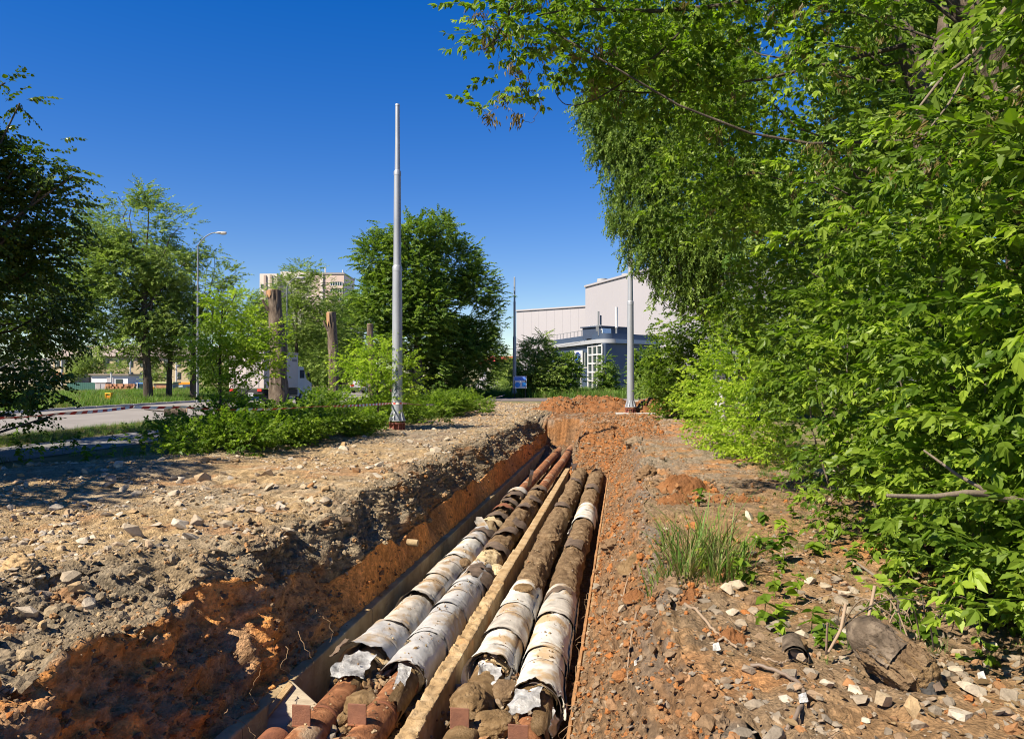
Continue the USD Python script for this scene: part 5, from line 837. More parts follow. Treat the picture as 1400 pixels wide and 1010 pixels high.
# --- shrubs and young trees in the middle distance
def far_shrub(lab, px, Y, cl, seed, protos, dens=60, name='garden_shrub', catg='shrub', r=.06, gap=.36):
    return sapling(lab, px, Y, cl, seed, protos, dens, r, name, catg, gap)
Y = 60; far_shrub('largest green shrub beside the most distant pole', 735, Y, [C(735, 480, Y, 18), C(728, 505, Y, 24), C(750, 510, Y, 22), C(735, 530, Y, 26), C(715, 522, Y, 16), C(742, 462, Y, 9), C(722, 478, Y, 10)], 810, T_pale, 260)
far_shrub('darker shrub in front of the left end of the blue building', 770, Y, [C(768, 500, Y, 18), C(780, 515, Y, 14), C(765, 528, Y, 20), C(760, 485, Y, 8), C(783, 497, Y, 8)], 820, T_lime, 260)
for lab, px, Yk, cl, sd in sap_later: far_shrub(lab, px, Yk, cl, sd, T_pale, 130, 'yard_shrub')
Y = 90; far_shrub('yellowish rounded bush before the red roofed house', 690, Y, [C(692, 505, Y, 16), C(684, 520, Y, 16), C(699, 520, Y, 14), C(700, 498, Y, 8)], 830, T_pale, 260)
Y = 62; far_shrub('young conical tree in front of the white glazing strip', 826, Y, [C(828, 494, Y, 7), C(829, 508, Y, 10), C(827, 526, Y, 12), C(834, 535, Y, 11), C(836, 515, Y, 7)], 840, T_lime, 300, 'young_tree', 'tree')
far_shrub('young dark tree right of the far trench pole', 880, Y, [C(878, 490, Y, 13), C(884, 510, Y, 17), C(876, 528, Y, 16), C(892, 525, Y, 14), C(870, 505, Y, 9)], 850, T_lime, 300, 'young_tree', 'tree')
for k, (px, Y, H, r) in enumerate([(748, 66, 2.0, 2.2), (700, 75, 1.6, 2.0), (905, 52, 2.2, 1.8), (650, 62, 1.0, 1.6)]):
    t = thing('low_bush', ['low bush at the foot of the middle distance shrubs', 'low bush under the yellowish rounded bush', 'low bush at the right end of the blue building', 'low bush at the foot of the sloping dark lime'][k], 'bush'); b = PX(px, 0, Y); cl = [np.array([b[0] + rg.normal() * r * .5, Y + rg.normal() * .4, H * rg.uniform(.3, .6), r * .5, r * .5, H * .35]) for _ in range(5)]; foliage(t, cl, T_pale, 55, 860 + k, .3, 1.0, name='leaves')
# --- bushes along the right side
Y = 29; far_shrub('tall green bush at the far right end of the trench', 925, Y, [C(915, 475, Y, 22), C(935, 470, Y, 26), C(905, 505, Y, 22), C(940, 505, Y, 30), C(915, 535, Y, 26), C(945, 545, Y, 30), C(895, 520, Y, 12), C(925, 562, Y, 22), C(960, 520, Y, 30), C(900, 490, Y, 10)], 870, T_maple, 480, 'bush', 'bush', .05, .3)
cl = [C(975, 510, 17, 30), C(1000, 545, 16, 40), C(970, 560, 17, 28), C(1020, 590, 15, 38), C(985, 600, 16, 24), C(1045, 555, 14.5, 42), C(1050, 620, 14, 36), C(1010, 500, 16, 36), C(1015, 632, 14.5, 22), C(1060, 500, 14.5, 36), C(965, 592, 16.5, 20), C(985, 625, 15, 20), C(1035, 640, 13.5, 24), C(950, 540, 18, 20), C(1000, 470, 16, 26)]
far_shrub('bright yellow green bush glowing in the sun on the right', 1020, 15.5, cl, 880, T_bright, 480, 'bush', 'bush', .04, .3)
# --- birch with hanging sprays
Y = 26; t = thing('birch_tree', 'birch with long hanging leafy sprays in front of the pale warehouse', 'tree')
cl = [C(812, 150, Y, 30), C(840, 120, Y, 36), C(835, 190, Y, 34), C(870, 180, Y, 50), C(860, 240, Y, 38), C(850, 290, Y, 26), C(885, 290, Y, 40), C(920, 220, Y, 60), C(915, 310, Y, 45), C(950, 350, Y, 42), C(880, 345, Y, 26), C(905, 370, Y, 22), C(945, 395, Y, 28), C(980, 330, Y, 50), C(985, 405, Y, 34), C(860, 335, Y, 12), C(897, 400, Y, 9), C(893, 60, Y, 60), C(960, 110, Y, 80), C(795, 135, Y, 12), C(1010, 250, Y, 70), C(870, 350, Y, 10)]
b = PX(985, 0, Y + 1.5); tp = np.array([[b[0], b[1], -.1], [b[0] - .1, b[1], 3.5], [b[0] - .5, b[1] - .3, 8], [b[0] - 1.0, b[1] - .5, 14]]); obj('trunk', bark_tube(tp, [.24, .2, .14, .05], 900, 16, .05), m_birchb, t, smooth=60)
q = PX(935, 385, Y); obj('limb', tube([[b[0] - .1, b[1], 3.4], [q[0] + .3, q[1] + .4, q[2] - .5], q, [q[0] - .8, q[1] - .3, q[2] + 2.6]], [.11, .09, .075, .03], 10), m_birchb, t, smooth=True)
limbs(t, tp, cl, .04, m_twigd, 901, .8); foliage(t, cl, T_birch, 420, 902, .36, .9, hang=True, size=(.75, 1.25), shell=.2)
# --- the wall of ash-leaved maples on the right: two old trees and the undergrowth before them
rg = R(910); front, back = [], []
def left_edge(py): return np.interp(py, [-150, 90, 130, 300, 430, 480, 560, 640, 700, 780, 860, 900], [900, 930, 950, 960, 985, 1020, 1075, 1100, 1150, 1235, 1345, 1400])
for py in np.arange(-190, 880, 62):
    for px in np.arange(940, 1640, 58):
        x, y = px + rg.uniform(-22, 22), py + rg.uniform(-22, 22); le = left_edge(y)
        if x < le + 24: continue
        hole = y < 165 and (1270 < x < 1420 or 1180 < x < 1280)
        if hole:
            c2 = C(x, y, rg.uniform(11.5, 13), 1); back.append(np.array([*c2[:3], 1.1, 1.1, 1.1])); c2 = C(x + 25, y + 20, rg.uniform(14, 17), 1); back.append(np.array([*c2[:3], 1.6, 1.6, 1.6])); continue
        fl = np.interp(x, [980, 1060, 1150, 1400], [3.75, 3.9, 3.3, 3.1]); fx = np.interp(y, [0, 450, 600], [3.1, 3.3, fl]); Yf = np.clip(fx * FPX / (x - 700) * rg.uniform(.97, 1.22), 3.6, 15.5)
        c = C(x, y, Yf, 1); r = rg.uniform(.34, .56) * (1 if Yf > 5 else .8)
        if c[2] < .1: continue
        front.append(np.array([*c[:3], r, r * 1.15, r * .85]))
        if rg.random() < .8: k = rg.uniform(1.25, 1.75); c2 = C(x + 20, y, Yf * k, 1); r2 = r * 1.5; back.append(np.array([c2[0], c2[1], max(c2[2], .4), r2, r2, r2]))
over = [C(690, 25, 8, 34), C(668, 45, 8, 14), C(735, 30, 8, 44), C(715, 85, 8, 30), C(705, 110, 8, 16), C(760, 80, 8, 36), C(800, 45, 8.2, 50), C(850, 60, 8.4, 56), C(810, 100, 8.4, 32), C(880, 110, 8.6, 55), C(930, 70, 8.6, 66), C(955, 150, 9, 55), C(990, 90, 8.5, 60), C(1000, 190, 9.5, 50), C(760, -40, 8, 70), C(860, -50, 8, 90), C(960, -50, 8, 90), C(672, 155, 7.8, 8), C(711, 162, 7.8, 11), C(690, 135, 7.8, 6), C(655, 20, 8, 8), C(1000, 260, 10.5, 42), C(1010, 330, 11, 40), C(1020, 400, 11.5, 42), C(1000, 440, 12.5, 34), C(960, 240, 12, 26), C(975, 310, 12.5, 24)]
plants = [('maple_tree', 'old ash-leaved maple with a thick leaning trunk at the upper right', 'tree', (5.6, 8.0)), ('maple_tree', 'ash-leaved maple behind, its forked trunk near the top edge', 'tree', (5.8, 11.0)),
          ('maple_undergrowth', 'leafy maple undergrowth farthest along the right side, beside the yellow green bush', 'bush', (4.1, 10.0)), ('maple_undergrowth', 'leafy maple undergrowth in the middle of the right side, above the weeds', 'bush', (3.7, 7.4)), ('maple_undergrowth', 'nearest leafy maple undergrowth at the right edge, with a bare twig poking out', 'bush', (3.4, 5.0))]
Ts = [thing(n, l, c_) for n, l, c_, _ in plants]; own = {k: [] for k in range(5)}; ownb = {k: [] for k in range(5)}
for src, dst in ((front, own), (back, ownb)):
    for c in src:
        d = [np.hypot(c[0] - p[3][0], c[1] - p[3][1]) for p in plants]; k = (0 if d[0] < d[1] else 1) if c[2] > 2.5 else 2 + int(np.argmin(d[2:])); dst[k].append(c)
for x in range(790, 1000, 52):
    for y in range(-30, 330, 55):
        if x < 900 and y > 90: continue
        over.append(C(x + rg.uniform(-20, 20), y + rg.uniform(-20, 20), rg.uniform(9.5, 12.5), rg.uniform(30, 46)))
foliage(Ts[0], over, T_maple, 260, 938, .40, 1.4, up=.1, size=(.6, 1.1), shell=.2, name='overhanging_crown')
own[0] += over[:3]
tr0 = np.array([PX(1420, 620, 7.6) * [1, 1, 0] + [.35, .4, -.1], PX(1405, 330, 7.6), PX(1368, 120, 7.6), PX(1322, 0, 7.6), PX(1290, -150, 7.8)]); trunk(Ts[0], tr0, [.26, .20, .17, .15, .10], m_bark, 920)
obj('limb', tube([PX(1372, 135, 7.6), PX(1395, 60, 7.7), PX(1405, -40, 7.9)], [.12, .10, .08], 10, wob=.05), m_bark, Ts[0], smooth=True)
tr1 = np.array([PX(1290, 640, 10.5) * [1, 1, 0] + [0, 0, -.1], PX(1280, 330, 10.5), PX(1262, 130, 10.5), PX(1225, 0, 10.5), PX(1190, -120, 10.7)]); trunk(Ts[1], tr1, [.22, .18, .16, .14, .09], m_bark, 921)
obj('limb', tube([PX(1262, 130, 10.5), PX(1290, 50, 10.6), PX(1300, -40, 10.8)], [.10, .08, .06], 9), m_bark, Ts[1], smooth=True)
for q, r in (([PX(1322, 0, 7.6), PX(1150, -20, 8), PX(960, 8, 8.3), PX(830, 12, 8.2), PX(735, 20, 8)], [.08, .06, .045, .03, .012]), ([PX(830, 12, 8.2), PX(735, -20, 8), PX(690, 30, 7.9), PX(654, 66, 7.9)], [.03, .026, .022, .010]), ([PX(960, 8, 8.3), PX(880, 90, 8.4), PX(800, 140, 8.4), PX(760, 120, 8.2)], [.03, .02, .012, .006]), ([PX(1240, 60, 9), PX(1050, 105, 9), PX(900, 125, 9), PX(800, 110, 8.6)], [.05, .03, .02, .01]), ([PX(745, 70, 8), PX(740, 130, 7.9), PX(730, 165, 7.8), PX(700, 150, 7.8)], [.006, .005, .004, .003]), ([PX(735, 75, 8), PX(712, 120, 7.9), PX(690, 142, 7.8), PX(668, 150, 7.8)], [.006, .005, .004, .003])):
    s = np.linspace(0, 1, len(q)); ss_ = np.linspace(0, 1, 16); q = np.array(q); Q = CubicSpline(s, q)(np.linspace(0, 1, 30)); Q += (meshkit.noise(np.stack([np.linspace(0, 9, 30)] * 3, -1) + np.array([[0, 7, 13]]) + len(r), 3)[:, None] - .5) * .10 * np.sin(np.linspace(0, np.pi, 30))[:, None]; obj('bough', tube(Q, np.interp(np.linspace(0, 1, 30), s, r) * .6, 8), m_twigd, Ts[0], smooth=True)
for k in range(5):
    if k < 2: limbs(Ts[k], tr0 if k == 0 else tr1, own[k][::3], .022, m_twigd, 930 + k, .8)
    else:
        for c in own[k][::2]: bx = np.array([c[0] + .5, c[1] + .3, 0]); obj('stem', tube([bx, (bx + c[:3]) / 2 + rg.normal(size=3) * .12, c[:3]], [.016, .012, .006], 6, cap=False), m_twig, Ts[k], smooth=True)
    foliage(Ts[k], own[k], T_maple, 200 if k < 2 else 270, 940 + k, .475 if k < 2 else .38, 1.7, up=.15, size=(.65, 1.2), shell=.45); foliage(Ts[k], ownb[k], T_mapledk, 34, 950 + k, .2, 1., up=.1, shell=.1, name='inner_crown')
    if k == 0:
        sd = [('seed_cluster', cat([(place(*[leaf_geo('lance', .05, .02, R(77 + j))[0], (R(j).normal(size=3) * .025)], R(j + 9).uniform(0, 6.28), -1.2, 0), leaf_geo('lance', .05, .02, R(77 + j))[1]) for j in range(18)]), ml_seed, False)]
        cs = over[:24] + own[0][:60]; foliage(Ts[0], cs, sd, 14, 960, name='seed_keys', size=(.8, 1.5), shell=.5)
for q, r, lab in (([PX(1440, 700, 4.3), PX(1390, 684, 4.3), PX(1330, 672, 4.25), PX(1270, 679, 4.2), PX(1212, 677, 4.1)], [.030, .026, .019, .014, .010], 'x'), ([PX(1365, 680, 4.3), PX(1310, 650, 4.4), PX(1262, 615, 4.5)], [.014, .010, .006], 'y'), ([PX(1392, -10, 5.6), PX(1330, 75, 5.6), PX(1290, 105, 5.5), PX(1255, 150, 5.4)], [.016, .016, .012, .008], 'z'), ([PX(1330, 85, 5.6), PX(1300, 140, 5.4), PX(1265, 185, 5.3)], [.01, .008, .005], 'w'), ([PX(1250, 845, 5.0), PX(1200, 790, 5.1), PX(1170, 768, 5.2)], [.012, .010, .007], 'v'), ([PX(1400, 455, 5.5), PX(1330, 460, 5.6), PX(1290, 468, 5.7)], [.014, .012, .008], 'u')):
    s = np.linspace(0, 1, len(q)); ss_ = np.linspace(0, 1, 12); q = np.array(q); Q = np.stack([np.interp(ss_, s, q[:, k]) for k in range(3)], 1); obj('bare_twig', tube(Q, np.interp(ss_, s, r), 8), m_twig, Ts[4] if lab in 'xyv' else Ts[0], smooth=True)
# --- a belt of trees behind the maples closes the view to the right
for k in range(7):
    x, y = 10.5 + 1.6 * (k % 2) + .35 * k, 5 + 5.5 * k; cl = [np.array([x + rg.normal() * 1.2, y + rg.normal() * 1.4, rg.uniform(2, 10), 2.0, 2.0, 1.7]) for _ in range(12)] + [np.array([x - 1, y, 1.3, 1.9, 2.0, 1.4]), np.array([x + .6, y + 2.4, 1.3, 1.9, 2.0, 1.4])]
    t = thing('belt_tree', 'dark dense tree in the belt behind the maples', 'tree', group='trees of the belt behind the maples'); trunk(t, np.array([[x, y, -.1], [x, y, 4], [x + .2, y, 9]]), [.22, .17, .08], m_twigd, 970 + k); foliage(t, cl, T_lime, 22, 980 + k, .2, .8)
# ---------------------------------------------------------------- stones, clods and gravel
def mat_stone(name, ramp, bump=.5, rough=.9):
    return usdkit.material(stage, LK(name), {'oi': ('object_info', {}), 'g': ('geometry', {}), 'r': ('rgb_ramp', {'ramp': ramp}), 'n': ('noise_texture', {'scale': 22.0, 'detail': 6.0, 'roughness': .7}), 'nr': ('rgb_ramp', {'ramp': [(.3, (.68, .66, .64)), (.7, (1.15, 1.13, 1.1))]}), 'm': ('mix_color', {'blend_type': 'multiply', 'fac': 1.0, 'use_clamp': False}),
        'b': ('bump', {'strength': bump, 'distance': .01}), 'nb': ('noise_texture', {'scale': 80.0, 'detail': 6.0}), 'p': ('principled_bsdf', {'roughness': rough, 'specular_ior_level': .2})},
        [('oi.random', 'r.fac'), ('g.position', 'n.vector'), ('g.position', 'nb.vector'), ('n.fac', 'nr.fac'), ('r.color', 'm.a'), ('nr.color', 'm.b'), ('m.result', 'p.base_color'), ('nb.fac', 'b.height'), ('b.normal', 'p.normal')], surface='p.BSDF')
ms_pale = mat_stone('pale_stone', [(0, (0.292, 0.241, 0.172)), (.3, (0.361, 0.305, 0.232)), (.6, (0.430, 0.378, 0.301)), (.8, (0.267, 0.241, 0.206)), (1, (0.344, 0.241, 0.138))])
ms_tan = mat_stone('tan_gravel', [(0, (0.284, 0.194, 0.099)), (.35, (0.361, 0.258, 0.142)), (.6, (0.241, 0.181, 0.120)), (.85, (0.404, 0.323, 0.215)), (1, (0.327, 0.163, 0.060))])
ms_dark = mat_stone('dark_clod', [(0, (0.152, 0.120, 0.080)), (.5, (0.212, 0.168, 0.112)), (.8, (0.264, 0.208, 0.132)), (1, (0.288, 0.136, 0.044))], .8, 1.)
ms_orange = mat_stone('orange_clod', [(0, (.30, .115, .033)), (.3, (.22, .11, .047)), (.6, (.165, .105, .058)), (.85, (.20, .15, .10)), (1, (.33, .15, .05))], .8, 1.)
ms_brown = mat_stone('brown_gravel', [(0, (0.172, 0.116, 0.069)), (.35, (0.232, 0.163, 0.103)), (.6, (0.206, 0.176, 0.142)), (.8, (0.310, 0.258, 0.189)), (1, (0.284, 0.129, 0.043))])
ms_grey = mat_stone('grey_stone', [(0, (0.146, 0.120, 0.090)), (.5, (0.206, 0.176, 0.138)), (1, (0.267, 0.215, 0.155))])
def shard(seed, flat=.4, n=14, elong=.7):
    rng = R(seed); p = rng.normal(size=(n, 3)); p /= np.linalg.norm(p, axis=1, keepdims=True) ** .8; p *= [1, elong, flat]; m = trimesh.convex.convex_hull(p); m.apply_scale(1 / m.extents.max()); return m
def clod(seed, sub=1):
    m = trimesh.creation.icosphere(sub, .5); v = m.vertices; d = .75 + .8 * (np.abs(2 * meshkit.noise(v * 4.1 + seed * 3.3, seed) - 1)) - .3 * meshkit.noise(v * 9 + seed, seed + 1); return trimesh.Trimesh(v * d[:, None] * [1, .85, .7], m.faces, process=False)
ms_boulder = mat_stone('boulder_stone', [(0, (.36, .25, .13)), (1, (.36, .25, .13))], .8)
SH = [shard(1000 + k, .28 + .06 * (k % 4), 11 + k % 5, .55 + .1 * (k % 4)) for k in range(8)]; CL = [clod(1100 + k) for k in range(6)]
def scatter(name, mask, n, size, protos, mat, seed, label, catg, sink=.15, tilt=.5, minpx=.0022, pw=1.0, smooth=False):
    rng = R(seed); idx = np.flatnonzero(mask.ravel()); w = (np.maximum(us[idx // NC], 2.8) ** 0.0) * 1.0
    cell = np.linalg.norm(np.diff(V, axis=1, append=V[:, -1:] + .03), axis=0) if False else None
    dv = np.abs(np.gradient(V, axis=1)).ravel()[idx] + np.abs(np.gradient(Z, axis=1)).ravel()[idx]; w = dv * np.minimum(us[idx // NC], 60) ** -.25; w /= w.sum()
    pick = rng.choice(idx, n, p=w); u = us[pick // NC]; s = size[0] * np.exp(rng.normal(size=n) * size[1]); s = np.clip(np.maximum(s, minpx * u), .006, size[2])
    p = TER.reshape(-1, 3)[pick] + np.c_[rng.normal(size=(n, 2)) * .02, np.zeros(n)]; nn = Nn.reshape(-1, 3)[pick]; p = p + nn * (s * (.5 - sink) * .35)[:, None]
    return instancer(name, None, [('piece', m, mat, smooth) for m in protos], p, quat_from(rng.uniform(0, 6.28, n), rng.normal(size=n) * tilt, rng.normal(size=n) * tilt), s, seed, label=label, cat=catg, kind='stuff')
LF = np.repeat((seg_id == 0)[None], NU, 0) & (V > edge_left[:, None] + .1) & (U > 2.6) & (U < 44); RF = np.repeat((seg_id == 8)[None], NU, 0) & (V < 5.0) & (U > 2.6) & (U < 44)
patchy = ss(.42, .58, fb(1.2, 3, 131)); rngm = R(5).random(V.shape)
BK = np.repeat(np.isin(seg_id, (1, 2))[None], NU, 0) & (U > 2.6) & (U < 30); SL = np.repeat((seg_id == 7)[None], NU, 0) & (U > 2.6) & (U < 31); FL = np.repeat((seg_id == 5)[None], NU, 0) & (U > 4) & (U < 31); CY = np.repeat((seg_id == 3)[None], NU, 0) & (U > 3) & (U < 30)
scatter('rubble', LF & (rngm < .15 + .85 * patchy), 15000, (.026, .55, .13), SH, ms_tan, 1201, 'fine tan gravel strewn over the ground left of the trench', 'gravel', tilt=.35)
scatter('rubble', LF & (rngm < .1 + .9 * patchy), 4200, (.042, .5, .14), SH, ms_pale, 1202, 'pale broken limestone chips among the gravel left of the trench', 'rubble', tilt=.4)
scatter('rubble', LF & (np.abs(V - vg[:, None]) < .55), 4200, (.020, .65, .13), CL + SH[:3], ms_dark, 1203, 'dark earth crumbs along the left edge of the trench', 'clods')
scatter('rubble', BK, 6500, (.021, .7, .16), CL, ms_dark, 1204, 'grey earth clods on the left bank of the trench', 'clods')
scatter('rubble', BK, 1400, (.034, .5, .12), SH, ms_tan, 1210, 'stones sticking out of the left bank', 'stones')
scatter('rubble', CY & (U < 10) & (rngm < .5), 1500, (.022, .6, .10), CL + SH[:2], ms_orange, 1216, 'crumbling clay lumps on the near part of the left trench wall', 'clods')
scatter('rubble', CY & (rngm < .3), 500, (.03, .5, .09), CL, ms_orange, 1211, 'orange crumbs on the clay face', 'clods')
scatter('rubble', SL, 4600, (.026, .65, .13), CL, ms_orange, 1205, 'orange clay crumbs on the right bank of the trench', 'clods')
scatter('rubble', SL, 1500, (.03, .5, .10), SH, ms_brown, 1206, 'stones in the right bank of the trench', 'stones')
scatter('rubble', RF & (rngm < .2 + .8 * patchy), 8500, (.024, .55, .11), SH, ms_brown, 1207, 'brown gravel over the ground right of the trench', 'gravel', tilt=.35)
scatter('rubble', RF & (rngm < .4), 1500, (.032, .6, .14), CL, ms_orange, 1208, 'orange and brown clods scattered right of the trench', 'clods')
scatter('rubble', RF & (U < 7.5) & (V > .3), 1500, (.034, .5, .10), SH, ms_grey, 1212, 'pale and grey stones heaped at the lower right', 'stones', tilt=.5)
scatter('rubble', FL, 2600, (.05, .55, .15), CL + SH[:4], ms_brown, 1209, 'crumbled earth on the floor of the trench between the pipes', 'clods')
END = (U > 21) & (U < 34) & (V > -1.7) & (V < 1.2)
scatter('rubble', END & (rngm < .6), 2600, (.055, .55, .22), CL, ms_orange, 1213, 'orange clods where the far end of the trench is filled in', 'clods')
scatter('rubble', LF & (U > 24), 1500, (.06, .5, .2), SH, ms_tan, 1214, 'stones on the spoil beside the far part of the trench', 'stones')
# earth and crumbs packed round the bare pipes at the near end
rq = R(1290); n = 1500; u_ = rq.uniform(4.6, 6.9, n); v_ = np.concatenate([rq.normal(-2.22, .06, n // 3), rq.normal(-1.0, .09, n // 3), rq.uniform(-2.75, -.45, n - 2 * (n // 3))]); z_ = -1.30 + .16 * rq.random(n) + .12 * ss(5.2, 6.3, u_) * (np.abs(v_ + 2.22) < .16) + .1 * (np.abs(v_ + 1.0) < .2)
instancer('rubble', None, [('piece', m, m_, False) for m, m_ in zip(CL + SH[:3], [m_mud, ms_dark, m_mud, ms_orange, m_mud, ms_dark, ms_brown, ms_tan, ms_brown])], W(u_, v_, z_), quat_from(rq.uniform(0, 6.28, n), rq.normal(size=n) * .6, rq.normal(size=n) * .6), np.clip(.045 * np.exp(rq.normal(size=n) * .55), .015, .16), 1291, label='loose brown earth and crumbs packed between the bare pipes', cat='clods', kind='stuff')
# crumbs of dirt lying on the wrappings
n = 520; rq = R(1295); pk = [p1, p2, p3, p4]; wh = rq.integers(0, 4, n); u_ = rq.choice([5.6, 6.9, 7.35, 8.2, 9.1, 10.3, 11.2, 6.2], n) + rq.normal(size=n) * .22; th = np.clip(rq.normal(1.57, .42, n), .6, 2.5); of = [pk[a].off(np.array([b])) for a, b in zip(wh, u_)]; rr = np.where(u_ < 6.4, .137, RI + .022) + .006
instancer('rubble', None, [('piece', m, m_, False) for m, m_ in zip(CL, [m_mud, ms_dark, m_wool, m_mud, ms_brown, m_wooly])], W(u_, np.array([pk[a].v + o[0][0] for a, o in zip(wh, of)]) + rr * np.cos(th), np.array([pk[a].z + o[1][0] for a, o in zip(wh, of)]) + rr * np.sin(th)), quat_from(rq.uniform(0, 6.28, n), rq.normal(size=n) * .5, rq.normal(size=n) * .5), np.clip(.016 * np.exp(rq.normal(size=n) * .5), .006, .06), 1296, label='crumbs of dirt lying on top of the wrapped pipes', cat='clods', kind='stuff')
# larger stones one can pick out one by one
rs = R(1300)
def stone_at(p, size, seed, mat, flat=.4, sink=.3, group=None, label=None, name='stone', n=16, sub=True):
    m = shard(seed, flat, n, rs.uniform(.6, .85))
    m.apply_transform(trimesh.transformations.euler_matrix(rs.normal() * .3, rs.normal() * .3, rs.uniform(0, 6.28))); m.apply_scale(size); z = ground_z(np.array(p))[0]; m.apply_translation((p[0], p[1], z + m.extents[2] * (.5 - sink))); return obj(name, m, mat, None, label=label, cat='stone', group=group)
def G(px, py): Y = EYE * FPX / (py - 514); return PX(px, py, Y)
special = [(30, 800, 44, ms_boulder, .8, 'tan rounded boulder with a shaded right side at the left edge'), (97, 800, 26, ms_pale, .8, 'white jagged stone right of the tan boulder'), (125, 815, 22, ms_pale, .7, 'white stone below and right of the jagged white one'), (40, 828, 32, ms_pale, .35, 'pale flat slab lying below the tan boulder'), (60, 815, 24, ms_pale, .4, 'small pale slab between the tan boulder and the flat slab'), (12, 800, 20, ms_pale, .5, 'white stone tucked against the left side of the tan boulder'), (20, 835, 22, ms_tan, .3, 'tan flake at the very left edge'),
           (248, 730, 26, ms_pale, .5, 'pale crumbly stone in the middle of the left rubble field'), (264, 745, 30, ms_pale, .22, 'thin white slab lying flat in the left rubble field'), (270, 727, 22, ms_pale, .9, 'white splinter standing upright in the left rubble field'), (183, 742, 34, ms_pale, .35, 'broad pale slab left of the thin white slab'), (204, 757, 16, ms_pale, .5, 'small white stone below the broad pale slab'),
           (164, 650, 14, ms_pale, .8, 'white stone at the foot of the weeds by the path'), (238, 658, 13, ms_grey, .8, 'grey upright stone at the left foot of the hedge'), (277, 658, 22, ms_pale, .6, 'white broken stone below the first hedge shrub'), (148, 672, 22, ms_grey, .5, 'grey stone in the shade below the path'), (78, 702, 18, ms_pale, .5, 'pale stone on the shaded soil at the left'), (222, 671, 12, ms_grey, .6, 'small grey stone in the shaded soil below the hedge'), (395, 722, 26, ms_pale, .35, 'pale slab near the left edge of the trench'), (470, 705, 24, ms_tan, .4, 'tan slab beside a dark hollow in the trench edge'), (430, 700, 16, ms_tan, .35, 'tan flake left of the trench hollow'),
           (995, 812, 22, ms_pale, .8, 'white stone in front of the grass tuft'), (1025, 715, 26, ms_pale, .4, 'whitish stone right of the grass tuft'), (905, 968, 34, ms_grey, .35, 'grey triangular slab at the lower right of the trench'), (1010, 990, 34, ms_grey, .5, 'pale grey angular stone near the bottom edge'), (1030, 962, 30, ms_grey, .5, 'grey stone above the pale angular one at the bottom'), (1055, 1000, 44, ms_grey, .5, 'large grey stone at the bottom edge right of the red packet'), (1095, 900, 34, ms_pale, .35, 'white flat stone left of the cut pipe stump'), (1330, 960, 40, ms_pale, .4, 'whitish slab right of the pipe stump'), (1310, 990, 40, ms_pale, .4, 'pale slab at the lower right corner'), (1245, 985, 32, ms_tan, .5, 'tan stone under the pipe stump'), (1205, 965, 46, ms_tan, .5, 'big tan stone left of the foot of the pipe stump'), (1130, 925, 26, ms_pale, .4, 'pale stone between the cable and the pipe stump')]
for k, (px, py, s, mat, fl, lab) in enumerate(special):
    g = G(px, py)
    if k == 0: obj('stone', lump((g[0], g[1], ground_z(g[:2][None])[0] + .06), .12, 1319, (1.15, .95, .8), 4, .45), ms_boulder, None, smooth=True, label=lab, cat='stone'); continue
    stone_at(g[:2], s / FPX * g[1] * 1.0, 1320 + k, mat, fl, .2, None, lab)
n_ = 0
while n_ < 120:
    px, py = rs.uniform(0, 660), rs.uniform(585, 830); g = G(px, py); u, v = UV(g)
    k = int(np.clip(np.searchsorted(us, u), 0, NU - 1))
    if v > vg[k] - .1 or v < edge_left[k] + .3 or u > 26: continue
    stone_at(g[:2], max(.05, rs.uniform(9, 17) / FPX * g[1]) * 1.1, 1400 + n_, [ms_pale, ms_pale, ms_tan][n_ % 3], rs.uniform(.25, .6), .25, 'pale broken stones scattered over the left rubble field', 'pale broken stone lying among the gravel left of the trench'); n_ += 1
n_ = 0
while n_ < 95:
    px, py = rs.uniform(850, 1400), rs.uniform(650, 1008); g = G(px, py); u, v = UV(g); k = int(np.clip(np.searchsorted(us, u), 0, NU - 1))
    if v < vr[k] + .05 or v > 4.6 or (py < 800 and rs.random() < .75): continue
    stone_at(g[:2], rs.uniform(11, 24) / FPX * g[1] * 1.1, 1600 + n_, [ms_pale, ms_grey, ms_brown, ms_grey][n_ % 4], rs.uniform(.3, .6), .25, 'angular stones strewn over the ground at the right', 'angular stone lying among the gravel right of the trench'); n_ += 1
def heap_mesh(cx, cy, rx, ry, h, seed, n=70):
    a = np.linspace(-1, 1, n); X, Y_ = np.meshgrid(a, a, indexing='ij'); r = np.sqrt(X ** 2 + Y_ ** 2); p = np.stack([X * rx, Y_ * ry, 0 * X], -1)
    hh = h * np.clip(1 - r ** 1.5, -.25, 1) * (.55 + .9 * meshkit.fbm(p * .9 + seed, 3, seed)) + .22 * h * 1.8 * (np.abs(2 * meshkit.noise(p * 2.5 + seed, seed + 1) - 1) - .3) * (r < .95) + .22 * h * (np.abs(2 * meshkit.noise(p * 7 + seed, seed + 2) - 1) - .3) * (r < .95)
    return np.stack([cx + X * rx, cy + Y_ * ry, hh - .02], -1).reshape(-1, 3), grid_faces(n, n)[:, ::-1]
m_heap = mat_noise('orange_spoil', [(.28, (.11, .055, .027)), (.5, (.20, .088, .035)), (.72, (.27, .13, .055))], 1.6, 1., 1.0, 14, 8, .1, dist=.08)
MND = []
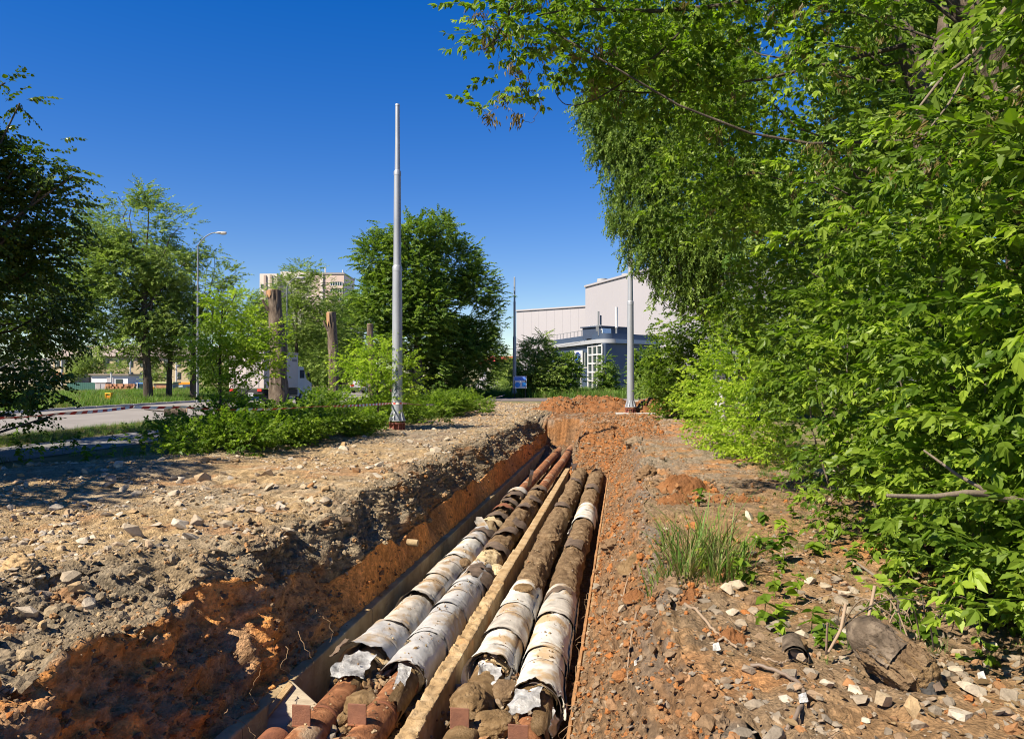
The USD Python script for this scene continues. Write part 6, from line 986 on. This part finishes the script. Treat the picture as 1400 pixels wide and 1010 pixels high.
for k, (px, py, s, lab) in enumerate([(945, 812, 34, 'reddish orange clod in front of the grass tuft'), (1010, 690, 32, 'orange clod right of and behind the grass tuft'), (935, 672, 60, 'broad mound of orange clay behind the grass tuft'), (925, 690, 40, 'orange clay lump at the left rear of the grass tuft'), (950, 730, 22, 'ochre lump among the grass blades'), (985, 690, 30, 'small heap of orange clods behind the grass tuft'), (868, 600, 22, 'bright orange lump on the far right bank'), (840, 690, 26, 'orange lump high on the right bank'), (870, 770, 28, 'dark orange clod at the edge of the right bank'), (885, 650, 26, 'orange clod on the grey ground right of the trench'), (1000, 870, 40, 'orange crumbly patch of clay at the lower right'), (870, 740, 40, 'grey brown clod left of the grass tuft'), (300, 885, 40, 'orange clay lump on the near left bank'), (205, 900, 44, 'bright orange lump on the near left slope'), (120, 945, 60, 'orange clay lump at the bottom left'), (15, 880, 46, 'brown clod at the lower left edge'), (395, 795, 60, 'big grey clod in the hollow of the left trench edge'), (360, 790, 40, 'dark clod left of the big grey one'), (455, 740, 40, 'dark earth clod above the clay face')]):
    g = G(px, py); sz = s / FPX * g[1] * .55; z = ground_z(g[:2][None])[0]
    if s >= 28 and px > 700:
        hv, hf = heap_mesh(0, 0, 1, .85, .5, 1700 + k, 60); obj('earth_clod', (hv * sz * 1.25 + [g[0], g[1], z - .02], hf), m_heap if 'orange' in lab else m_mud, None, smooth=True, label=lab, cat='clod'); MND.append((g[0], g[1], sz)); continue
    obj('earth_clod', lump((g[0], g[1], z + sz * .2), sz, 1700 + k, (1.1, .95, .75), 4, .6), ms_orange if 'orange' in lab or 'ochre' in lab else ms_dark, None, smooth=True, label=lab, cat='clod')
rg = R(1790); q_ = np.vstack([np.c_[np.array(m_[:2]) + rg.normal(size=(60, 2)) * m_[2] * .75, np.full(60, m_[2])] for m_ in MND]); n = len(q_)
instancer('rubble', None, [('piece', m, ms_orange, False) for m in CL], np.c_[q_[:, :2], ground_z(q_) + .02 + .25 * q_[:, 2] * rg.random(n) * (rg.random(n) < .5)], quat_from(rg.uniform(0, 6.28, n), rg.normal(size=n) * .5, rg.normal(size=n) * .5), np.clip(q_[:, 2] * .22 * np.exp(rg.normal(size=n) * .5), .015, .16), 1791, label='crumbs of clay round the clods right of the trench', cat='clods', kind='stuff')
# heaps of orange spoil beyond the end of the trench
h1, h2, h3 = PX(815, 0, 37), PX(888, 0, 34), PX(765, 0, 36)
for h, rx, ry, hh, sd, lab in ((h1, 2.6, 2.0, .62, 1, 'largest heap of orange spoil beyond the trench, left of the far pole'), (h2, 1.5, 1.2, .6, 2, 'smaller heap of orange earth right of the far pole'), (h3, 1.4, 1.6, .55, 3, 'low grey and orange spoil bank at the end of the trench')):
    v_, f_ = heap_mesh(h[0], h[1], rx, ry, hh, sd); obj('spoil_heap', (v_, f_), m_heap, None, smooth=True, label=lab, cat='heap')
    rg = R(1800 + sd); n = 420; tt = cKDTree(v_[:, :2]); xy = np.array([h[0], h[1]]) + rg.normal(size=(n, 2)) * [rx * .5, ry * .5]; z = v_[tt.query(xy)[1], 2]; instancer('rubble', None, [('piece', m, ms_orange, False) for m in CL], np.c_[xy, np.maximum(z, 0)], quat_from(rg.uniform(0, 6.28, n), rg.normal(size=n) * .5, rg.normal(size=n) * .5), np.clip(.1 * np.exp(rg.normal(size=n) * .5), .05, .35), 1810 + sd, label='orange lumps on ' + lab.replace('largest', 'the largest').replace('smaller', 'the smaller').replace('low grey', 'the low grey'), cat='clods', kind='stuff')
g = PX(868, 569, 33); obj('concrete_slab', box(1.7, .5, .08, (g[0], g[1] - .1, .03), 0, .01), m_kerb, None, label='thin concrete slab at the foot of the far trench pole', cat='slab')
t = thing('far_kerb', 'light concrete kerb crossing behind the spoil heaps', 'kerb')
for k in range(14): p = W(47.6, -4 + 1.5 * k, .05); obj('kerb_stone', box(1.46, .2, .22, p, -AL, .015), m_kerb, t)
t = thing('low_rail', 'low pale rail on short posts right of the far trench pole', 'rail'); a, b = PX(868, 538.5, 60), PX(906, 538.5, 60); obj('rail', box(b[0] - a[0], .08, .1, ((a[0] + b[0]) / 2, 60, a[2])), m_wht, t); [obj('post', box(.08, .08, a[2], (a[0] + (b[0] - a[0]) * s, 60, a[2] / 2)), m_lampgrey, t) for s in (.05, .5, .95)]
# ---------------------------------------------------------------- things lying at the lower right
g = G(1235, 950); t = thing('pipe_stump', 'stump of old insulated pipe wrapped in grey felt, lying among stones at the lower right', 'pipe')
ax = np.array([.55, -.72, -.42]); ax /= np.linalg.norm(ax); c0 = np.array([g[0] + .0, g[1] + .12, .17]) - ax * .16; L = .50
e1 = np.cross(ax, [0, 0, 1]); e1 /= np.linalg.norm(e1); e2 = np.cross(e1, ax)
def stump(L0, L1, r0, amp, seed, nth=110, nl=60):
    s = np.linspace(L0, L1, nl); th = np.linspace(0, 2 * np.pi, nth); S, TH = np.meshgrid(s, th, indexing='ij'); q = np.stack([S * 4, np.cos(TH) * 2, np.sin(TH) * 2], -1); r = r0 + amp * (meshkit.fbm(q, 4, seed) - .5) * 2 - .025 * np.abs(2 * meshkit.noise(q * 3, seed + 2) - 1) - .02 * np.abs(2 * meshkit.noise(q * 9, seed + 3) - 1)
    r = r * np.where(S < L0 + .06, .86 + .14 * (S - L0) / .06, 1); return (c0 + S[..., None] * ax + r[..., None] * (np.cos(TH)[..., None] * e1 + np.sin(TH)[..., None] * e2)).reshape(-1, 3), grid_faces(nl, nth)
m_feltg = mat_noise('grey_felt', [(.3, (.045, .034, .024)), (.5, (.125, .095, .068)), (.7, (.23, .18, .13))], 9, .95, .9, 40, 8, .1, spots=(2.5, .56, (.075, .06, .05)), dist=.03)
obj('felt_wrapping', stump(0, .20, .142, .04, 1), m_feltg, t, smooth=True); obj('insulation_core', stump(.02, .33, .13, .06, 2), m_wool, t, smooth=True)
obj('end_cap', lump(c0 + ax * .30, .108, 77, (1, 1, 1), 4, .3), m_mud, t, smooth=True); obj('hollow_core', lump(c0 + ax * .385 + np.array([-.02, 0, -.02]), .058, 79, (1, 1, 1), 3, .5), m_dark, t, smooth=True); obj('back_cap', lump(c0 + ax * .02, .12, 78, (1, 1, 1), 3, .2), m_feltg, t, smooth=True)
g = G(1085, 905); t = thing('pipe_shell', 'broken curved piece of grey pipe shell half buried left of the pipe stump', 'shell'); th = np.linspace(-.3, 2.6, 24); s = np.linspace(0, .34, 10); S, TH = np.meshgrid(s, th, indexing='ij'); rr = .085 - .05 * S + .006 * n1(TH.ravel() * 3, 1, 3).reshape(TH.shape)
vv = np.stack([g[0] + rr * np.cos(TH) + S * .25, g[1] + S * .8, .02 + rr * np.sin(TH)], -1).reshape(-1, 3); vi = np.stack([g[0] + (rr - .015) * np.cos(TH) + S * .25, g[1] + S * .8, .02 + (rr - .015) * np.sin(TH)], -1).reshape(-1, 3); f = grid_faces(10, 24); obj('shell', cat([(vv, f), (vi, f[:, ::-1])]), m_feltg, t, smooth=True); obj('lining', lump((g[0] + .1, g[1] + .25, .02), .07, 81, (1, 1.2, .7), 3, .5), m_mud, t, smooth=True)
def lay(pts, r, mat, name, label, catg, lift=.02, n=24, wob=.012, seed=0, sides=7):
    q = np.array([G(*p)[:2] for p in pts]); s = np.linspace(0, 1, len(q)); ss_ = np.linspace(0, 1, n)
    from scipy.interpolate import make_interp_spline
    Q = make_interp_spline(s, q, k=min(3, len(q) - 1))(ss_); z = ground_z(Q); z = np.convolve(np.pad(z, 3, mode='edge'), np.ones(7) / 7, 'valid') + lift + wob * (R(seed).random(n) - .3); return obj(name, tube(np.c_[Q, z], r, sides), mat, None, smooth=True, label=label, cat=catg)
m_cable = mat_plain('old_cable', (.16, .12, .09), .6); m_stick = mat_plain('dry_stick', (.25, .18, .12), .9, bump=.3); m_root = mat_plain('dry_root', (.22, .14, .075), .9)
lay([(1025, 913), (1060, 922), (1090, 940), (1097, 962), (1085, 985), (1073, 995)], .011, m_cable, 'cable', 'bent piece of old brown cable curving over the stones at the lower right', 'cable', .03, 30, .01, 3)
lay([(936, 824), (960, 850), (985, 870), (1006, 888)], np.linspace(.012, .008, 24), m_stick, 'stick', 'long dry stick lying right of the trench below the grass tuft', 'stick', .02)
lay([(1040, 902), (1065, 905), (1085, 899)], np.linspace(.007, .004, 24), m_stick, 'stick', 'short dry stick among pale stones left of the pipe stump', 'stick')
lay([(870, 795), (858, 845), (862, 870)], np.linspace(.008, .004, 24), m_stick, 'stick', 'crooked twig lying on the right bank of the trench', 'stick', .03)
lay([(868, 735), (840, 765), (825, 745)], np.linspace(.006, .003, 24), m_stick, 'stick', 'thin pale twig across the upper right bank', 'stick', .03)
lay([(85, 812), (105, 818), (122, 822)], np.linspace(.012, .006, 24), m_stick, 'stick', 'yellowish splinter of wood on the left rubble field', 'stick')
rg = R(1900)
for k in range(16):    # dry arching twigs round the stump
    a = G(rg.uniform(1120, 1300), rg.uniform(850, 900)); b = a + np.array([rg.normal() * .35, rg.normal() * .3, 0]); a[2] = 0; b[2] = rg.uniform(0, .25); m = (a + b) / 2 + [0, 0, rg.uniform(.15, .45)]; s = np.linspace(0, 1, 12)[:, None]
    obj('dry_twig', tube((1 - s) ** 2 * a + 2 * s * (1 - s) * m + s ** 2 * b, np.linspace(.006, .002, 12), 5), m_stick if k % 2 else m_twigd, None, smooth=True, label='thin dry twig arching over the ground behind the pipe stump', cat='twig', group='dry twigs behind the pipe stump')
for k, (pts, lab) in enumerate([([(1155, 825), (1148, 860), (1128, 895), (1130, 850)], 'thick bent stem leaning over the front of the pipe stump'), ([(1195, 800), (1180, 870), (1172, 930)], 'pale straight stem crossing in front of the pipe stump')]):
    a = [PX(px, py, 4.6 - .1 * i) for i, (px, py) in enumerate(pts)]; s = np.linspace(0, 1, len(a)); ss_ = np.linspace(0, 1, 14); a = np.array(a); obj('bent_stick', tube(np.stack([np.interp(ss_, s, a[:, q]) for q in range(3)], 1), np.linspace(.011, .006, 14), 7), m_stick, None, smooth=True, label=lab, cat='stem')
g = G(957, 1006); z = ground_z(g[:2][None])[0]; t = thing('red_packet', 'crumpled red packet with yellow marks on the ground at the bottom edge', 'packet', (g[0], g[1], z + .02), .5); pk = box(.085, .055, .02, (0, 0, .012), 0, .004); pk.apply_transform(trimesh.transformations.euler_matrix(.5, .1, 0)); obj('wrapper', pk, mat_plain('packet_red', (.62, .03, .025), .35), t); y = box(.03, .014, .004, (-.02, -.008, .026)); y.apply_transform(trimesh.transformations.euler_matrix(.5, .1, 0)); obj('yellow_mark', y, m_yellow, t); y = box(.014, .008, .004, (.012, -.012, .026)); y.apply_transform(trimesh.transformations.euler_matrix(.5, .1, 0)); obj('white_mark', y, m_wht, t)
for k, (px, py, w, lab) in enumerate([(1097, 970, .038, 'white scrap of paper beside the bent cable'), (1340, 940, .03, 'small bright white scrap right of the pipe stump'), (978, 892, .035, 'crumpled silver and white scrap above the stones'), (868, 858, .015, 'tiny white scrap on the right bank'), (1280, 962, .035, 'dark wrapper with a pale edge under the pipe stump')]):
    g = G(px, py); z = ground_z(g[:2][None])[0]; sheet([(g[0] - w, g[1] - w * .6, z + .01), (g[0] + w, g[1] - w * .5, z + .015), (g[0] + w * .8, g[1] + w * .7, z + .07), (g[0] - w * .7, g[1] + w * .6, z + .05)], m_foil if k != 4 else m_felt, 'paper_scrap', None, 1950 + k, 10, .02, label=lab, cat='litter')
# dry leaves and straw on the ground to the right
m_lit = mat_leaf('leaf_litter', (.10, .065, .03), (.30, .21, .11), (1.1, 1.0, .8), rough=.8, tw=.15); rl = R(1960); n = 3200; u_ = rl.uniform(3.2, 13, n); v_ = .55 + 3.4 * rl.random(n) ** .7; p = W(u_, v_, 0); p[:, 2] = ground_z(p) + .008
instancer('litter', None, [('dry_leaf', leaf_geo('ovate', 1, .55, R(1961)), m_lit, False), ('dry_leaf', leaf_geo('lobed', 1, .6, R(1962)), m_lit, False), ('straw', tube([[0, 0, 0], [.7, .05, .03], [1.5, 0, .05]], [.02, .018, .01], 4), m_stick, False), ('straw', tube([[0, 0, 0], [.8, -.15, .06], [1.7, .1, .02]], [.018, .018, .012], 4), m_lit, False)], p, quat_from(rl.uniform(0, 6.28, n), rl.normal(size=n) * .35, rl.normal(size=n) * .35), rl.uniform(.03, .085, n), 1963, label='dry leaves and straw littering the ground right of the trench', cat='litter', kind='stuff')
# thin roots hanging from the clay on both sides
for k in range(14):
    if k < 5: u = [5.6, 6.2, 5.3, 7.0, 6.6][k]; p = W(u, -3.02, -.62 - .1 * k % .3); d = W(0, 1, 0)
    else: u = rg.uniform(5.6, 9.5); p = W(u, -.36, -.95); d = -W(0, 1, 0)
    s = np.linspace(0, 1, 14)[:, None]; q = p + d * (.16 * s + .05 * np.sin(s * 6 + k)) + np.array([0, 0, -1]) * (.28 * s ** 1.3) + rg.normal(size=(14, 3)) * .008 + W(1, 0, 0) * .08 * np.sin(s * 5 + k * 2)
    obj('hanging_root', tube(q, np.linspace(.0035, .0012, 14), 5), m_root, None, smooth=True, label='thin pale root hanging from the clay wall at the near left' if k < 5 else 'thin root hanging beside the rightmost pipe', cat='root', group='roots in the left clay wall' if k < 5 else 'roots beside the rightmost pipe')
obj('pipe_end', tube([W(10.45, -3.12, -.72), W(10.45, -2.96, -.73)], [.05, .05], 14), m_conc, None, smooth=40, label='small pale pipe end poking out of the clay face', cat='pipe')
# cut log and rusty scrap on the verge
g = G(240, 570); t = thing('log_piece', 'short dark cut log lying on the verge by the road', 'log', (g[0], g[1], .18), .3); lg = bark_tube([[-.42, 0, 0], [0, .02, 0], [.42, 0, .02]], [.19, .18, .17], 66, 18, .15); obj('trunk', lg, m_bark, t, smooth=50); obj('cut_face', cyl(.165, .02, (0, 0, 0), 16).apply_transform(trimesh.transformations.rotation_matrix(np.pi / 2, (0, 1, 0))).apply_translation((.425, 0, .02)), m_cut, t); obj('branch_stub', tube([[-.3, 0, .05], [-.75, -.1, .1], [-1.15, -.15, .16]], [.03, .025, .015], 7), m_twigd, t)
# ---------------------------------------------------------------- grass and weeds
mg = mat_leaf('grass_blade', (.055, .12, .018), (.185, .275, .05), (1.3, 1.6, .5), rough=.5, tw=.35); mgd = mat_leaf('dry_grass', (.10, .10, .03), (.24, .20, .08), (1.2, 1.2, .6), rough=.7, tw=.3)
def blade(base, h, lean, yaw, w, bend, n=5):
    s = np.linspace(0, 1, n); d = np.array([np.cos(yaw), np.sin(yaw), 0]); side = np.array([-d[1], d[0], 0]); c_ = base + np.outer(s * lean + bend * s ** 2.4, d) * h + np.outer(s - .35 * bend * s ** 3, [0, 0, 1]) * h; ww = w * (1 - s ** 2) ** .6 * .5
    v = np.stack([c_ - side * ww[:, None], c_ + side * ww[:, None]], 1).reshape(-1, 3); return v, grid_faces(n, 2)
def tuft(seed, n, h, spread, w, bend=.5, seg=4): r = R(seed); return cat([blade(np.array([*(r.normal(size=2) * spread), 0]), h * r.uniform(.5, 1.15), r.uniform(0, .45), r.uniform(0, 6.28), w * r.uniform(.6, 1.2), r.uniform(0, bend), seg) for _ in range(n)])
GT = [('tuft', tuft(2000 + k, 26, .3, .07, .007, .8), mg, False) for k in range(3)] + [('tuft', tuft(2010 + k, 22, .28, .08, .006, .8), mgd, False) for k in range(2)]
GF = [('tuft', tuft(2020 + k, 26, .55, .22, .022, .6), mg, False) for k in range(3)] + [('tuft', tuft(2030, 20, .55, .2, .016, .7), mgd, False)]
def grass(name, label, gen, n, seed, protos=GT, size=(.5, 1.2), z=0.0):
    rg = R(seed); u, v = gen(rg, n); p = W(u, v, z); p[:, 2] = np.where((v > VL + .3) & (v < VR - .3) & (u < U1 - .6), ground_z(p) - .02, 0); return instancer(name, None, protos, p, quat_from(rg.uniform(0, 6.28, n)), rg.uniform(*size, n), seed, label=label, cat='grass', kind='stuff')
grass('grass', 'sunlit grass verge between the road and the path', lambda r, n: (6 + 60 * r.random(n) ** 1.5, -17.1 + 2.5 * r.random(n)), 5200, 2100, size=(.35, .8))
grass('grass', 'tall weeds and grass along the inner edge of the path', lambda r, n: (lambda u: (u, np.where(u < 13, -12.1 + 1.1 * r.random(n), -11.6 + 2.4 * r.random(n))))(6 + 34 * r.random(n)), 2000, 2101, size=(.3, .95))
grass('grass', 'grass field on the far side of the road', lambda r, n: (25 + 60 * r.random(n), -28 - 26 * r.random(n) ** 1.2), 5200, 2102, GF, (.5, 1.1))
grass('grass', 'low grass along the far verge of the road', lambda r, n: (20 + 50 * r.random(n), -27.8 - 5 * r.random(n)), 3200, 2107, GT, (.3, .7))
grass('grass', 'meadow in front of the blue building', lambda r, n: (57 + 18 * r.random(n), -12 + 26 * r.random(n)), 3200, 2103, GF, (.8, 1.5))
grass('grass', 'thin grass at the foot of the bushes on the right', lambda r, n: (11 + 22 * r.random(n) ** 1.2, 2.2 + 3.2 * r.random(n) ** .7), 1500, 2104, GT, (.25, .7))
grass('grass', 'sparse grass on the bare ground by the nearest pole', lambda r, n: (19 + 14 * r.random(n), -8.6 + 1.6 * r.random(n)), 500, 2105, GT, (.4, .9))
grass('grass', 'sparse weeds on the ground right of the trench', lambda r, n: (4.6 + 6 * r.random(n), 1.0 + 2.6 * r.random(n) ** .8), 260, 2106, GT, (.15, .45))
# the big tuft right of the trench: each blade of it is long enough to be seen
t = thing('grass_tuft', 'big tuft of tall green grass on the orange earth right of the trench', 'grass tuft'); rg = R(2200); BL = []
for k in range(520):
    cx, cy, hh = [(920, 770, .42), (948, 778, .56), (965, 768, .62), (985, 775, .55), (1008, 790, .40), (935, 795, .45), (978, 795, .42), (905, 785, .3)][k % 8]; g = G(cx + rg.normal() * 11, cy + rg.normal() * 5); g0_ = G(cx, cy); z = ground_z(g[:2][None])[0]; yaw = math.atan2(g[1] - g0_[1], g[0] - g0_[0]) + rg.normal() * .9
    BL.append(blade(np.array([g[0], g[1], z - .02]), hh * rg.uniform(.45, 1.15), rg.uniform(.02, .5), yaw, rg.uniform(.006, .014), rg.uniform(0, 1.0) ** 1.3, 6))
for b_ in BL[:280]: obj('grass_blade', b_, mg, t)
tag(obj('short_blades', cat(BL[280:]), mgd, t), kind='stuff')
# small broad-leaved weeds under the maples
def weed_mesh(seed, h=.22, n=9, L=.09): r = R(seed); return cat([tube([[0, 0, 0], [.01, .01, h * .5], [.02, 0, h]], [.004, .003, .002], 4)] + [(lambda a: (place(a[0], np.array([.01, 0, h * r.uniform(.25, 1)]), r.uniform(0, 6.28), r.uniform(-.5, .2), r.normal() * .3), a[1]))(leaf_geo('lobed' if k % 2 else 'heart', L * r.uniform(.6, 1.2), L * .75, r)) for k in range(n)])
ms = [('weed', weed_mesh(2300 + k), 0) for k in range(4)]; wl_ = []
n_ = 0
while n_ < 46:
    px, py = rg.uniform(930, 1300), rg.uniform(690, 890); g = G(px, py); le = np.interp(py, [690, 760, 830, 900], [1030, 1030, 1060, 1120])
    if px < le - 90 * rg.random() or px > le + 190: continue
    m = weed_mesh(2310 + n_, rg.uniform(.08, .28), int(rg.integers(6, 13)), rg.uniform(.06, .11)); z = ground_z(g[:2][None])[0]; m.apply_translation((g[0], g[1], z - .01)); obj('weed', m, ml_maple, None, label='small leafy weed on the ground below the maples', cat='weed', group='weeds below the maples'); n_ += 1
for k in range(34):
    px, py = rg.uniform(-10, 270), rg.uniform(605, 636); g = G(px, py + 6); m = weed_mesh(2400 + k, rg.uniform(.25, .6), int(rg.integers(10, 18)), rg.uniform(.08, .13)); z = ground_z(g[:2][None])[0]; m.apply_translation((g[0], g[1], z - .01)); obj('weed', m, ml_maple, None, label='leafy weed growing between the path and the torn up soil', cat='weed', group='weeds along the path')
